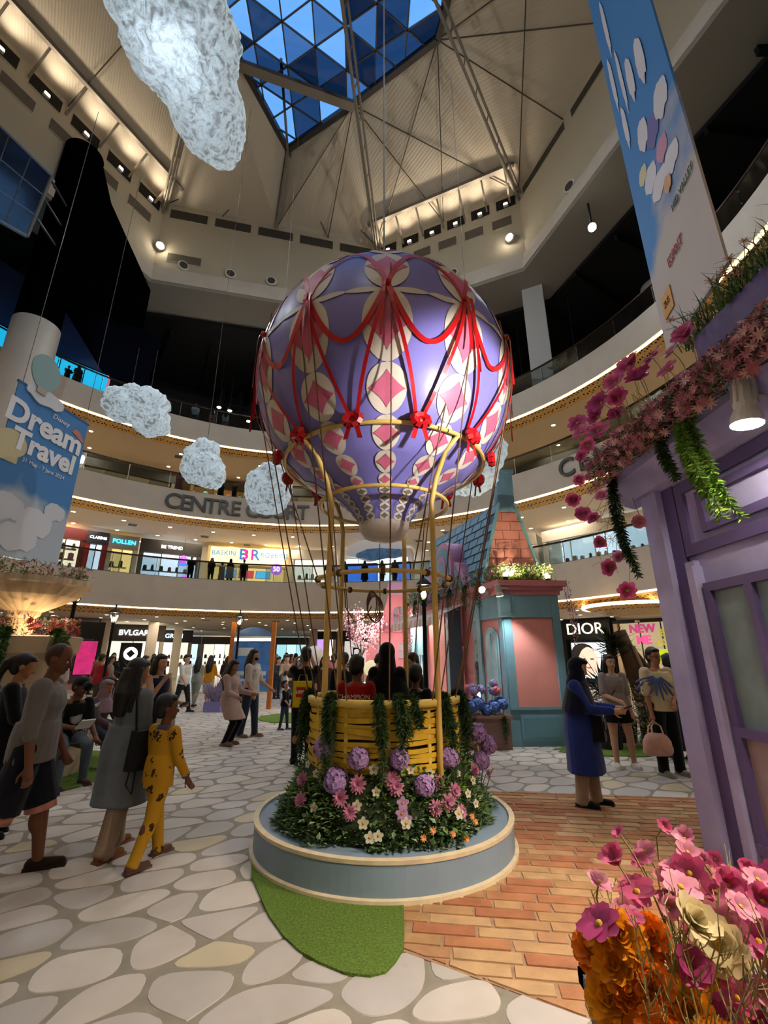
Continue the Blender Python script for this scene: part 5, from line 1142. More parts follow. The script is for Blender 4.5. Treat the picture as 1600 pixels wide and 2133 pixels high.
# wisteria tails under the eaves
wis = [M('wisteria_cream', 'cdb79c', .6, var=.2, vs=30), M('wisteria_pink', 'c79bb4', .6, var=.2, vs=30)]
def wisteria(top, ln, mi, label, group, w=.07):
    t = thing('wisteria_tail', label, 'flower tail', top, 0, group); b = B(); rr = random.Random(int(ln * 100) + mi)
    for i in range(int(ln * 190)):
        f = rr.random(); r = w * (1 - f * .75) * rr.uniform(.5, 1); a = rr.uniform(0, 6.3); leafq(b, (r * cos(a), r * sin(a), -ln * f), (cos(a), sin(a), rr.uniform(-.6, .6)), rdir(-1), .035, .03)
    b.obj('blossoms', wis[mi], t); b = B(); b.tube([(0, 0, .05), (0.01, 0, -ln * .5), (0, 0, -ln)], .004, 4); b.obj('vine', stem_g, t)
for i, (u, ln) in enumerate(((.9, .62), (1.5, .5), (1.15, .4), (3.6, .55), (4.3, .5), (2.6, .45), (4.9, .4))):
    p = hA + u1 * u + n1 * (.24 if u < 2 else .32) + Vector((0, 0, 3.05)); wisteria(p, ln, 0, 'cream wisteria tail hanging from the pink house eaves', 'cream wisteria tails on the pink house')
for u, ln in ((3.35, 1.5), (3.5, 1.3), (3.2, .8)): p = hA + u1 * u + n1 * .78 + Vector((0, 0, 2.28)); wisteria(p, ln, 1, 'long pink wisteria tail hanging from the scalloped awning', 'pink wisteria tails on the awning', .09)
wisteria((3.62, 9.0, 2.98), .6, 1, 'pink blossom tail hanging at the outer cornice end of the pink house', 'blossom tail at the cornice end', .06); wisteria((3.66, 8.98, 2.5), .75, 1, 'lower pink blossom tail by the perfume shop sign', 'lower blossom tail by the cornice end', .07)
for i, (u, d) in enumerate(((.3, .3), (.9, .3), (1.6, .34), (2.4, .3), (3.1, .34), (3.9, .3), (4.6, .3))):
    p = hA + u1 * u + n1 * d + Vector((0, 0, 3.02)); fern([tuple(p), tuple(p + n1 * .06 + Vector((0, 0, -.1))), tuple(p + n1 * .08 + Vector((0, 0, -.3))), tuple(p + n1 * .08 + Vector((0, 0, -.55)))], .14, 'dark green fern trailing over the pink house eaves', 'ferns along the pink house eaves', 2, 4, .6, .06)
# planter with blue hydrangeas at the house corner
pl = thing('brown_planter', 'brown panelled planter with blue hydrangeas beside the pink house corner', 'planter', (1.78, 8.95, 0), .06)
bp = M('planter_brown', '8e6f63', .6, var=.06, vs=5); b = B(); b.box((0, 0, .26), (.9, .42, .52)); b.obj('body', bp, pl); b = B(); b.box((0, -.215, .26), (.76, .02, .36)); b.obj('front_panel', M('planter_brown2', '83665b', .6), pl); b = B(); b.box((0, 0, .53), (.96, .48, .05)); b.obj('rim', bp, pl)
for i in range(12): x = -.36 + .72 * (i % 6) / 5; y = -.12 + .2 * (i // 6); put_flower('blue_hydrangea', HYB, (1.78 + x, 8.95 + y, .64 + .05 * (i % 3)), (x, -1, 1), 'blue hydrangea head in the brown planter', 'blue hydrangeas of the brown planter', U(1.0, 1.3), False, (1.78 + x, 8.95 + y, .5))
HYL = hydr_mesh('hydrangea_head', .085, M('hydrangea_pale', '9a94c4', .6, var=.2, vs=50), 80, .24); HYP = hydr_mesh('hydrangea_head', .085, M('hydrangea_coral', 'e07a86', .6, var=.2, vs=50), 80, .24)
for i in range(11): x = U(-.36, .36); put_flower('pale_hydrangea' if i % 3 else 'coral_hydrangea', HYL if i % 3 else HYP, (1.78 + x, 8.98 + U(-.1, .14), U(.86, 1.08)), (x, -.6, 1), ('pale lilac hydrangea on a tall stem in the brown planter' if i % 3 else 'coral hydrangea on a tall stem in the brown planter'), ('pale tall hydrangeas of the brown planter' if i % 3 else 'coral tall hydrangeas of the brown planter'), U(.75, 1.0), False, (1.78 + x * .8, 8.98, .54))
fern([(1.6, 8.72, .55), (1.58, 8.68, .45), (1.58, 8.67, .3)], .12, 'short fern over the front of the brown planter', 'ferns on the brown planter', 2, 4, .8, .05); fern([(2.12, 8.74, .55), (2.14, 8.69, .4), (2.15, 8.68, .12)], .1, 'long fern over the corner of the brown planter', 'ferns on the brown planter', 2, 4, .8, .05)

# ================================================================== FAR PINK GABLE HOUSE
fh = thing('gable_house', 'far pink gabled toy house with a mauve bow on top', 'house', (.35, 17, 0)); fp = M('far_pink', 'd98594', .6, var=.05, vs=2)
prof = [(-1.0, 0), (1.1, 0), (1.1, 2.5), (.95, 2.75), (.62, 3.1), (.45, 3.7), (.3, 3.78), (-.1, 3.78), (-.2, 3.7), (-.35, 3.15), (-.8, 2.55), (-1.0, 2.4)]
b = B(); n = len(prof); b.add([(p[0], 0, p[1]) for p in prof] + [(p[0], .8, p[1]) for p in prof], [tuple(range(n)), tuple(range(n, 2 * n))[::-1]] + [(i, (i + 1) % n, n + (i + 1) % n, n + i) for i in range(n)]); b.obj('front', fp, fh)
b = B(); b.box((.05, -.04, 2.45), (2.1, .1, .12)); b.obj('string_course', M('far_pink2', 'c87284', .6), fh)
for x in (-.32, .42): b = B(); b.box((x, -.03, 1.75), (.5, .06, .5)); w_ = b.obj('window', M('win_mauve', 'a6a3b8', .5), fh); b = B(); b.box((x, -.07, 1.75), (.03, .02, .5)); b.box((x, -.07, 1.75), (.5, .02, .03)); b.obj('mullion', fp, w_)
b = B(); P = arch_pts(.0, .36, 2.62, 3.3); n = len(P); b.add([(p[0], -.04, p[1]) for p in P] + [(p[0], .02, p[1]) for p in P], [tuple(range(n)), tuple(range(n, 2 * n))[::-1]] + [(i, (i + 1) % n, n + (i + 1) % n, n + i) for i in range(n)]); w_ = b.obj('arched_window', M('win_grey', '8a8796', .5), fh); b = B(); b.box((.18, -.06, 2.95), (.03, .03, .66)); b.box((.18, -.06, 3.0), (.36, .03, .03)); b.obj('mullion', fp, w_)
bw = B(); P = []
for sg in (-1, 1):
    for t in range(9): a = -1.1 + 2.2 * t / 8; P.append((sg * (.12 + .22 * cos(a) ** .6 if cos(a) > 0 else .12), .27 * sin(a) * sg))
bw.add([(p[0], 0, p[1]) for p in P] + [(p[0], .06, p[1]) for p in P], [tuple(range(18)), tuple(range(18, 36))[::-1]] + [(i, (i + 1) % 18, 18 + (i + 1) % 18, 18 + i) for i in range(18)]); o = bw.obj('bow_board', M('bow_mauve', 'b98bb8', .6), fh, False, (.12, -.08, 3.95))
# blossom trees flanking it
def blossom_tree(loc, h, r, label, mats, n=1600, seed=1):
    t = thing('blossom_tree', label, 'tree', loc); rr = random.Random(seed); b = B(); br = []
    b.tube([(0, 0, 0), (.03, .02, h * .3), (-.02, .0, h * .55)], [.06, .045, .03], 7)
    for i in range(7): a = i * .9; e = Vector((cos(a) * r * .8, sin(a) * r * .6, h * rr.uniform(.7, .98))); b.tube([(-.02, 0, h * .5), (e.x * .4, e.y * .4, h * .68), e], [.025, .015, .006], 5); br.append(e)
    b.obj('trunk', M('bark', '4a3a34', .8), t); f = B()
    for i in range(n): e = rr.choice(br); f.mi = rr.randrange(len(mats)); c = Vector((-.02, 0, h * .5)).lerp(e, rr.uniform(.35, 1.1)) + rdir(-1) * r * .32 * rr.random(); leafq(f, c, rdir(-1), rdir(-1), .07, .06)
    f.obj('blossom', mats, t)
bl_m = [M('blossom_a', 'd8a8bc', .6), M('blossom_b', 'c98aa6', .6), M('blossom_c', 'e2c4c4', .6)]
blossom_tree((-.75, 16.2, 0), 3.1, .8, 'pink blossom tree before the far gabled house', bl_m, 1900, 5)
fairy = EM('fairy_bulb', 'ffdca0', 30)
for p, lab in (((-.38, 15.9, 2.75), 'glowing round bulb among the pink blossom by the gabled house'), ((.92, 13.7, 2.75), 'glowing round bulb at the far end of the scalloped awning')):
    t = thing('festoon_bulb', lab, 'bulb', p); b = B(); b.ell((0, 0, 0), .06, 10, 7); b.obj('globe', fairy, t, True); b = B(); b.lathe([(.025, .05), (.025, .11), (0, .11)], 8); b.obj('socket', charcoal, t)
light('fairy_light', 'POINT', (-.4, 15.6, 2.6), 90, WARM, size=.1); light('fairy_light', 'POINT', (.6, 13.4, 2.4), 70, WARM, size=.1); light('fairy_light', 'POINT', (-.6, 15.2, 1.2), 70, WARM, size=.1)
b = B(); rr = random.Random(8)
for i in range(2200): c = Vector((rr.uniform(-.7, 1.2), 15.6 + rr.uniform(-.3, .3), rr.random() * .75)); b.mi = rr.randrange(3); leafq(b, c, rdir(-.2), (0, 0, 1), .08, .06)
o = b.obj('blossom_hedge', bl_m); tag(o, 'low pink blossom planting before the far gabled house', 'hedge', kind='stuff')
# ================================================================== SHOPS
glow_w = EM('shop_glow_white', 'fff3df', 1.5); glow_c = EM('shop_glow_cool', 'e3f0ff', 1.5); glow_y = EM('shop_glow_yellow', 'ffd98a', 1.3); sign_w = EM('sign_white', 'f4f8ff', 5); sign_b = EM('sign_blue', '35c8ff', 5); sign_g = M('sign_gold', 'e9dcc0', .4, em=.8)
shop_glass = see_glass('shop_glass', 'eef4f4', .92)
goods = [M('goods_%d' % i, h, .5) for i, h in enumerate(('7a2f2a', '2f4a6a', 'b38a4a', '3f6a4a', 'c9c2b4', '2a2a2e', 'a05a7a'))]
def shop(adeg, r, w, h, z0, label, wall='cfc4b4', fascia='4a443e', glow=None, sign=None, sm=None, ssize=.5, depth=1.6, shelves=2, fh=.8, name='shop', door=True, seed=0):
    a = radians(adeg); X, Y = ACX + r * cos(a), ACY + r * sin(a); t = thing(name, label, 'shop', (X, Y, z0), a + pi / 2)   # local -y faces the atrium... local y points outward after the turn
    # local frame: x along the front, y away from the atrium
    t.rotation_euler = (0, 0, a - pi / 2); rr = random.Random(seed + int(adeg))
    wm = M('shopwall_' + wall, wall, .55); fm = M('shopfascia_' + fascia, fascia, .5)
    for sx in (-1, 1): b = B(); b.box((sx * (w / 2 - .12), -.05, h / 2), (.24, .34, h)); b.obj('pier', wm, t)
    b = B(); b.box((0, -.08, h - fh / 2), (w, .36, fh)); b.obj('fascia', fm, t)
    b = B(); b.box((0, depth, h / 2), (w, .1, h)); b.obj('glow_back_wall', glow or glow_w, t)  # wall made to glow in place of the shop's interior lamps
    for sx in (-1, 1): b = B(); b.box((sx * (w / 2 - .03), depth / 2 + .1, h / 2), (.06, depth - .1, h)); b.obj('side_wall', wm, t)
    n = max(2, int(w / 1.3)); pw = (w - .5) / n
    for i in range(n):
        if door and i == n // 2: continue
        b = B(); b.box((-w / 2 + .25 + pw * (i + .5), 0, (h - fh) / 2), (pw - .05, .02, h - fh)); b.obj('glass_pane', shop_glass, t)
    for i in range(n + 1): b = B(); b.box((-w / 2 + .25 + pw * i, 0, (h - fh) / 2), (.05, .06, h - fh)); b.obj('mullion', fm, t)
    for s in range(shelves):
        z = .75 + s * .65; b = B(); b.box((0, depth - .35, z), (w - .7, .35, .05)); sh = b.obj('shelf', wm, t)
        for k in range(int(w / .55)):
            x = -w / 2 + .5 + k * .52 + rr.uniform(-.06, .06)
            if abs(x) > w / 2 - .45: continue
            b = B(); hh = rr.uniform(.2, .42); ww = rr.uniform(.14, .3); b.box((x, depth - .36, z + .03 + hh / 2), (ww, .2, hh), 0, rr.uniform(.6, 1)); b.ell((x, depth - .36, z + .03 + hh), (ww * .3, .08, .05), 8, 5); b.obj('merchandise', rr.choice(goods), sh)
    if sign: text('sign_lettering', sign, sm or sign_w, ssize, t, (0, -.28, h - fh / 2), (pi / 2, 0, 0), .03)
    return t
Z1 = LV[0][1] - .12
SR = 21.6
shop(144.4, SR, 4.6, 3.3, Z1, 'bright white shop on the lowest gallery behind the dream banner', 'd8d2ca', 'b5b0aa', glow_w, 'BREIT', M('sign_maroon', '6e2230', .4), .5, seed=1)
sh2 = shop(135.45, SR, 2.05, 3.3, Z1, 'maroon shop with bright shelves of handbags on the lowest gallery', '5a1a1c', '5f1c1e', EM('shelf_glow', 'fff0c8', 1.7), None, None, .4, .7, 4, .7, seed=2)
shop(131.1, SR, 1.2, 3.3, Z1, 'narrow cosmetics shop with a white lit sign on the lowest gallery', '8f1d22', '2b2b30', glow_c, 'CLARINS', sign_w, .24, 1.2, 1, .8, seed=3)
shop(127.1, SR, 1.75, 3.3, Z1, 'grey shop with blue neon lettering on the lowest gallery', 'b8ac9a', '8d8478', glow_y, 'POLLEN', sign_b, .38, 1.6, 2, .9, seed=4)
shop(119.3, SR, 3.9, 3.3, Z1, 'dark shop with a small white sign on the lowest gallery', '5b5650', '37332f', glow_c, 'BE TREND', sign_w, .3, 1.6, 2, .9, seed=5)
# ice cream parlour
br = shop(105.4, SR, 5.7, 3.35, Z1, 'ice cream parlour with a yellow sign and pink and blue logo', 'e6cf9a', 'e9cf92', glow_y, None, None, .5, 2.4, 1, 1.5, seed=6)
b = B(); b.box((0, -.29, 2.62), (5.3, .06, 1.25)); b.obj('sign_panel', EM('parlour_panel', 'ffe8a6', 1.5), br)
white_l = M('letter_blue', '3f8fd0', .4, em=.6); pk = M('letter_pink', 'd62a8c', .4, em=1.2)
text('sign_lettering', 'BASKIN', white_l, .5, br, (-1.75, -.36, 2.78), (pi / 2, 0, 0), .03); text('sign_lettering', 'ROBBINS', white_l, .5, br, (1.8, -.36, 2.78), (pi / 2, 0, 0), .03)
text('logo', 'B', white_l, 1.1, br, (-.4, -.38, 2.72), (pi / 2, 0, 0), .04, off=.02); text('logo', 'R', white_l, 1.1, br, (.42, -.38, 2.72), (pi / 2, 0, 0), .04, off=.02); text('logo', '31', pk, .95, br, (.0, -.42, 2.72), (pi / 2, 0, 0), .04, off=.02)
t = thing('hanging_roundel', 'round mauve anniversary roundel under the ice cream parlour sign', 'sign', (0, 0, 0)); t.parent = None
Mbr = Matrix.Translation(br.location) @ Matrix.Rotation(br.rotation_euler[2], 4, 'Z'); t.matrix_world = Mbr @ Matrix.Translation((2.0, -.5, 1.75)); b = B(); b.X = Matrix.Rotation(pi / 2, 4, 'X'); b.lathe([(0, -.03), (.42, -.03), (.42, .03), (0, .03)], 24); b.obj('disc', EM('roundel', 'a86ad0', 1.0), t); text('numerals', '50', sign_w, .5, t, (0, -.05, 0), (pi / 2, 0, 0), .02)
for k, (x, z, lab) in enumerate(((-4.3, 1.9, 'mauve neon ice cream sign high by the parlour'), (-4.0, .55, 'mauve neon ice cream sign low behind the balustrade'))):
    t = thing('neon_sign', lab, 'sign', (0, 0, 0)); t.matrix_world = Mbr @ Matrix.Translation((x, -1.0, z)); b = B(); b.ell((0, 0, .12), (.26, .05, .3), 10, 7); b.obj('scoop', EM('neon_mauve', 'c14bf0', 2.5), t, True); b = B(); b.ell((0, 0, -.2), (.34, .05, .12), 10, 6); b.obj('bowl', EM('neon_blue', '4a7bff', 2.5), t, True); b = B(); b.tube([(0, 0, .4), (0, 0, 1.6)], .012, 4); b.obj('cable', charcoal, t)
for k, (x, c) in enumerate(((-1.3, '6fb0e8'), (-.1, 'd64a5a'), (1.1, '58b4e6'))):
    t = thing('menu_screen', ('pale blue menu screen', 'red menu screen', 'bright blue menu screen')[k] + ' inside the ice cream parlour', 'screen', (0, 0, 0)); t.matrix_world = Mbr @ Matrix.Translation((x, .5, 1.45)); b = B(); b.box((0, 0, 0), (1.05, .05, .55)); b.obj('casing', charcoal, t); b = B(); b.box((0, -.03, 0), (1.0, .01, .5)); b.obj('display', EM('menu_' + c, c, 1.6), t)
shop(93.0, SR, 3.3, 3.3, Z1, 'white fashion shop behind the man standing on the lowest gallery', 'd9d2c4', 'cfc6b6', glow_w, None, None, .4, 2, 2, .7, seed=8)
shop(80.6, SR, 5.5, 3.3, Z1, 'cool white electronics shop seen through the balloon frame', 'dfe4e8', 'e8eaec', glow_c, None, None, .4, 2, 1, .6, seed=9)
for k, (ad, w_) in enumerate(((84.5, 1.1), (81.0, 1.3), (74.0, 1.2))):
    t = thing('display_screen', ('tall blue advertising screen', 'wide blue advertising screen', 'slanted blue advertising screen')[k] + ' on the lowest gallery', 'screen', ringpt(radians(ad), 19.6, Z1), radians(ad) - pi / 2); b = B(); b.box((0, 0, .95), (w_ + .1, .12, 1.9)); b.obj('casing', charcoal, t); b = B(); b.box((0, -.07, 1.0), (w_, .02, 1.6)); b.obj('display', M('screen_blue', '3f74d8', em=1.4, var=.5, vs=2), t)
shop(58, SR, 6.4, 3.3, Z1, 'pale shop on the lowest gallery beyond the pink gable', 'd8d0c2', 'c9c0b0', glow_w, None, None, .4, 2, 2, .7, seed=10)
shop(40, SR, 6.4, 3.3, Z1, 'pale shop with a lit strip on the lowest gallery by the purple house', 'd8d0c2', 'c9c0b0', glow_c, None, None, .4, 2, 2, .7, seed=11)
Z2 = LV[1][1] - .12
cafe = shop(111.5, SR + .2, 4.6, 3.0, Z2, 'cafe with coloured hanging lamps on the middle gallery', 'a8895c', '6a5134', EM('cafe_glow', 'c98a3e', .6), None, None, .4, 2, 1, .6, seed=12)
for k in range(6):
    c = ('e87a6a', '8ad0b0', 'e6dcc0')[k % 3]; Mc = Matrix.Translation(cafe.location) @ Matrix.Rotation(cafe.rotation_euler[2], 4, 'Z'); t = thing('pendant_lamp', ('coral pendant lamp in the cafe on the middle gallery', 'mint pendant lamp in the cafe on the middle gallery', 'cream pendant lamp in the cafe on the middle gallery')[k % 3], 'lamp', (0, 0, 0), 0, ('coral cafe lamps', 'mint cafe lamps', 'cream cafe lamps')[k % 3]); t.matrix_world = Mc @ Matrix.Translation((-2 + k * .8, -.7, 1.5 + .1 * (k % 2))); b = B(); b.lathe([(.08, .2), (.14, .16), (.3, -.1), (.28, -.1), (.1, .16)], 16); b.obj('shade', M('pend_' + c, c, .5, em=.8), t, True); b = B(); b.tube([(0, 0, .2), (0, 0, 1.3)], .01, 4); b.obj('cord', charcoal, t)
for ad, c_, lab in ((128, 'b8a58a', 'dim shop with a sloping stair on the middle gallery beside the dream banner'), (97, 'b8a58a', 'dim beige shop on the middle gallery behind the round cotton cloud'), (45, '9a958c', 'dim grey shop on the middle gallery beyond the chimney'), (28, '9a958c', 'dim grey shop on the middle gallery near the purple house flowers')): shop(ad, SR + .6, 6, 3.0, Z2, lab, c_, '6a6258', EM('dim_glow', 'caa877', .35), None, None, .4, 1.8, 2, .6, seed=int(ad))
# ground floor
shop(131.6, 22, 3.1, 3.6, 0, 'black shop with a magenta screen behind the fountain planter', '14120f', '0d0c0b', EM('dark_glow', '3a2a2a', .6), None, None, .4, 2, 1, 1.0, seed=20)
t = thing('display_screen', 'tall magenta advertising screen in the black shop window', 'screen', ringpt(radians(129.6), 21.5, 0), radians(129.6) - pi / 2); b = B(); b.box((0, 0, 1.5), (1.1, .12, 2.0)); b.obj('casing', charcoal, t); b = B(); b.box((0, -.07, 1.5), (1.0, .02, 1.9)); b.obj('display', M('screen_magenta', 'c02a70', em=.7, var=.5, vs=2), t)
ws = shop(122.6, 24, 3.8, 3.65, 0, 'lit watch shop with a round clock emblem and pale sign', 'cfc6b8', '4a443c', EM('watch_glow', 'fff1cf', 1.8), 'BVLGARI', sign_w, .5, 1.8, 2, 1.1, seed=21)
t = thing('clock_emblem', 'round white emblem on a black panel in the watch shop', 'emblem', ringpt(radians(122.8), 23.6, 0), radians(122.8) - pi / 2); b = B(); b.box((0, 0, 1.3), (1.3, .05, 2.3)); b.obj('panel', charcoal, t); b = B(); b.X = Matrix.Translation((0, -.06, 1.75)) @ Matrix.Rotation(pi / 2, 4, 'X'); b.lathe([(0, -.02), (.42, -.02), (.42, .02), (0, .02)], 24); b.obj('disc', EM('emblem_disc', 'f5efe0', 2), t); b = B(); b.X = Matrix.Translation((0, -.09, 1.75)) @ Matrix.Rotation(pi / 2, 4, 'X'); b.lathe([(0, -.01), (.26, -.01), (.26, .01), (0, .01)], 4); b.obj('diamond', charcoal, t)
shop(117.2, 31, 4.2, 3.7, 0, 'shop with a blue-white hanging sign down the concourse', 'b5aa98', '3a3a3e', glow_w, 'PALOGRAM', EM('sign_ice', 'bfe4ff', 3.5), .5, 2, 2, 1.0, seed=22)
far = [(114.3, 44, 3.9, 'far lit shop with pale shelves down the concourse', glow_c, '8f9aa2'), (109.1, 44, 3.9, 'far lit shop with a bright back wall down the concourse', glow_w, 'a89c88'), (103.9, 44, 3.9, 'far yellow lit shop behind the notice board', glow_y, 'b09a78'), (98.7, 44, 3.9, 'far lit shop with teal light beyond the bubble sculpture', EM('glow_teal', 'a6d8e0', 1.6), '5f6a70'), (93.5, 44, 3.9, 'far lit shop with a bright doorway beyond the child', glow_w, '9a8f80')]
for i, (ad, r, w_, lab, g, c_) in enumerate(far): shop(ad, r, w_, 3.7, 0, lab, c_, '4f4a46', g, None, None, .4, 2, 2, .8, seed=30 + i)
t = thing('display_screen', 'tall portrait advertising screen beside the black perfume shop', 'screen', ringpt(radians(92.6), 29.5, 0), radians(92.6) - pi / 2); b = B(); b.box((0, 0, 1.7), (1.5, .15, 3.0)); b.obj('casing', charcoal, t); b = B(); b.box((0, -.09, 1.8), (1.3, .02, 2.4)); b.obj('display', M('screen_portrait', 'b08ad0', em=1.3, var=.6, vs=1.5), t)
shop(92.3, 30, 2.3, 3.7, 0, 'white lit shop window beside the black perfume shop', 'd8d0c4', '2a2826', glow_w, None, None, .4, 1.5, 1, .7, seed=40)
ds = shop(85.6, 30, 4.5, 3.75, 0, 'black perfume shop with a white CD panel', '12110f', '12110f', EM('dim_beige', 'c9a888', .5), None, None, .4, 1.5, 1, 1.3, seed=41)
b = B(); b.box((-.6, -.3, 1.9), (1.9, .06, 1.9)); b.obj('logo_panel', M('logo_white', 'e0ddd8', em=.7), ds); text('logo', 'C', charcoal, 1.1, ds, (-.38, -.36, 1.95), (pi / 2, pi, 0), .02); text('logo', 'D', charcoal, 1.0, ds, (-.5, -.37, 1.95), (pi / 2, 0, 0), .02)
b = B(); b.box((-1.95, -.3, 1.9), (.35, .06, 2.0)); b.obj('side_strip', EM('strip_orange', 'e0784a', 1), ds)
dr = shop(45.6, 24, 3.0, 3.8, 0, 'black boutique with large pale DIOR lettering and a lit portrait', '100f0e', '100f0e', EM('dim_d', '2a2422', .4), 'DIOR', M('sign_cream', 'efe2c8', .4, em=1.6), .95, 1, 0, 1.25, seed=42, door=False)
b = B(); b.box((.1, -.25, 1.35), (2.2, .08, 2.2)); b.obj('poster_box', charcoal, dr); b = B(); b.box((.1, -.30, 1.35), (2.05, .02, 2.05)); b.obj('poster', EM('poster_light', 'd9e4ea', 1.3), dr)
b = B(); b.ell((.0, -.31, 1.3), (.62, .03, .85), 16, 10); b.obj('poster_face', EM('poster_skin', 'e8c4b0', 1.0), dr, True); b = B(); b.ell((-.25, -.305, 1.75), (.75, .02, .62), 16, 8); b.obj('poster_hair', EM('poster_hair_m', '2a2624', .5), dr, True)
for x in (-.22, .26): b = B(); b.ell((x, -.345, 1.42), (.13, .012, .035), 10, 6); b.obj('poster_eye', charcoal, dr)
b = B(); b.ell((.03, -.345, .92), (.17, .012, .05), 10, 6); b.obj('poster_mouth', EM('poster_lip', 'b5605c', .8), dr)
gw = shop(35.4, 24, 5.2, 3.6, 0, 'cream shop wall with pink and yellow lettering and a yellow poster', 'd9c2a4', '1a1816', EM('cream_glow', 'e8c79c', .9), None, None, .4, .5, 0, .18, seed=43, door=False)
text('lettering', 'NEW\nME', M('let_pink', 'd04a8c', em=.5), .62, gw, (-1.0, -.1, 2.75), (pi / 2, 0, 0), .02, off=.03); text('lettering', 'BIG\nLOVE', M('let_yel', 'c9c04a', em=.4), .5, gw, (.3, -.1, 2.55), (pi / 2, 0, 0), .02, off=.02); text('lettering', 'OH', MATS['let_yel'], .6, gw, (1.5, -.1, 2.5), (pi / 2, 0, 0), .02)
b = B(); b.box((.35, -.12, 1.6), (1.5, .04, .7)); b.obj('poster', M('poster_yel', 'b8cf2e', em=.6), gw)
t = thing('wall_downlight', 'cone of a downlight above the pink lettering on the cream shop wall', 'downlight', ringpt(radians(37.6), 23.3, 3.4)); b = B(); b.lathe([(0, .1), (.12, .1), (.14, 0)], 12); b.obj('can', ringw, t); light('wall_spot', 'SPOT', ringpt(radians(37.6), 23.2, 3.3), 60, WARM, ringpt(radians(37.6), 24, 1.5), .05, 80, .8)
for ad in (132.8, 127.4, 120.2, 115.6, 93.8, 82, 49.5): b = B(); b.box((0, 0, 1.92), (.9, .6, 3.84), 0); o = struct(b, 'column_pier', cream); o.location = ringpt(radians(ad), 22.5 if ad > 118 or ad < 60 else 29, 0); o.rotation_euler = (0, 0, radians(ad))
# sea-blue cloud board on the lowest gallery
def cloud_outline(w, h, n=60): return [((w + .06 * w * abs(sin(4 * t * 2 * pi / n))) * cos(2 * pi * t / n), h * sin(2 * pi * t / n) * (.8 + .2 * abs(sin(5 * pi * t / n))) + .12 * h * abs(sin(7 * pi * t / n))) for t in range(n)]
t = thing('cloud_board', 'large white cloud cutout painted with blue on the lowest gallery', 'board', ringpt(radians(77.5), AR + .5, 8.1), radians(77.5) - pi / 2)
P = cloud_outline(1.95, .75); n = len(P); b = B(); b.add([(p[0], 0, p[1]) for p in P] + [(p[0], .06, p[1]) for p in P], [tuple(range(n)), tuple(range(n, 2 * n))[::-1]] + [(i, (i + 1) % n, n + (i + 1) % n, n + i) for i in range(n)]); b.obj('panel', M('cloud_white', 'd8dde6', .6, em=.08), t)
P2 = [(p[0] * .8 + .25, p[1] * .55 - .28) for p in P]; b = B(); b.add([(p[0], -.02, p[1]) for p in P2] + [(p[0], 0, p[1]) for p in P2], [tuple(range(n)), tuple(range(n, 2 * n))[::-1]] + [(i, (i + 1) % n, n + (i + 1) % n, n + i) for i in range(n)]); b.obj('blue_wash', M('cloud_blue', '5d8fc6', .6, var=.35, vs=3), t)
# ---- CENTRE COURT lettering on the middle gallery
let_m = M('metal_letter', '5b5a58', .4, .5)
def ring_text(s, a0, da, z, label):
    t = thing('fascia_lettering', label, 'lettering', (ACX, ACY, z)); a = a0; W_ = {'I': .5, ' ': .45, 'N': 1.08, 'C': 1.05, 'O': 1.15, 'R': 1.02, 'U': 1.05, 'E': .88, 'T': .95}
    for ch in s:
        w = W_.get(ch, 1); a -= da * w / 2
        if ch != ' ': ar = radians(a); text('letter', ch, let_m, 1.35, t, ((AR - .07) * cos(ar), (AR - .07) * sin(ar), 0), (pi / 2, 0, ar - pi / 2), .06, off=.015)
        a -= da * w / 2
ring_text('CENTRE COURT', 122.9, 2.62, 10.55, 'metal CENTRE COURT lettering on the gallery front behind the cotton clouds')
ring_text('CENTRE COURT', 36.8, 3.6, 10.75, 'metal CENTRE COURT lettering on the gallery front beyond the purple house')

# ================================================================== CLOUDS
cot = M('cotton', 'c6cdd2', .9)
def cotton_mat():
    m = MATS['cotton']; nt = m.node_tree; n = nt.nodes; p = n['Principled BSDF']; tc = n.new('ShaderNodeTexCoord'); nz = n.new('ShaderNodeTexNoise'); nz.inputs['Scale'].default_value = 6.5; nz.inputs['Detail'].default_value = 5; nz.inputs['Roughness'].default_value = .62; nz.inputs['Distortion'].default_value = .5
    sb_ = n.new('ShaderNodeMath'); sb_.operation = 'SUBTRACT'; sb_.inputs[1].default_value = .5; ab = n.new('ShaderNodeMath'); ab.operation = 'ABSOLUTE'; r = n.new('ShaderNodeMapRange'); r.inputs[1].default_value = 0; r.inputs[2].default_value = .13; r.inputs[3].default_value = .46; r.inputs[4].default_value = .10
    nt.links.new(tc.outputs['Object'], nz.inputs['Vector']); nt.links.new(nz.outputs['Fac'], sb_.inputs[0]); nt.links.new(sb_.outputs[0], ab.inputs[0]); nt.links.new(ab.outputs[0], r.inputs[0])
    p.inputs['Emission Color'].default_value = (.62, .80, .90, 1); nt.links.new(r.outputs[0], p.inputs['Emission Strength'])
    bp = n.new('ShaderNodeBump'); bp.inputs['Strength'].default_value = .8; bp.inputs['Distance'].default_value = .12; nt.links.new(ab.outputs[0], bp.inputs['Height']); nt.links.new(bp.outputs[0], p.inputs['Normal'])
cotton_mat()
from mathutils import noise as mnoise
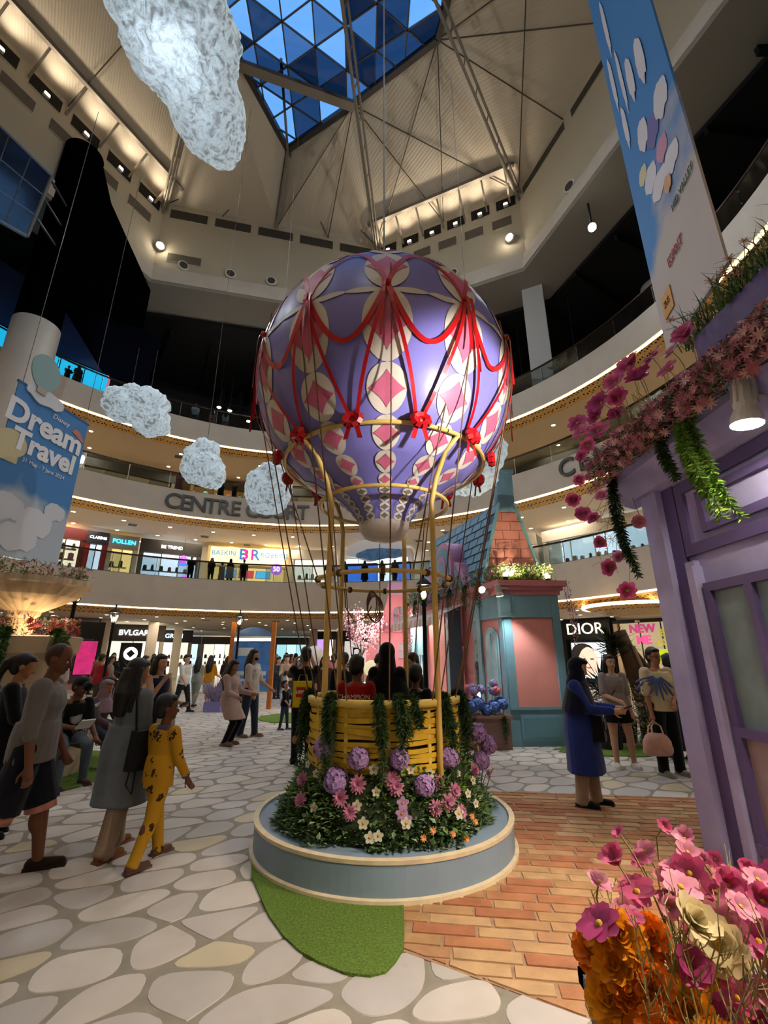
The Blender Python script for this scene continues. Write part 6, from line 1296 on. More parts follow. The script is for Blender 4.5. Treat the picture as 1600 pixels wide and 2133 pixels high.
def cloud(loc, lobes, label, cables, sub=5, amp=.09, freq=2.6, rot=0):
    """cotton cloud: blob over ellipsoid lobes, lumpy surface, hung on wires"""
    t = thing('cotton_cloud', label, 'cloud', loc, rot); import bmesh
    bm = bmesh.new(); bmesh.ops.create_icosphere(bm, subdivisions=sub, radius=1.0)
    for v in bm.verts:
        d = v.co.normalized(); best = 0
        # ray from the centre: furthest exit through the lobes
        for (c, r) in lobes:
            c = Vector(c); R = Vector(r); A = Vector((d.x / R.x, d.y / R.y, d.z / R.z)); Cq = Vector((-c.x / R.x, -c.y / R.y, -c.z / R.z)); a = A.dot(A); bb = 2 * A.dot(Cq); cc = Cq.dot(Cq) - 1; D = bb * bb - 4 * a * cc
            if D > 0: best = max(best, (-bb + math.sqrt(D)) / (2 * a))
        p = d * best; k = mnoise.noise(p * freq) * amp * 1.6 + abs(mnoise.noise(p * freq * 2.7 + Vector((5, 1, 2)))) * amp * 1.2 + mnoise.noise(p * freq * 6) * amp * .35; v.co = p + d * k
    me = bpy.data.meshes.new('cotton'); bm.to_mesh(me); bm.free(); me.materials.append(cot); me.polygons.foreach_set('use_smooth', [True] * len(me.polygons)); link('cotton', me, t)
    for (x, y, z), h in cables: b = B(); b.tube([(x, y, z), (x * 1.0, y, z + h)], .006, 4); b.obj('wire', rod_m, t)
cloud((-2.75, 3.75, 9.5), [((0, 0, 0), (.72, 1.1, .5)), ((.05, 1.0, 0), (.55, .75, .42)), ((.1, -1.3, .1), (.9, 1.3, .55))], 'huge glowing cotton cloud hanging near the skylight', [((0, .5, .3), 15), ((0, -1, .3), 15)], 6, .07, 3.0)
cloud((-6.2, 10, 7.45), [((-.22, 0, .14), (.58, .5, .44)), ((.45, 0, -.38), (.42, .42, .36)), ((.3, 0, .15), (.45, .4, .36))], 'glowing cotton cloud with a drooping tail, hanging beside the dream banner', [((-.2, 0, .4), 1.4), ((.3, 0, .4), 1.3)], 5, .07, 3.2)
cloud((-4.3, 10, 5.95), [((0, 0, -.1), (.5, .45, .42)), ((-.05, 0, .2), (.38, .35, .40)), ((.2, 0, -.3), (.35, .35, .32))], 'glowing cotton cloud before the first letters of the gallery lettering', [((0, 0, .5), 12)], 5, .06, 3.2)
cloud((-2.42, 9, 4.92), [((0, 0, 0), (.48, .45, .55))], 'round glowing cotton cloud hiding part of the gallery lettering', [((0, 0, .5), 12)], 5, .05, 3.4)
cloud((2.05, 9.2, 5.75), [((.1, 0, .2), (.55, .5, .75)), ((-.15, 0, -.35), (.6, .5, .5))], 'glowing cotton cloud half hidden behind the balloon', [((0, 0, .8), 12)], 5, .07, 3.0)
light('cloud_glow', 'POINT', (-2.75, 3.75, 8.5), 25, COOL, size=.5)

# ================================================================== BANNERS
def sky_mat(name, base, pale, sc=1.2, grad=None, slope=0.):
    m = M(name, base, .7); nt = m.node_tree; n = nt.nodes; p = n['Principled BSDF']; tc = n.new('ShaderNodeTexCoord'); nz = n.new('ShaderNodeTexNoise'); nz.inputs['Scale'].default_value = sc; nz.inputs['Detail'].default_value = 5; sp = n.new('ShaderNodeSeparateXYZ'); ad = n.new('ShaderNodeMath'); ad.operation = 'ADD'; mr = n.new('ShaderNodeMapRange'); a, c = grad; mr.inputs[1].default_value = a; mr.inputs[2].default_value = c; mr.inputs[3].default_value = -.25; mr.inputs[4].default_value = .55
    r = n.new('ShaderNodeValToRGB'); r.color_ramp.elements[0].position = .42; r.color_ramp.elements[1].position = .62; r.color_ramp.elements[0].color = (*lin(base), 1); r.color_ramp.elements[1].color = (*lin(pale), 1)
    nt.links.new(tc.outputs['Object'], nz.inputs['Vector']); nt.links.new(tc.outputs['Object'], sp.inputs[0]); sl = n.new('ShaderNodeMath'); sl.operation = 'MULTIPLY_ADD'; sl.inputs[1].default_value = -slope; nt.links.new(sp.outputs['X'], sl.inputs[0]); nt.links.new(sp.outputs['Z'], sl.inputs[2]); nt.links.new(sl.outputs[0], mr.inputs[0]); nt.links.new(mr.outputs[0], ad.inputs[0]); nt.links.new(nz.outputs['Fac'], ad.inputs[1]); nt.links.new(ad.outputs[0], r.inputs[0]); nt.links.new(r.outputs[0], p.inputs['Base Color']); return m
# dream banner: local x along its width (towards the far edge), z up
p0, p1 = Vector((-8.95, 9.62, 0)), Vector((-8.65, 11.85, 0)); dv = (p1 - p0); wd_ = dv.length; bn = thing('hanging_banner', 'large sky-blue hanging banner lettered Dream Travel', 'banner', (p0.x, p0.y, 3.8), atan2(dv.y, dv.x))
b = B(); b.box((wd_ / 2, 0, 2.1), (wd_, .03, 4.2)); b.obj('cloth', sky_mat('banner_sky', '3f76ae', 'a3adb8', .9, (2.3, .2)), bn)
b = B(); b.box((wd_ / 2, 0, 4.2), (wd_ + .06, .05, .06)); b.obj('top_rail', M('banner_rail', '1f4f86', .5), bn)
bt = M('banner_text', 'd6d6da', .6)
for s_, z, sz, x in (('Dream', 3.42, .82, 1.0), ('Travel', 2.78, .74, 1.12)): text('lettering', s_, bt, sz, bn, (x, -.03, z), (pi / 2, 0, 0), .008, off=.028, shear=.05)
text('lettering', '31 May - 7 June 2024', bt, .15, bn, (1.2, -.03, 2.35), (pi / 2, 0, 0), .004); text('lettering', 'Disney', bt, .2, bn, (1.35, -.03, 3.84), (pi / 2, 0, 0), .004, shear=.2)
b = B(); P = cloud_outline(.55, .24); n = len(P); b.add([(p[0] + .75, -.06, p[1] + 4.15) for p in P] + [(p[0] + .75, -.02, p[1] + 4.15) for p in P], [tuple(range(n)), tuple(range(n, 2 * n))[::-1]] + [(i, (i + 1) % n, n + (i + 1) % n, n + i) for i in range(n)]); b.obj('cloud_cutout', M('cutout_grey', 'c3c6cd', .6), bn)
b = B(); P = [(.42 * cos(2 * pi * i / 24), .42 * sin(2 * pi * i / 24) if sin(2 * pi * i / 24) > -.2 else .42 * sin(2 * pi * i / 24) * 1.35) for i in range(24)]; n = 24; b.add([(p[0] + .55, -.09, p[1] + 4.85) for p in P] + [(p[0] + .55, -.06, p[1] + 4.85) for p in P], [tuple(range(n)), tuple(range(n, 2 * n))[::-1]] + [(i, (i + 1) % n, n + (i + 1) % n, n + i) for i in range(n)]); b.obj('balloon_cutout', M('cutout_teal', '7f9c9c', .6), bn); b = B(); b.box((.55, -.08, 4.25), (.26, .04, .16)); b.obj('basket_cutout', M('cutout_basket', 'a5988c', .6), bn)
b = B(); b.box((.2, -.025, 2.3), (.5, .012, .28)); P = [(.2 + .42 * cos(2 * pi * i / 24), 2.62 + .34 * sin(2 * pi * i / 24)) for i in range(24)]; b.add([(p[0], -.03, p[1]) for p in P], [tuple(range(24))]); b.obj('painted_balloon', M('paint_ochre', 'b8ab86', .6), bn)
P = [(1.75, 3.75), (2.15, 3.6), (2.2, 3.66), (2.0, 3.86), (1.85, 3.88)]; b = B(); b.add([(p[0], -.03, p[1] - .02) for p in P], [tuple(range(5))]); b.obj('painted_biplane', M('paint_red', 'b5705a', .6), bn)
for i, (x, z, w_, h_) in enumerate(((.5, 1.1, .6, .35), (1.3, .9, .7, .4), (1.8, 1.35, .45, .25), (.9, .45, .8, .35))):
    b = B(); P = cloud_outline(w_ * .7, h_); b.add([(p[0] + x, -.025 - i * .002, p[1] + z) for p in P], [tuple(range(len(P)))]); b.obj('painted_cloud', M('paint_cloud', 'bfc1c8', .6), bn)
for x in (.1, wd_ - .1): b = B(); b.tube([(x, 0, 4.2), (x, 0, 14)], .01, 4); b.obj('wire', rod_m, bn)
# tall banner above the purple house
q0, q1 = Vector((4.09, 5.52, 0)), Vector((3.79, 3.92, 0)); dv = q1 - q0; wd_ = dv.length; tb = thing('tall_banner', 'tall hanging banner painted with blue sky and pale clouds above the purple house', 'banner', (q0.x, q0.y, 5.7), atan2(dv.y, dv.x))
b = B(); b.box((wd_ / 2, 0, 5.0), (wd_, .03, 10.0)); b.obj('cloth', sky_mat('tall_sky', '3f82c4', 'bdb2ac', .9, (2.5, -.3), .55), tb)
shp = [M('pt_pink', 'c78aa8', .6), M('pt_violet', '6f62a4', .6), M('pt_white', 'd6d2da', .6), M('pt_orange', 'd29a6a', .6), M('pt_yellow', 'c9c6a0', .6)]
for i, (x, z, w_, h_, k) in enumerate(((.62, 2.6, .2, .22, 2), (.8, 2.25, .24, .2, 2), (.45, 2.9, .14, .16, 4), (1.05, 2.6, .16, .2, 0), (.95, 3.1, .2, .26, 1), (1.2, 2.2, .2, .2, 2), (.7, 3.4, .16, .3, 2), (1.3, 3.2, .2, .3, 2), (.3, 4.2, .07, .5, 2), (.22, 5.4, .06, .7, 2), (.5, 5.0, .05, .8, 2), (.4, 6.6, .06, .8, 2), (.75, 4.6, .1, .5, 2), (1.1, 4.4, .12, .5, 2), (1.0, 2.0, .1, .14, 3))):
    b = B(); P = cloud_outline(w_, h_); b.add([(p[0] + x, .02 + i * .001, p[1] + z) for p in P] + [(p[0] + x, -.02 - i * .001, p[1] + z) for p in P], [tuple(range(len(P))), tuple(range(len(P), 2 * len(P)))[::-1]]); b.obj('painted_cloud', shp[k], tb)
sgn = -1
text('lettering', 'MID VALLEY', M('ink_green', '4f6a5a', .6), .16, tb, (1.25, -.03, 1.6), (pi / 2, 0, 0), .004, sx=.7); text('lettering', 'ESPRIT', M('ink_red', 'a83a3a', .6), .22, tb, (.78, -.03, 1.05), (pi / 2, 0, 0), .004, sx=.7)
b = B(); b.box((.32, -.025, .62), (.3, .01, .36)); b.obj('orange_tag', M('tag_orange', 'c98a2a', .6), tb); text('lettering', 'ZUS', charcoal, .14, tb, (.32, -.035, .62), (pi / 2, 0, 0), .002, sx=.7)
for x in (.1, wd_ - .1): b = B(); b.tube([(x, 0, 10), (x, 0, 20)], .01, 4); b.obj('wire', rod_m, tb)
b = B(); b.box((wd_ / 2, 0, 0), (wd_ + .05, .05, .05)); b.obj('bottom_rail', M('rail_grey', '9a948c', .5), tb)

# ================================================================== FOUNTAIN PLANTER
stonec = M('fountain_stone', 'cbb393', .75, var=.1, vs=4, bump=.2, bs=25)
fn = thing('fountain_planter', 'tiered cream stone fountain planter with fluted bowl', 'planter', (FNX, FNY, 0))
b = B(); b.lathe([(0, 0), (1.25, 0), (1.25, .40), (1.3, .42), (1.3, .48), (1.05, .48), (1.0, .5), (0, .5)], 8, a0=.3, a1=2 * pi + .3); b.obj('bench_base', stonec, fn)
b = B(); b.lathe([(.7, .48), (.62, .6), (.66, 1.2), (.72, 1.5), (.82, 1.6), (.86, 1.82), (.80, 1.84), (.7, 1.74), (0, 1.72)], 8, a0=.3, a1=2 * pi + .3); b.obj('lower_basin', stonec, fn)
b = B(); b.lathe([(.16, 1.7), (.15, 2.1), (.2, 2.14), (.22, 2.2), (.3, 2.24), (.62, 2.42), (.76, 2.56), (.80, 2.58), (.80, 2.66), (.74, 2.66), (.6, 2.56), (0, 2.5)], 72, lobes=24, lobe=.04); b.obj('bowl', stonec, fn, False)
light('fountain_up', 'SPOT', (FNX + .35, FNY - .35, 1.78), 26, (1, .72, .38), (FNX + .2, FNY - .2, 2.4), .05, 140, .8); light('fountain_up', 'SPOT', (FNX + .3, FNY + .25, 1.78), 20, (1, .72, .38), (FNX + .25, FNY, 2.4), .05, 140, .8)
light('fountain_down', 'SPOT', (FNX + .6, FNY - .6, 2.45), 25, (1, .74, .42), (FNX + .9, FNY - .6, 1.2), .05, 90, .8)
flowerbank([(FNX + .62 * cos(a), FNY + .62 * sin(a), 2.55) for a in [i * pi / 6 for i in range(13)]], 1700, 'dry pink and green planting in the upper fountain bowl', 'bowl_foliage', [dusty[0], dusty[2], green[1], green[3]], [mum_mesh(.05, dusty[2], 8, 1, 'blossom')], 'blossoms in the upper fountain bowl', 51, .34, .14, 34, 'pale pink blossom in the upper fountain bowl')
flowerbank([(FNX + .62 * cos(a), FNY + .62 * sin(a), 1.74) for a in [i * pi / 6 for i in range(13)]], 1800, 'pink planting in the lower fountain basin', 'basin_foliage', [dusty[2], bl_m[0], bl_m[1], green[3]], [mum_mesh(.07, M('coral_daisy', 'd9655c', .55, var=.2, vs=20), 12, 2, 'blossom')], 'coral daisies in the fountain basin', 52, .36, .14, 40, 'coral daisy in the lower fountain basin')
for k, a in enumerate((-115, -62, -20)): ar = radians(a); e = lambda r, z: (FNX + r * cos(ar), FNY + r * sin(ar), z); fern([e(.7, 1.86), e(.86, 1.9), e(.92, 1.75), e(.93, 1.5), e(.92, 1.3)], .2, ('green fern spilling from the basin on the outer side', 'green fern spilling from the basin under the bowl stem', 'green fern spilling from the basin corner by the street lamp')[k], 'ferns on the fountain basin', 0, 8, .8, .07)
flowerbank([(FNX + 1.0, FNY - .7, .48), (FNX + 1.1, FNY + .3, .48)], 500, 'pale pink orchids on the fountain bench', 'bench_foliage', [bl_m[2], green[0], bl_m[0]], [ORC], 'orchids on the fountain bench', 53, .5, .14, 16, 'pale orchid standing on the fountain bench')

# ================================================================== STREET LAMPS
black = M('lamp_black', '101012', .45, .4)
def street_lamp(x, y, h, label):
    t = thing('street_lamp', label, 'street lamp', (x, y, 0)); b = B(); b.lathe([(.14, 0), (.14, .05), (.1, .08), (.08, .3), (.05, .36), (.04, .4), (.035, h - .5), (.06, h - .48), (.03, h - .44), (.06, h - .40), (0, h - .40)], 14); b.obj('post', black, t, True)
    b = B()
    for i in range(4): a = pi / 4 + i * pi / 2; b.tube([(.06 * cos(a), .06 * sin(a), h - .4), (.13 * cos(a), .13 * sin(a), h - .12)], .009, 4)
    b.obj('cage', black, t)
    b = B(); b.lathe([(.20, h - .13), (.17, h - .10), (.08, h - .03), (.03, h), (.02, h + .04), (.03, h + .07), (0, h + .12)], 4, a0=pi / 4, a1=2 * pi + pi / 4); b.obj('cap', black, t)
    b = B(); b.lathe([(.055, h - .39), (.12, h - .13)], 4, a0=pi / 4, a1=2 * pi + pi / 4); b.obj('glass', see_glass('lantern_glass', 'f0ead8', .9), t)
    b = B(); b.ell((0, 0, h - .30), (.05, .05, .06), 10, 7); b.obj('bulb', EM('lantern_bulb', 'fff0cc', 25), t, True); light('lantern', 'POINT', (x, y, h - .2), 12, WARM, size=.06)
street_lamp(-6.05, 9.0, 2.98, 'black street lamp beside the fluted fountain bowl'); street_lamp(-7.55, 13.0, 2.85, 'black street lamp before the watch shop'); street_lamp(-4.65, 15.0, 2.90, 'black street lamp beside the orange-posted notice board'); street_lamp(.72, 8.3, 2.92, 'black street lamp behind the basket, before the scalloped awning')

# ================================================================== NOTICE BOARD, SCULPTURE, PALM, SMALL PLANTERS
wo = M('orange_wood', 'b3682a', .55, var=.15, vs=6); nb_ = thing('notice_board', 'blue notice board on two orange wooden posts', 'notice board', (-4.25, 15.3, 0), .0)
for x in (-.66, .66): b = B(); b.box((x, 0, 1.32), (.13, .13, 2.64)); b.obj('post', wo, nb_)
b = B(); P = [(-.58, 2.2), (.58, 2.2)] + [(.58 * cos(pi * i / 10), 2.2 + .28 * sin(pi * i / 10)) for i in range(0, 11)]; P = [(-.6, 2.18), (.6, 2.18)] + [(.6 - 1.2 * i / 10, 2.28 + .2 * sin(pi * i / 10)) for i in range(11)]; n = len(P); b.add([(p[0], -.03, p[1]) for p in P] + [(p[0], .03, p[1]) for p in P], [tuple(range(n)), tuple(range(n, 2 * n))[::-1]] + [(i, (i + 1) % n, n + (i + 1) % n, n + i) for i in range(n)]); b.obj('header', M('board_blue', '5f7fae', .6, var=.2, vs=4), nb_)
b = B(); b.box((0, 0, 1.25), (1.2, .06, 1.5)); b.obj('panel', M('board_print', '3f6aa0', .5, var=.45, vs=2.2, em=.15), nb_); b = B(); b.box((0, -.02, 2.08), (1.2, .05, .1)); b.obj('light_bar', EM('board_bar', 'fff0c0', 3), nb_); b = B(); b.box((0, -.04, 1.05), (1.0, .01, .12)); b.box((0, -.04, .85), (1.0, .01, .08)); b.box((-.2, -.04, 1.7), (.5, .01, .25)); b.obj('printed_text', M('board_txt', 'c9cfd2', .6), nb_)
bs = thing('bubble_sculpture', 'white sculpture of stacked smooth bubbles', 'sculpture', (-2.6, 18.4, 0)); wb = M('bubble_white', 'dcdad4', .45)
for i, (x, y, z, r) in enumerate(((0, 0, .42, .42), (.62, .1, .38, .38), (-.45, .1, .5, .4), (.15, 0, .95, .38), (-.3, .1, 1.15, .42), (-.1, 0, 1.6, .36), (.45, 0, .9, .26))): b = B(); b.ell((x, y, z), r, 20, 14); b.obj('bubble', wb, bs, True)
def palm(x, y, h, label, n=70, L=.5, seed=1, pot=True):
    t = thing('potted_palm', label, 'plant', (x, y, 0)); rr = random.Random(seed)
    if pot: b = B(); b.lathe([(0, 0), (.2, 0), (.26, .4), (.22, .4), (.2, .36), (0, .36)], 16); b.obj('pot', charcoal, t)
    b = B(); b.tube([(0, 0, .3), (.02, 0, h * .5), (0, 0, h * .85)], [.05, .04, .035], 7); b.obj('trunk', M('palm_bark', '4a3826', .8), t)
    b = B()
    for i in range(n): d = rdir(-.35); leafq(b, (0, 0, h * .85 + rr.uniform(-.25, .1)), d, (0, 0, 1), L * rr.uniform(.6, 1.1), .05)
    b.obj('leaves', M('palm_green', '23351f', .5, var=.3, vs=10), t)
palm(4.62, 9.6, 2.05, 'tall spiky palm between the DIOR sign and the girl', 110, .55, 3); palm(4.0, 8.9, 1.15, 'bushy dark palm behind the girl in the grey shirt', 130, .6, 4); palm(-6.3, 12.2, 1.2, 'spiky green pot plant in the crowd beyond the fountain', 90, .55, 5)
tw = thing('tree_trunk_prop', 'leaning brown driftwood trunk prop behind the girl', 'prop', (5.15, 9.5, 0)); b = B(); b.tube([(0, 0, 0), (-.05, 0, .6), (-.2, 0, 1.3), (-.38, 0, 2.05)], [.25, .2, .17, .12], 9); b.obj('trunk', M('driftwood', '5a4634', .8, var=.35, vs=8, bump=.6, bs=14), tw, True); b = B(); b.tube([(-.1, -.1, .9), (-.02, -.16, 1.35), (-.2, -.14, 1.7)], [.06, .05, .02], 6); b.obj('branch', MATS['driftwood'], tw, True); b = B(); b.tube([(-.22, -.14, 1.75), (-.1, -.2, 1.2), (.02, -.22, .8)], .035, 6); b.obj('pale_strip', M('pale_wood', 'b39a7a', .7), tw)
flowerbank([(4.5, 8.9, .02), (5.1, 9.2, .02)], 700, 'rock plants and pale foliage before the driftwood trunk', 'rock_foliage', [green[4], green[0], M('stone_tan', '9a7a58', .8)], [mum_mesh(.05, M('bl_tan', 'c9a586', .6), 8, 1, 'blossom')], 'tan blossoms before the driftwood', 61, 1.0, .2, 14, 'tan blossom before the driftwood trunk')
fg = thing('silver_planter', 'small lilac planter with silvery plant beside the notice board', 'planter', (-5.05, 14.6, 0)); b = B(); b.box((0, 0, .14), (.5, .4, .28)); b.obj('box', M('lilac_box', '8a84c0', .6), fg); b = B()
for i in range(160): leafq(b, (U(-.15, .15), U(-.1, .1), .28), (U(-.8, .8), U(-.8, .8), 1), (0, 1, 0), U(.3, .75), .04)
b.obj('leaves', M('silver_leaf', '9a8fb0', .5, var=.3, vs=10), fg)
flowerbank([(-1.1, 12.6, .02), (.6, 12.9, .02)], 900, 'glowing pink blossom border behind the basket', 'border_foliage', [bl_m[0], bl_m[1], green[3], bl_m[2]], [mum_mesh(.06, bl_m[2], 8, 1, 'blossom')], 'blossoms of the pink border', 62, .7, .22, 24, 'pale blossom in the pink border behind the basket')
light('border_glow', 'POINT', (-.3, 12.3, .6), 40, WARM, size=.1)
b = B(); b.X = Matrix.Translation((-.30, 11.5, 1.28)) @ Matrix.Rotation(pi / 2, 4, 'X'); b.lathe([(0, -.06), (.16, -.05), (.19, 0), (.16, .05), (0, .06)], 20); o = b.obj('round_lantern', EM('paper_lantern', 'e8dcae', .7), None, True); tag(o, 'round cream paper lantern behind the red jersey boy', 'lantern'); b = B(); b.tube([(-.30, 11.5, 0), (-.30, 11.5, 1.1)], .015, 5); b.obj('stand', charcoal, o)
# ================================================================== PEOPLE
SKIN = {k: M('skin_' + k, h, .55, var=.05, vs=10, spec=.3) for k, h in dict(brown='6b4430', tan='a5714f', light='c4967a', dark='4f3222').items()}
HAIR = {k: M('hair_' + k, h, .45, bump=.5, bs=90, spec=.4) for k, h in dict(black='0b0908', brown='1d120c').items()}
def cloth(hx, var=.08): return M('cloth_' + hx, hx, .85, var=var, vs=9, bump=.25, bs=22, spec=.15, sheen=.15, dist=.02)
DARKF = M('face_dark', '1c100c', .5); LIPM = M('lips', '8a4a42', .5); SOLE = M('sole_tan', 'b59a7a', .7)
def rotf(v, a):  # lean forward (towards -Y) by a
    x, y, z = v; return Vector((x, y * cos(a) - z * sin(a), y * sin(a) + z * cos(a)))
def voxel(me, name, mats, parent, vox, smooth=2):
    o = link(name, me, parent); m = o.modifiers.new('r', 'REMESH'); m.mode = 'VOXEL'; m.voxel_size = vox; m.use_smooth_shade = True
    if smooth: s = o.modifiers.new('s', 'SMOOTH'); s.iterations = smooth; s.factor = .5
    return o
def person(label, loc, rz, h=1.65, male=False, skin='tan', hair='black', style='short', top='888888', bottom='222222', shoe='3a3030', sleeve=.45, hem=.0, hemw=1., legs='trousers', legw=1., P={}, vox=.014, face=True, group=None, name='person', mats={}, fat=1., headwear=None, arms=True, baked=False, hemlen=None):
    """one figure facing -Y before the turn rz; joints by forward kinematics, skin and each garment one closed surface"""
    g = P.get; lean = g('lean', .03); hj = .515 * h; sw = (.118 if male else .102) * h; hw = .052 * h
    T = thing(name, label, 'person', loc, rz, group)
    J = {}
    legs_ = []
    for sd, k in ((1, 'l'), (-1, 'r')):
        a, kb, ot = g('thigh_' + k, .04), g('knee_' + k, .06), g('out_' + k, .03); hip = Vector((sd * hw, 0, hj)); d1 = Vector((sd * sin(ot), -sin(a), -cos(a))).normalized(); kn = hip + d1 * .245 * h; a2 = a - kb; d2 = Vector((sd * sin(ot) * .3, -sin(a2), -cos(a2))).normalized(); an = kn + d2 * .232 * h; legs_.append((sd, k, hip, kn, an, d2))
    low = min(l[4].z for l in legs_); base = g('base', 0.) ; shift = Vector((0, 0, .040 * h - low + base))
    legs_ = [(sd, k, hip + shift, kn + shift, an + shift, d2) for sd, k, hip, kn, an, d2 in legs_]
    pel = Vector((0, 0, hj)) + shift
    def tor(x, y, z): return pel + rotf((x, y, z - hj), lean)
    # torso sections: z, rx, ry, y shift
    f = fat
    sec = [(.475, .070, .058, .004), (.50, .094, .068, .006), (.53, .097, .070, .006), (.57, .088, .062, .002), (.62, .078 * (1.08 if male else 1), .056, .0), (.67, .085 * (1.06 if male else 1), .060, -.004), (.72, .094 * (1.1 if male else 1), .066, -.008), (.765, .098 * (1.12 if male else 1), .060, -.003), (.80, .088 * (1.12 if male else 1), .048, .004), (.822, .055, .036, .006)]
    def torso(b, e=0., z0=0., z1=9., sc=1.):
        s = [(z, rx, ry, y) for z, rx, ry, y in sec if z0 <= z <= z1]; n = 16; vs = []; fs = []
        for z, rx, ry, y in s:
            for j in range(n):
                t = 2 * pi * j / n; vs.append(tor((rx * h * f + e) * sc * cos(t), y * h + (ry * h * f + e) * sc * sin(t), z * h))
        m = len(s)
        for i in range(m - 1):
            for j in range(n): k = (j + 1) % n; fs.append((i * n + j, i * n + k, (i + 1) * n + k, (i + 1) * n + j))
        fs += [tuple(range(n))[::-1], tuple(range((m - 1) * n, m * n))]; b.add(vs, fs)
    # head
    nb_ = tor(0, .006 * h, .825 * h); yaw, nod = g('yaw', 0.), g('nod', .05)
    RH = Matrix.Rotation(yaw, 3, 'Z') @ Matrix.Rotation(lean * .5 + nod, 3, 'X'); hs_ = g('head', 1.)
    def hd(x, y, z): return nb_ + RH @ (Vector((x, y, z)) * h * hs_)
    arms_ = []
    for sd, k in ((1, 'l'), (-1, 'r')):
        a, ot, eb, inn = g('arm_' + k, .05), g('aout_' + k, .12), g('elbow_' + k, .2), g('in_' + k, .0)
        s = tor(sd * (sw - .012 * h), .004 * h, .793 * h); d1 = Vector((sd * sin(ot), -sin(a) * cos(ot), -cos(a) * cos(ot))); el = s + d1 * .172 * h; d2 = Vector((-sd * sin(inn) + sd * sin(ot) * .4 * (1 if inn == 0 else 0), -sin(a + eb) * cos(inn), -cos(a + eb) * cos(inn))).normalized(); wr = el + d2 * .148 * h; arms_.append((sd, k, s, el, wr, d2))
    # ---- skin
    sk = B(); torso(sk, -.004)
    sk.limb(tor(0, .006 * h, .80 * h), hd(0, -.004, .05), .034 * h * (1.12 if male else 1), .031 * h)
    R3 = RH.copy()
    sk.ell(hd(0, .004, .112), (.047 * h * hs_, .058 * h * hs_, .062 * h * hs_), 14, 10, R3); sk.ell(hd(0, -.020, .075), (.036 * h * hs_, .037 * h * hs_, .043 * h * hs_), 12, 8, R3); sk.ell(hd(0, -.038, .046), (.018 * h * hs_, .016 * h * hs_, .014 * h * hs_), 8, 6, R3)
    sk.limb(hd(0, -.050, .100), hd(0, -.062, .078), .007 * h, .010 * h, 8)
    for sd in (-1, 1): sk.ell(hd(sd * .047, .008, .092), (.007 * h, .013 * h, .019 * h), 8, 6, R3)
    for sd, k, hip, kn, an, d2 in legs_:
        sk.limb(hip, kn, .058 * h * f, .037 * h); sk.limb(kn, an, .037 * h, .023 * h); sk.ell(kn + d2 * .07 * h + Vector((0, .010 * h, 0)), (.034 * h, .036 * h, .06 * h), 10, 7)
        sk.limb(an + Vector((0, .018 * h, -.018 * h)), an + Vector((sd * .008 * h, -.088 * h, -.026 * h)), .022 * h, .018 * h)
    hands = {}
    for sd, k, s, el, wr, d2 in arms_:
        sk.limb(s, el, .034 * h * f, .025 * h); sk.limb(el, wr, .025 * h, .0165 * h)
        u = d2; w = Vector((0, -1, 0)) if abs(u.y) < .8 else Vector((0, 0, 1)); sx = u.cross(w).normalized() * sd; w = sx.cross(u).normalized() * sd
        palm_ = wr + u * .045 * h; sk.limb(wr, palm_, .016 * h, .021 * h); hands[k] = wr + u * .07 * h
        curl = g('curl', .5); side = w
        for i in range(4):
            o = (i - 1.5) * .0115 * h; L = (.040, .046, .043, .034)[i] * h; p0 = palm_ + u * .012 * h + side * o; p1 = p0 + (u * cos(curl) - sx * sin(curl)) * L * .55; p2 = p1 + (u * cos(curl * 2) - sx * sin(curl * 2)) * L * .5; r = .0056 * h; sk.limb(p0, p1, r, r * .95, 6); sk.limb(p1, p2, r * .95, r * .8, 6)
        p0 = wr + u * .02 * h - side * .014 * h; p1 = p0 + (u * .7 - side * .8).normalized() * .028 * h; sk.limb(p0, p1, .0072 * h, .0062 * h, 6); sk.limb(p1, p1 + (u * .9 - side * .2 - sx * .3).normalized() * .024 * h, .0062 * h, .005 * h, 6)
    voxel(sk.mesh('body', SKIN[skin]), 'body', None, T, vox if vox > .012 else .0095, 1)
    # ---- face
    if face:
        fb = B(); wt = B(); lp = B()
        for sd in (-1, 1):
            wt.ell(hd(sd * .019, -.0495, .096), (.0085 * h, .005 * h, .0055 * h), 8, 6, R3); fb.ell(hd(sd * .019, -.0535, .096), (.0042 * h, .003 * h, .0045 * h), 8, 6, R3); fb.limb(hd(sd * .010, -.054, .108), hd(sd * .030, -.050, .110), .0022 * h, .0016 * h, 6)
        lp.ell(hd(0, -.0545, .0605), (.012 * h, .0045 * h, .0045 * h), 10, 6, R3)
        fb.obj('eyes', DARKF, T, True); wt.obj('eye_whites', M('eye_white', 'cfc6bc', .4), T, True); lp.obj('mouth', LIPM, T, True)
    # ---- garments
    tm = mats.get('top') or cloth(top); bm_ = mats.get('bottom') or cloth(bottom)
    e = .010 * h
    if legs in ('trousers', 'shorts'):
        b = B(); torso(b, e * .55, 0, .585)
        for sd, k, hip, kn, an, d2 in legs_:
            if legs == 'shorts': b.limb(hip + Vector((0, 0, .02 * h)), hip.lerp(kn, .35), .062 * h * f + e * .5, .058 * h * max(1, legw * .85), 12); b.tube([hip.lerp(kn, .2), hip.lerp(kn, g('shortlen', 1.))], [.060 * h * max(1, legw * .85), .057 * h * legw], 12); continue
            b.limb(hip + Vector((0, 0, .02 * h)), kn, (.060 * h * f + e * .4) * (1 + (legw - 1) * .4), .041 * h * legw, 12)
            if legs == 'trousers': b.limb(kn, an + Vector((0, 0, .004 * h)), .041 * h * legw, .030 * h * legw ** 1.6, 12); b.tube([kn.lerp(an, .9), an + d2 * .016 * h], [.031 * h * legw ** 1.6, .033 * h * legw ** 1.6], 12)
            
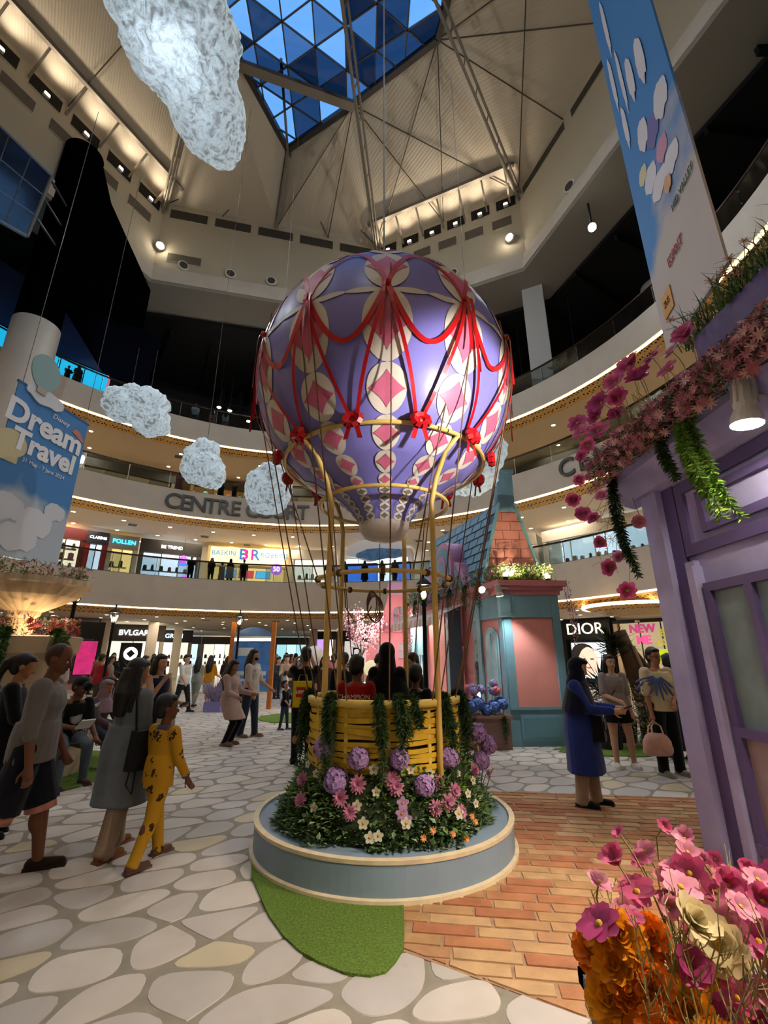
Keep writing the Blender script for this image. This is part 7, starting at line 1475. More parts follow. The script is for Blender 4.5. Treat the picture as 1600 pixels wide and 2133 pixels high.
        voxel(b.mesh('trousers', bm_), 'trousers' if legs == 'trousers' else 'shorts', None, T, vox)
    if legs in ('skirt', 'longskirt'):
        b = B(); L = .20 if legs == 'skirt' else .44; mk = (legs_[0][3] + legs_[1][3]) / 2; ma = (legs_[0][4] + legs_[1][4]) / 2; n = 18; vs = []; fs = []; rows = []
        for i in range(7):
            t = i / 6; c = tor(0, .004 * h, .60 * h).lerp(pel.lerp(mk, 1.0) if legs == 'skirt' else ma + Vector((0, 0, .03 * h)), t * (.82 if legs == 'skirt' else 1)); r = (.085 + .05 * t * hemw) * h * f
            for j in range(n): q = 2 * pi * j / n; rr_ = r * (1 + .05 * t * sin(q * 6)); vs.append(c + Vector((rr_ * cos(q), rr_ * .78 * sin(q), 0)))
        for i in range(6):
            for j in range(n): k = (j + 1) % n; fs.append((i * n + k, i * n + j, (i + 1) * n + j, (i + 1) * n + k))
        fs += [tuple(range(n)), tuple(range(6 * n, 7 * n))[::-1]]; b.add(vs, fs); voxel(b.mesh('skirt', bm_), 'skirt', None, T, vox)
    b = B(); torso(b, e, .53, .80)
    b.limb(tor(0, .006 * h, .795 * h), tor(0, .004 * h, .822 * h), .052 * h, .043 * h, 12, True)
    if hem:  # tunic or dress below the waist
        n = 18; vs = []; fs = []; mk = (legs_[0][3] + legs_[1][3]) / 2; ma = (legs_[0][4] + legs_[1][4]) / 2; c0 = tor(0, .003 * h, .64 * h); m = 8
        path = lambda z: (c0.lerp(pel, (c0.z - z) / max(c0.z - pel.z, 1e-3)) if z > pel.z else (pel.lerp(mk, min(1, (pel.z - z) / max(pel.z - mk.z, .05))) if z > mk.z or mk.z > pel.z - .1 else mk.lerp(ma, (mk.z - z) / max(mk.z - ma.z, .05))))
        zt, zb = c0.z, pel.z - hem * h
        for i in range(m + 1):
            t = i / m; z = zt + (zb - zt) * t; c = path(z); c = Vector((c.x, c.y, z)); r = ((.094 + .018 * min(1, t * 3)) if hem > .12 else (.088 + .010 * min(1, t * 3)) ) * h * f + .035 * t * hemw * h * f * (1 if hem > .12 else .35) + e * 1.1
            for j in range(n): q = 2 * pi * j / n; rr_ = r * (1 + .035 * t * sin(q * 5 + 1)); vs.append(c + Vector((rr_ * cos(q), rr_ * .80 * sin(q), 0)))
        for i in range(m):
            for j in range(n): k = (j + 1) % n; fs.append((i * n + k, i * n + j, (i + 1) * n + j, (i + 1) * n + k))
        fs += [tuple(range(n)), tuple(range(m * n, (m + 1) * n))[::-1]]; b.add(vs, fs)
    for sd, k, s, el, wr, d2 in arms_:
        if sleeve > 0:
            if sleeve <= .5: b.limb(s, s.lerp(el, sleeve * 2), .038 * h * f + e * .5, .036 * h * f + e * .4, 12); 
            else: b.limb(s, el, .038 * h * f + e * .5, .031 * h + e * .4, 12); b.limb(el, el.lerp(wr, (sleeve - .5) * 2), .031 * h + e * .4, .026 * h + e * .3, 12)
    voxel(b.mesh('shirt', tm), 'shirt' if not hem else 'tunic', None, T, vox)
    # ---- shoes
    for sd, k, hip, kn, an, d2 in legs_:
        b = B(); b.limb(an + Vector((0, .020 * h, -.020 * h)), an + Vector((sd * .008 * h, -.092 * h, -.025 * h)), .029 * h, .023 * h); b.box(tuple(an + Vector((sd * .004 * h, -.034 * h, -.034 * h))), (.054 * h, .165 * h, .014 * h)); b.obj('shoe', cloth(shoe), T, True)
    # ---- hair, scarf, cap
    hm = HAIR.get(hair, HAIR['black'])
    if style != 'bald' and style != 'hijab':
        b = B(); b.ell(hd(0, .016, .124), (.053 * h * hs_, .060 * h * hs_, .060 * h * hs_), 14, 10, R3); b.ell(hd(0, .034, .095), (.050 * h * hs_, .040 * h * hs_, .058 * h * hs_), 12, 8, R3); b.ell(hd(0, -.022, .150), (.040 * h * hs_, .032 * h * hs_, .022 * h * hs_), 10, 7, R3)
        if style in ('long', 'longback'):
            LN = g('hairlen', .17); b.tube([hd(0, .045, .11), hd(0, .056, .03), tor(0, .075 * h, (.80) * h), tor(0, .085 * h, (.825 - LN) * h)], [.045 * h, .052 * h, .055 * h, .030 * h], 12)
            for sd in (-1, 1): b.tube([hd(sd * .042, .012, .12), hd(sd * .05, .018, .05), tor(sd * .056 * h, .035 * h, .79 * h), tor(sd * .05 * h, .06 * h, (.825 - LN * .85) * h)], [.022 * h, .026 * h, .026 * h, .014 * h], 8)
        if style == 'bob':
            for sd in (-1, 1): b.tube([hd(sd * .042, .012, .13), hd(sd * .052, .016, .05)], [.024 * h, .022 * h], 8)
            b.tube([hd(0, .045, .11), hd(0, .05, .03)], [.045 * h, .046 * h], 10)
        if style == 'pony': b.tube([hd(0, .06, .14), hd(0, .095, .10), hd(0, .10, .02), tor(0, .10 * h, .74 * h)], [.02 * h, .026 * h, .022 * h, .01 * h], 8)
        voxel(b.mesh('hair', hm), 'hair', None, T, vox * .9, 1)
    if style == 'bald': b = B(); b.ell(hd(0, .010, .114), (.0485 * h, .0575 * h, .061 * h), 14, 10, R3); b.obj('stubble', M('stubble', '3a241a', .6), T, True)
    if style == 'hijab':
        b = B(); hc = mats.get('scarf') or cloth(headwear or '0d0f18'); b.ell(hd(0, .022, .108), (.060 * h * hs_, .064 * h * hs_, .072 * h * hs_), 14, 10, R3); b.ell(hd(0, -.004, .155), (.048 * h, .050 * h, .024 * h), 12, 7, R3); b.limb(hd(0, .008, .09), tor(0, .006 * h, .80 * h), .056 * h, .070 * h, 14); b.ell(hd(0, -.012, .030), (.046 * h, .044 * h, .026 * h), 12, 7, R3)
        dl = g('drape', .13); n = 16; vs = []; fs = []
        for i in range(5):
            t = i / 4; c = tor(0, -.006 * h, (.82 - dl * t) * h)
            rx = (.066 + .098 * t ** .55) * h * max(1, f * .98); ry = (.066 + .050 * t) * h * max(1, f * .98)
            for j in range(n): q = 2 * pi * j / n; vs.append(c + Vector((rx * cos(q), ry * sin(q), 0)))
        for i in range(4):
            for j in range(n): k = (j + 1) % n; fs.append((i * n + k, i * n + j, (i + 1) * n + j, (i + 1) * n + k))
        fs += [tuple(range(n)), tuple(range(4 * n, 5 * n))[::-1]]; b.add(vs, fs); voxel(b.mesh('headscarf', hc), 'headscarf', None, T, vox)
    if headwear and style != 'hijab': b = B(); b.ell(hd(0, .004, .142), (.056 * h, .063 * h, .042 * h), 14, 8, R3); b.tube([hd(0, -.04, .135), hd(0, -.09, .125)], [.04 * h, .03 * h], 10); b.obj('cap', cloth(headwear), T, True)
    T['_j'] = 0; del T['_j']
    return T, dict(hands=hands, hd=hd, tor=tor, legs=legs_, arms=arms_, R=R3, pel=pel)
def W(T, v): return Matrix.Translation(T.location) @ Matrix.Rotation(T.rotation_euler[2], 4, 'Z') @ Vector(v)
NEAR = .011
# bald man walking
T, j = person('bald man in a grey sweatshirt and dark shorts walking past', (-2.78, 3.98, 0), radians(112), 1.68, True, 'brown', style='bald', top='6a6664', bottom='12151f', shoe='20140f', sleeve=.62, hem=.045, hemw=.2, legs='shorts', legw=1.35, fat=1.12, vox=NEAR, P=dict(thigh_l=.28, knee_l=.15, thigh_r=-.22, knee_r=.25, arm_r=-.02, aout_r=.15, elbow_r=.18, arm_l=.15, elbow_l=.3, nod=.22, lean=.06, yaw=-.15, curl=.6))
b = B()
for sd, k, hip, kn, an, d2 in j['legs']: b.tube([hip.lerp(kn, .93), kn + (an - kn) * .12], [.104, .108], 14)
b.obj('salmon_hem', M('salmon_print', 'c08272', .85, var=.25, vs=14), T, True)
text('chest_print', 'AXEL', M('print_grey', 'b8b2ae', .7), .07, T, (0, -.152, 1.20), (pi / 2 - .05, 0, 0), .002)
# black-clad person behind him
person('person in black with tied hair behind the bald man', (-3.62, 4.75, 0), radians(120), 1.58, False, 'tan', style='pony', top='08080a', bottom='0b0b0e', shoe='101010', sleeve=1., hem=.10, P=dict(nod=.25, arm_r=.3, elbow_r=.8), vox=NEAR, face=False)
# woman in the grey-blue tunic
T, j = person('woman with long black hair in a grey-blue tunic and beige trousers', (-2.27, 4.42, 0), radians(158), 1.54, False, 'tan', style='long', top='6d757e', bottom='937f6c', shoe='6e4022', sleeve=1., hem=.27, hemw=.8, legw=1.35, vox=NEAR, face=False, fat=1.08, P=dict(hairlen=.14, thigh_l=.22, knee_l=.12, thigh_r=-.12, knee_r=.12, arm_l=.18, elbow_l=.55, arm_r=.1, elbow_r=.35, yaw=-.35, nod=.08))
b = B(); b.ell(j['hd'](.03, .075, .115), (.022, .008, .008), 8, 6); b.obj('hair_clip', M('clip', 'b0aca8', .3, .6), T)
sb = thing('shoulder_bag', 'black shoulder bag on the woman in the grey-blue tunic', 'bag', W(T, (-.24, .02, .80))); sb.rotation_euler = (0, 0, T.rotation_euler[2]); b = B(); b.box((0, 0, 0), (.11, .26, .30), 0, .85); b.obj('body', cloth('0e0e10'), sb); b = B(); b.tube([(0, -.1, .14), (.07, -.06, .42), (.14, .0, .475), (.09, .07, .40), (0, .1, .14)], .010, 6); b.obj('strap', cloth('0e0e10'), sb); b = B(); b.tube([(0, .1, -.1), (.01, .12, -.25), (0, .06, -.33), (0, .05, -.15)], .006, 5); b.obj('loose_strap', cloth('0e0e10'), sb)
# boy in yellow pyjamas
def print_mat(name, base, ink, sc=9, th=.30):
    m = M(name, base, .85); nt = m.node_tree; n = nt.nodes; p = n['Principled BSDF']; tc = n.new('ShaderNodeTexCoord'); v = n.new('ShaderNodeTexVoronoi'); v.inputs['Scale'].default_value = sc; nz = n.new('ShaderNodeTexNoise'); nz.inputs['Scale'].default_value = sc * 4; ad = n.new('ShaderNodeMath'); ad.operation = 'MULTIPLY_ADD'; ad.inputs[1].default_value = .9; r = n.new('ShaderNodeValToRGB'); r.color_ramp.interpolation = 'CONSTANT'; r.color_ramp.elements[0].color = (*lin(ink), 1); r.color_ramp.elements[1].position = th + .45; r.color_ramp.elements[1].color = (*lin(base), 1)
    nt.links.new(tc.outputs['Object'], v.inputs['Vector']); nt.links.new(tc.outputs['Object'], nz.inputs['Vector']); nt.links.new(nz.outputs['Fac'], ad.inputs[0]); nt.links.new(v.outputs['Distance'], ad.inputs[2]); nt.links.new(ad.outputs[0], r.inputs[0]); nt.links.new(r.outputs[0], p.inputs['Base Color']); return m
pyj = print_mat('pyjama_print', 'b8891a', '3a2410', 10, .275)
T, j = person('boy in yellow printed pyjamas walking beside the woman in grey-blue', (-1.87, 4.24, 0), radians(150), 1.22, True, 'brown', style='short', top='c99a1c', bottom='c99a1c', shoe='5a4038', sleeve=.92, hem=.06, hemw=.3, legw=1.1, vox=.009, mats=dict(top=pyj, bottom=pyj), P=dict(head=1.18, thigh_l=.3, knee_l=.1, thigh_r=-.2, knee_r=.2, arm_l=.1, elbow_l=.4, arm_r=.25, elbow_r=.3, yaw=-.5, nod=0))
b = B(); c0 = cloth('3f4f7a'); b.limb(j['tor'](0, .005, .80 * 1.22), j['tor'](0, .003, .83 * 1.22), .066, .056, 12, True)
for sd, k, hip, kn, an, d2 in j['legs']: b.tube([an - d2 * .03, an + d2 * .012], [.040, .040], 10)
for sd, k, s_, el, wr, d2 in j['arms']: b.tube([wr - d2 * .03, wr - d2 * .005], [.034, .033], 10)
b.obj('blue_cuff', c0, T, True)
# seated people on the fountain bench
def seat_pose(**k): d = dict(thigh_l=1.45, knee_l=1.45, thigh_r=1.45, knee_r=1.35, out_l=.12, out_r=.14, lean=.12); d.update(k); return d
T, j = person('seated man in a black printed T-shirt, jeans and dark cap reading a leaflet', (-4.28, 6.72, 0), radians(52), 1.66, True, 'brown', top='0c0b0b', bottom='4d5a66', shoe='4a2e26', sleeve=.42, hem=.02, P=seat_pose(lean=.2, nod=.3, arm_r=.5, elbow_r=1.0, in_r=.4, arm_l=.4, elbow_l=.5, yaw=.4), vox=NEAR, headwear='0d0d10')
b = B(); b.ell(j['tor'](.02, -.128, .70 * 1.66), (.075, .012, .085), 14, 8); b.obj('shirt_print', M('tee_print', '8f8a84', .8, var=.6, vs=18), T)
lf = thing('leaflet', 'white folded leaflet in the seated man hands', 'leaflet', W(T, tuple(j['hands']['r'] + Vector((.06, -.05, .05))))); b = B(); b.box((0, 0, 0), (.2, .02, .13), .8); b.obj('sheet', M('paper', 'b8b4ae', .7), lf); lf.rotation_euler = (.5, .5, .6)
person('seated woman in a dusty pink headscarf on the fountain bench', (-4.42, 7.6, 0), radians(75), 1.55, False, 'tan', style='hijab', headwear='8a6e74', top='5f4a50', bottom='3a3a44', shoe='4a3a34', sleeve=1., P=seat_pose(lean=.15, nod=.25, arm_r=.5, elbow_r=.8, arm_l=.5, elbow_l=.8), vox=NEAR, face=False)
person('seated person in dark clothes and pale jeans at the near end of the bench', (-4.68, 5.92, 0), radians(35), 1.6, True, 'tan', top='141416', bottom='5b6068', shoe='5a3f36', sleeve=.45, P=seat_pose(lean=.3, nod=.35, arm_r=.5, elbow_r=.9), vox=NEAR, face=False)
person('seated person in a navy cap and white scarf at the far end of the bench', (-4.75, 8.2, 0), radians(110), 1.55, False, 'tan', style='bob', headwear='10142a', top='b9b4ae', bottom='2a2a30', sleeve=1., P=seat_pose(), vox=.016, face=False)
# woman in navy holding her hand to her mouth
T, j = person('woman in a navy sleeveless dress with a hand at her mouth and a phone', (-3.22, 6.9, 0), radians(58), 1.58, False, 'light', style='long', top='141c38', bottom='141c38', shoe='3a3030', sleeve=0, hem=.3, hemw=.7, vox=NEAR, P=dict(hairlen=.12, arm_r=.55, elbow_r=2.15, in_r=.35, aout_r=.1, arm_l=.15, elbow_l=1.2, yaw=.2, nod=.02))
phm = M('phone_black', '0a0a0c', .2); ph_ = thing('phone', 'phone held by the woman in the navy dress', 'phone', W(T, tuple(j['hands']['l']))); b = B(); b.box((0, 0, 0), (.075, .012, .15)); b.obj('case', phm, ph_); ph_.rotation_euler = (1.1, 0, 1)
hb = thing('handbag', 'cream handbag hanging beside the woman in the navy dress', 'bag', (-2.96, 6.72, .78), .5); b = B(); b.box((0, 0, -.12), (.26, .12, .24), 0, .8); b.obj('body', cloth('b5a08a'), hb); b = B(); b.tube([(-.08, 0, 0), (-.06, 0, .16), (0, 0, .2), (.06, 0, .16), (.08, 0, 0)], .008, 6); b.obj('handle', cloth('6a5242'), hb)
# two women at mid distance
T, j = person('woman in a pale blouse and grey overskirt bending her knees', (-2.92, 9.27, 0), radians(70), 1.58, False, 'tan', style='long', top='b59a90', bottom='0a0a0c', shoe='7d5f4c', sleeve=1., hem=.18, hemw=.5, vox=.014, P=dict(thigh_l=.5, knee_l=.95, thigh_r=.55, knee_r=1.0, lean=-.02, arm_r=.35, elbow_r=.9, arm_l=.4, elbow_l=1.0, nod=.3, hairlen=.2))
n_ = B(); n_.loft([((0, .0, .66), .165, .13), ((0, .0, .80), .155, .12), ((0, 0, .92), .12, .10)], 16); voxel(n_.mesh('overskirt', cloth('3c3833')), 'overskirt', None, T, .016)
T, j = person('woman in a white T-shirt, jeans and a black face mask', (-2.78, 10.16, 0), radians(72), 1.70, False, 'light', style='long', top='c9c1b8', bottom='2c3546', shoe='8a6f5c', sleeve=.42, hem=.03, legw=1.15, vox=.014, P=dict(arm_r=.1, elbow_r=.5, arm_l=.3, elbow_l=.7, thigh_l=.15, thigh_r=-.1, yaw=.1, hairlen=.18))
b = B(); b.ell(j['hd'](0, -.036, .068), (.036 * 1.7, .026 * 1.7, .026 * 1.7), 12, 8, j['R']); b.obj('face_mask', cloth('08080a'), T, True); b = B(); b.loft([((0, .01, .80), .19, .15), ((0, .01, .90), .185, .14), ((0, .01, 1.0), .17, .125)], 16); voxel(b.mesh('tied_jacket', cloth('151a2c')), 'tied_jacket', None, T, .016)
text('shirt_print', 'LOVELY', M('ink_dark', '3a3634', .8), .07, T, (0, -.125, 1.27), (pi / 2, 0, 0), .002)
T, j = person('small boy in a black T-shirt and jeans looking up', (-2.24, 11.1, 0), radians(75), 1.0, True, 'light', style='short', top='0b0b0d', bottom='31405a', shoe='5a626a', sleeve=.45, hem=.03, vox=.012, P=dict(head=1.25, nod=-.25, thigh_l=.15, thigh_r=-.12, arm_r=.3, elbow_r=.5, arm_l=.4, elbow_l=.4))
T, j = person('man in black raising his phone beside the basket', (-1.27, 7.75, 0), radians(195), 1.70, True, 'tan', style='short', top='0a0a0b', bottom='0c0c0e', shoe='0a0a0a', sleeve=.6, hem=.05, vox=.013, face=False, P=dict(arm_r=1.5, elbow_r=1.0, in_r=.3, arm_l=1.3, elbow_l=1.1, in_l=.3, thigh_l=.05, thigh_r=.02, nod=.05))
lg = thing('shopping_bag', 'yellow shopping bag with a red square logo', 'bag', (-1.22, 7.28, 1.02), .12); b = B(); b.box((0, 0, 0), (.27, .1, .36)); b.obj('body', M('bag_yellow', 'e3c50c', .5), lg); b = B(); b.box((-.02, -.053, .03), (.14, .006, .14)); b.obj('logo_square', M('bag_red', 'c0231c', .5), lg); text('logo', 'LEGO', M('logo_w', 'efe9df', .5), .055, lg, (-.02, -.058, .03), (pi / 2, 0, 0), .002, off=.003); b = B(); b.tube([(-.07, 0, .18), (-.05, 0, .27), (.05, 0, .27), (.07, 0, .18)], .006, 5); b.obj('handle', M('bag_cord', 'c9b45a', .7), lg)
light('bag', 'POINT', (-1.3, 6.6, 2.6), 0.01)
bpy.data.objects.remove(bpy.data.objects['bag'])
# people in the basket
BZ = PZ + .03
T, j = person('boy in a red jersey standing in the basket', (-.27, 4.72, BZ), radians(172), 1.27, True, 'brown', style='short', top='a01414', bottom='1a1a1c', sleeve=.45, hem=.02, vox=.012, face=False, P=dict(head=1.12, arm_r=.3, elbow_r=.7, arm_l=.3, elbow_l=.7, nod=.1, yaw=-.3))
text('jersey_text', 'CHAMPION', M('jersey_w', 'd8cfc8', .7), .06, T, (0, .118, .92), (pi / 2, 0, pi), .002)
T, j = person('woman in a long black headscarf standing in the basket', (.03, 4.85, BZ), radians(175), 1.42, False, 'tan', style='hijab', headwear='050506', top='0a0a0b', bottom='0a0a0b', sleeve=1., hem=.3, vox=.012, face=False, fat=1.1, P=dict(drape=.22, nod=.2, arm_r=.4, elbow_r=.8, arm_l=.4, elbow_l=.8))
person('small dark-haired boy in the basket at the woman side', (.32, 4.95, BZ), radians(150), 1.18, True, 'brown', style='short', top='16130f', bottom='1a1a1c', sleeve=.45, vox=.012, face=False, P=dict(head=1.15, nod=.15, yaw=.2))
person('small child behind the headscarf in the basket', (-.12, 5.2, BZ), radians(160), 1.08, False, 'tan', style='bob', top='8a8a86', bottom='2a2a2c', vox=.014, face=False, P=dict(head=1.2))
person('young man with thick dark hair beyond the basket', (.42, 6.7, 0), radians(-70), 1.60, True, 'light', style='short', top='16171a', bottom='1a1a1e', vox=.013, P=dict(nod=.2))
person('man in black with his back turned, left of the basket post', (-.62, 8.4, 0), radians(170), 1.62, True, 'tan', style='short', top='0c0c0e', bottom='15151a', vox=.014, face=False, P=dict(arm_r=.7, elbow_r=1.0, nod=.25, yaw=-.5))['label'] if False else person('man in black with his back turned between the basket and the CD panel', (-.72, 8.6, 0), radians(200), 1.62, True, 'light', style='short', top='0c0c0e', bottom='15151a', vox=.014, face=False, P=dict(arm_r=.7, elbow_r=1.0, nod=.25, yaw=-.5))
person('dark-haired man bowing his head beyond the red jersey boy', (-.15, 9.6, 0), radians(100), 1.62, True, 'light', style='short', top='2a2a2e', bottom='15151a', vox=.016, P=dict(nod=.4))
# right-hand trio
T, j = person('woman in a navy headscarf and long blue tunic looking at her phone', (2.24, 5.68, 0), radians(62), 1.55, False, 'light', style='hijab', headwear='0c1022', top='22357c', bottom='a58f7c', shoe='141414', sleeve=1., hem=.30, hemw=.7, legw=1.25, fat=1.12, vox=NEAR, P=dict(drape=.20, arm_r=.45, elbow_r=1.1, in_r=.15, arm_l=.5, elbow_l=1.05, in_l=.2, nod=.35, thigh_l=.12, thigh_r=-.05))
ph_ = thing('phone', 'phone held by the woman in the blue tunic', 'phone', W(T, tuple((j['hands']['r'] + j['hands']['l']) / 2 + Vector((0, -.03, .02))))); b = B(); b.box((0, 0, 0), (.075, .012, .15)); b.obj('case', phm, ph_); ph_.rotation_euler = (1.2, 0, 1)
sb = thing('sling_bag', 'black sling bag on the woman in the blue tunic', 'bag', W(T, (-.05, -.2, .80)), T.rotation_euler[2]); b = B(); b.box((0, 0, 0), (.3, .12, .26), 0, .8); b.obj('body', cloth('0c0c0e'), sb); b = B(); b.box((.0, -.065, .03), (.26, .012, .1)); b.obj('flap', cloth('121214'), sb)
T, j = person('young woman in a grey button shirt and black shorts facing the camera', (3.54, 7.5, 0), radians(-8), 1.58, False, 'light', style='long', top='8a817c', bottom='08080a', shoe='d4cfc6', sleeve=.42, hem=.02, legs='shorts', legw=1.35, vox=.013, P=dict(arm_r=.25, elbow_r=1.0, in_r=.6, arm_l=.05, elbow_l=.25, thigh_l=.05, out_l=.12, hairlen=.18, yaw=.15, nod=-.02, shortlen=.55))
b = B(); b.tube([j['tor'](.09, -.06, 1.27), j['tor'](.0, -.115, 1.1), j['tor'](-.12, -.10, .92)], .007, 5); b.tube([j['tor'](.09, .06, 1.27), j['tor'](.0, .1, 1.1), j['tor'](-.12, .08, .92)], .007, 5); b.obj('bag_strap', cloth('0c0c0e'), T)
shirtm = cloth('cdbb92')
T, j = person('man with glasses in a cream shirt with blue strokes and black trousers', (3.98, 7.05, 0), radians(8), 1.68, True, 'tan', style='short', top='d9c79c', bottom='0a0a0c', shoe='8d857c', sleeve=.46, hem=.03, hemw=.4, legw=1.2, fat=1.1, vox=.012, mats=dict(top=shirtm), P=dict(arm_r=.05, elbow_r=.15, arm_l=.1, elbow_l=.9, in_l=.7, yaw=.1, out_l=.06, out_r=.08))
def chest(x, z, e=.021): rx, ry = .118 * 1.68 * 1.1, .066 * 1.68 * 1.1; return j['tor'](x, -.006 - (ry + e) * math.sqrt(max(.02, 1 - (x / (rx + e)) ** 2)), z)
for k in range(9):
    a_ = -2.75 + k * .26; L_ = .30 if k % 2 else .24; x0, z0 = -.10 + .05 * cos(a_), 1.31 + .05 * sin(a_); q_ = [chest(x0 + L_ * t * cos(a_), z0 + L_ * t * sin(a_)) for t in (0, .25, .5, .75, 1)]; b = B(); b.tube(q_, [.010, .014, .013, .016, .012], 6); b.obj('shirt_stroke', cloth('56689a'), T, True)
for k in range(5): b = B(); b.tube([chest(-.02 + .05 * k, .98 - .02 * k), chest(.03 + .045 * k, .93 - .02 * k), chest(.10 + .02 * k, .88 - .01 * k)], [.009, .014, .010], 6); b.obj('shirt_stroke', cloth('56689a'), T, True)
b = B()
for sd in (-1, 1): b.tube([j['hd'](sd * .019 + .014 * cos(t * pi / 5), -.060, .095 + .010 * sin(t * pi / 5)) for t in range(10)], .0022, 4, closed=True); b.tube([j['hd'](sd * .033, -.058, .098), j['hd'](sd * .048, .0, .098)], .002, 4)
b.tube([j['hd'](-.006, -.062, .097), j['hd'](.006, -.062, .097)], .002, 4); b.obj('glasses', DARKF, T)
hv = j['hands']['r']; pbag = thing('holdall', 'pale pink holdall held by the man in the cream shirt', 'bag', W(T, (hv.x, hv.y, hv.z)), .15); pk_ = cloth('c99a88'); b = B(); b.loft([((0, 0, -.42), .19, .10), ((0, 0, -.38), .215, .12), ((0, 0, -.25), .20, .12), ((0, 0, -.18), .15, .10), ((0, 0, -.15), .10, .07)], 18); b.obj('body', pk_, pbag, True)
for y in (-.05, .05): b = B(); b.tube([(-.09, y, -.2), (-.07, y * .6, -.06), (0, y * .3, .0), (.07, y * .6, -.06), (.09, y, -.2)], .010, 6); b.obj('handle', cloth('d9b8a4'), pbag)
b = B(); b.ell((.06, -.10, -.33), (.1, .04, .07), 10, 7); b.obj('pocket', pk_, pbag, True)
# ---- crowd: a few figures baked once, copied with their own colours
def bake(T):
    dg = bpy.context.evaluated_depsgraph_get()
    for ch in T.children:
        if ch.modifiers:
            me = bpy.data.meshes.new_from_object(ch.evaluated_get(dg)); ch.modifiers.clear(); ch.data = me
    return T
Mk = lambda **k: k
TPL = [bake(person('template', (0, 0, -50), 0, 1.65, m, 'light', style=s, sleeve=sl, legs=lg_, legw=lw, hem=hm_, vox=.028, face=False, P=p)[0]) for m, s, sl, lg_, lw, hm_, p in (
    (True, 'short', .45, 'trousers', 1.1, .04, dict(thigh_l=.3, thigh_r=-.25, knee_r=.3, arm_l=-.2, arm_r=.3, elbow_r=.4)),
    (False, 'long', .45, 'trousers', 1.1, .04, dict(thigh_l=.25, thigh_r=-.2, knee_r=.3, arm_l=.4, elbow_l=1.0)),
    (False, 'long', .4, 'shorts', 1.35, .04, dict(thigh_l=.2, thigh_r=-.2, arm_r=.3, elbow_r=.9)),
    (False, 'hijab', 1., 'trousers', 1.3, .28, dict(thigh_l=.15, thigh_r=-.12, arm_r=.3, elbow_r=.8)),
    (False, 'bob', .4, 'trousers', 1.0, .42, dict(thigh_l=.1, thigh_r=-.1, arm_l=.2, elbow_l=.6)),
    (True, 'short', 1., 'trousers', 1.15, .05, dict(arm_l=.5, elbow_l=.9, arm_r=.5, elbow_r=.9)))]
def crowd(k, loc, rz, h, top, bottom, label, group=None, skin='light', scarf=None):
    T = copy_tree(TPL[k]); T.location = loc; T.rotation_euler = (0, 0, rz); s = h / 1.65; T.scale = (s, s, s); tag(T, label, 'person', group); 
    if group is None and 'group' in T: del T['group']
    for c in T.children:
        nm = c.name.split('.')[0]; m = None
        if nm == 'body': m = SKIN[skin]
        elif nm in ('shirt', 'tunic'): m = cloth(top)
        elif nm in ('trousers', 'shorts', 'skirt'): m = cloth(bottom)
        elif nm == 'headscarf': m = cloth(scarf or top)
        if m and c.material_slots: c.material_slots[0].link = 'OBJECT'; c.material_slots[0].material = m
    return T
# placed by hand on the concourse (x, y), facing, look
R_ = radians
crowd(0, (-8.4, 14.2, 0), R_(160), 1.66, '8f1a20', '3a2a22', 'man in a red polo shirt near the watch shop', skin='tan')
crowd(4, (-7.7, 11.4, 0), R_(190), 1.58, 'b5a49c', '14141a', 'person in a pale pink T-shirt by the pot plant', skin='tan')
crowd(1, (-6.35, 13.2, 0), R_(60), 1.6, 'c9b878', 'b08a68', 'woman in a pale yellow T-shirt looking at her phone')
crowd(0, (-6.0, 14.5, 0), R_(70), 1.64, 'c9c6c0', '22242a', 'man in a white T-shirt and dark cap in the queue')
crowd(1, (-7.1, 14.2, 0), R_(110), 1.6, '2a1718', '1a1a1c', 'woman in dark maroon with loose hair in the queue')
crowd(1, (-6.2, 16.0, 0), R_(175), 1.58, '9aa29a', '8f968c', 'person in a pale patterned outfit walking away')
crowd(2, (-5.65, 15.6, 0), R_(165), 1.6, 'cf8f1c', 'c9c4ba', 'woman in a mustard top and white shorts')
crowd(1, (-5.5, 16.8, 0), R_(200), 1.58, '3a1418', 'a51a44', 'woman in magenta trousers walking away')
crowd(3, (-5.5, 18.6, 0), R_(150), 1.66, 'b5705c', 'b5705c', 'woman in a salmon robe and headscarf in the concourse', scarf='b5705c')
crowd(5, (-5.15, 17.2, 0), R_(180), 1.66, '101114', '141418', 'man in black beside the notice board')
crowd(5, (-3.4, 16.8, 0), R_(10), 1.6, 'a58a74', '2a2a2e', 'person in a tan top behind the notice board')
crowd(3, (-2.9, 17.0, 0), R_(40), 1.66, '77746c', '66645c', 'tall person in a grey hood and grey trousers', scarf='3c3a38')
crowd(4, (-3.3, 16.2, 0), R_(120), 1.1, 'b9bcc4', '8a8a90', 'small child in white beside the bubble sculpture')
crowd(0, (-2.05, 16.4, 0), R_(190), 1.15, '101012', '9a7a5c', 'boy in a black T-shirt and tan trousers in the concourse', skin='tan')
crowd(3, (-2.3, 19.5, 0), R_(10), 1.62, 'c9707c', '8a5a5c', 'woman in a bright pink headscarf and top', scarf='c9707c')
crowd(5, (-1.85, 20.5, 0), R_(350), 1.72, 'b59a78', '3a3630', 'man in a beige shirt in the concourse')
crowd(1, (-1.45, 11.6, 0), R_(15), 1.58, '4a2e26', '1a1a1c', 'woman in brown behind the yellow bag')
crowd(0, (-9.6, 16.8, 0), R_(120), 1.6, '8a7a66', '5a5048', 'man in a beige shirt beside the black shop', skin='tan')
crowd(2, (-7.9, 9.9, 0), R_(140), 1.5, '9a8c80', '3a3a40', 'person in a beige top beyond the fountain bench')
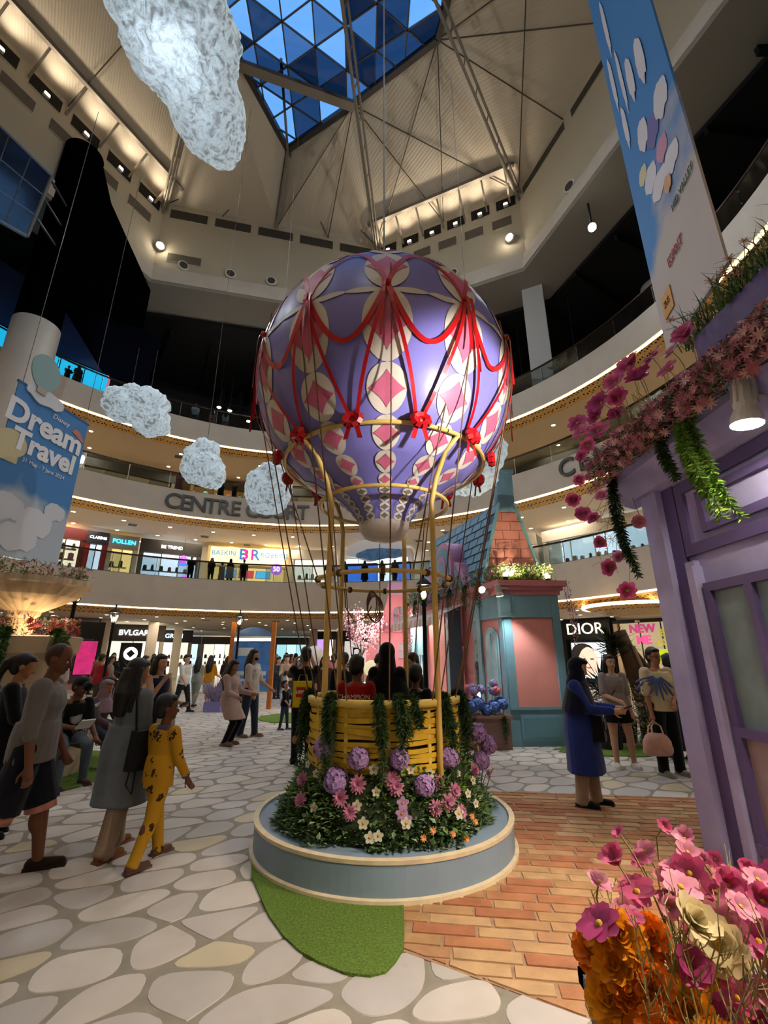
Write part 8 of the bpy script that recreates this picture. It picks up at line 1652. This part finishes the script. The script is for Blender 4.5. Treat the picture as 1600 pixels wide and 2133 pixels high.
crowd(3, (-7.2, 10.4, 0), R_(200), 1.5, 'b9b4b0', '3a3a44', 'woman in a white headscarf beyond the fountain bench', scarf='c4c0ba')
crowd(4, (4.75, 8.0, 0), R_(190), 1.6, '22242a', '22242a', 'person in dark clothes half hidden behind the cream-shirted man')
rr = random.Random(77); far_cols = ['1a1c22', '2e3442', '6a5a4a', '8a8680', 'a8a29a', '4a2a2a', '39506a', '7a4a5a', '20201f', '5a6a52', 'b8ac98', '94764a']
for i in range(40):
    y = rr.uniform(18.5, 40); az = rr.uniform(-.36, -.045); x = az * y + rr.uniform(-.3, .3)
    crowd(rr.randrange(6), (x, y, 0), rr.uniform(0, 6.3), rr.uniform(1.5, 1.75), rr.choice(far_cols), rr.choice(far_cols[:4]), 'distant shopper far down the concourse', 'distant shoppers down the concourse')
for i, (x, y) in enumerate(((-10.5, 18.5), (-11.4, 20), (-9.9, 20.5), (-12.6, 21), (-8.9, 18.9), (9.5, 20.5), (11.2, 20.0))):
    crowd(rr.randrange(6), (x, y, 0), rr.uniform(0, 6.3), rr.uniform(1.5, 1.7), rr.choice(far_cols), rr.choice(far_cols[:4]), 'shopper standing before the lit ground floor shops', 'shoppers before the ground floor shops')
# galleries
def on_gal(lv, adeg, k, top, bottom, label, face_in=True, h=1.62, r=AR + .75, skin='tan', scarf=None):
    a = radians(adeg); crowd(k, (ACX + r * cos(a), ACY + r * sin(a), LV[lv][1] - .12), a + (-pi / 2 if face_in else pi / 2), h, top, bottom, label, skin=skin, scarf=scarf)
on_gal(0, 116.2, 5, '14161a', '1a1a20', 'dark figure leaning on the lowest gallery rail, first before the ice cream parlour', True)
on_gal(0, 112.3, 1, '1d1f26', '101014', 'person in black striding along the lowest gallery')
on_gal(0, 110.2, 4, 'a8a49c', '2a2a30', 'short person in white at the lowest gallery rail', False, 1.35)
on_gal(0, 108.6, 3, 'c4c0b8', '33363e', 'woman in a white top leaning at the lowest gallery rail', False, scarf='1a1a1c')
on_gal(0, 105.9, 5, '101216', '15151a', 'person in black with folded arms before the ice cream parlour screens', False)
on_gal(0, 88.0, 0, '191b20', '191b20', 'tall man in dark clothes on the lowest gallery beside the yellow frame', True, 1.75)
on_gal(0, 84.6, 4, '26282e', '26282e', 'dark figure behind the lower yellow hoop on the lowest gallery', False)
on_gal(0, 80.2, 3, '15171c', '15171c', 'veiled figure before the blue screen on the lowest gallery', False, scarf='15171c')
on_gal(0, 76.4, 1, '3a3c40', '2a2c30', 'person in a mottled top before the cloud board', False)
on_gal(0, 73.6, 0, '4a463e', '2a2826', 'man in olive on the lowest gallery under the cloud board', False)
on_gal(1, 120.6, 4, 'a0605c', '3a2a2a', 'person in a pink top on the middle gallery above the lettering', True, 1.6)
on_gal(1, 112.2, 3, '14120f', '14120f', 'seated dark figure on the middle gallery before the cafe', True, 1.35, scarf='14120f')
on_gal(1, 109.4, 5, '1a1816', '1a1816', 'second dark figure on the middle gallery before the cafe', True, 1.4)
on_gal(2, 119.5, 0, 'b8bec6', '3a4048', 'man in a white T-shirt with raised hand on the top gallery', True, 1.72)
on_gal(2, 115.8, 1, 'b07a7c', 'a8706c', 'person in a pink top on the top gallery', False)
on_gal(2, 113.0, 2, 'b8c0cc', '8a5a5c', 'person in a white top and red shorts on the top gallery', False)
on_gal(2, 141.8, 3, '0c0d10', '0c0d10', 'silhouette before the cyan screen on the top gallery', True, scarf='0c0d10')
on_gal(2, 143.4, 5, '08090c', '08090c', 'second silhouette crouching before the cyan screen', True, 1.3)
on_gal(2, 125.0, 0, '1a1c20', '1a1c20', 'lone dark figure at the top gallery rail beside a cotton cloud', True, 1.6)
on_gal(2, 36.0, 5, '6f7276', '3a3c40', 'person in a cap leaning on the top gallery rail by the white column', True, 1.65)
for t_ in TPL:
    for c in list(t_.children): bpy.data.objects.remove(c)
    bpy.data.objects.remove(t_)
# ---- lettering becomes plain mesh
bpy.context.view_layer.update(); dg = bpy.context.evaluated_depsgraph_get()
for o in [o for o in bpy.data.objects if o.type == 'FONT']:
    me = bpy.data.meshes.new_from_object(o.evaluated_get(dg)); nm = o.name; n = bpy.data.objects.new(nm + '_', me); COL.objects.link(n); n.parent = o.parent; n.matrix_parent_inverse = o.matrix_parent_inverse; n.location = o.location; n.rotation_euler = o.rotation_euler; n.scale = o.scale
    bpy.data.objects.remove(o); n.name = nm

# ---- look-alikes in small groups: say which one, counted across the scene
ORD = 'first second third fourth fifth sixth seventh eighth ninth tenth eleventh twelfth thirteenth fourteenth fifteenth sixteenth seventeenth eighteenth nineteenth twentieth twenty-first twenty-second twenty-third twenty-fourth'.split()
bpy.context.view_layer.update(); by = {}
for o in SC.objects:
    if o.parent is None and o.get('category') and o.get('label'): by.setdefault(o['label'], []).append(o)
def across(o):
    p = o.matrix_world.translation; return p.x / max(p.y * cos(PITCH) + (p.z - 1.55) * sin(PITCH), .1)
for lab, L in by.items():
    if 1 < len(L) <= 24:
        L.sort(key=across)
        for o, w in zip(L, ORD): o['label'] = '%s, %s from the fountain side' % (lab, w)
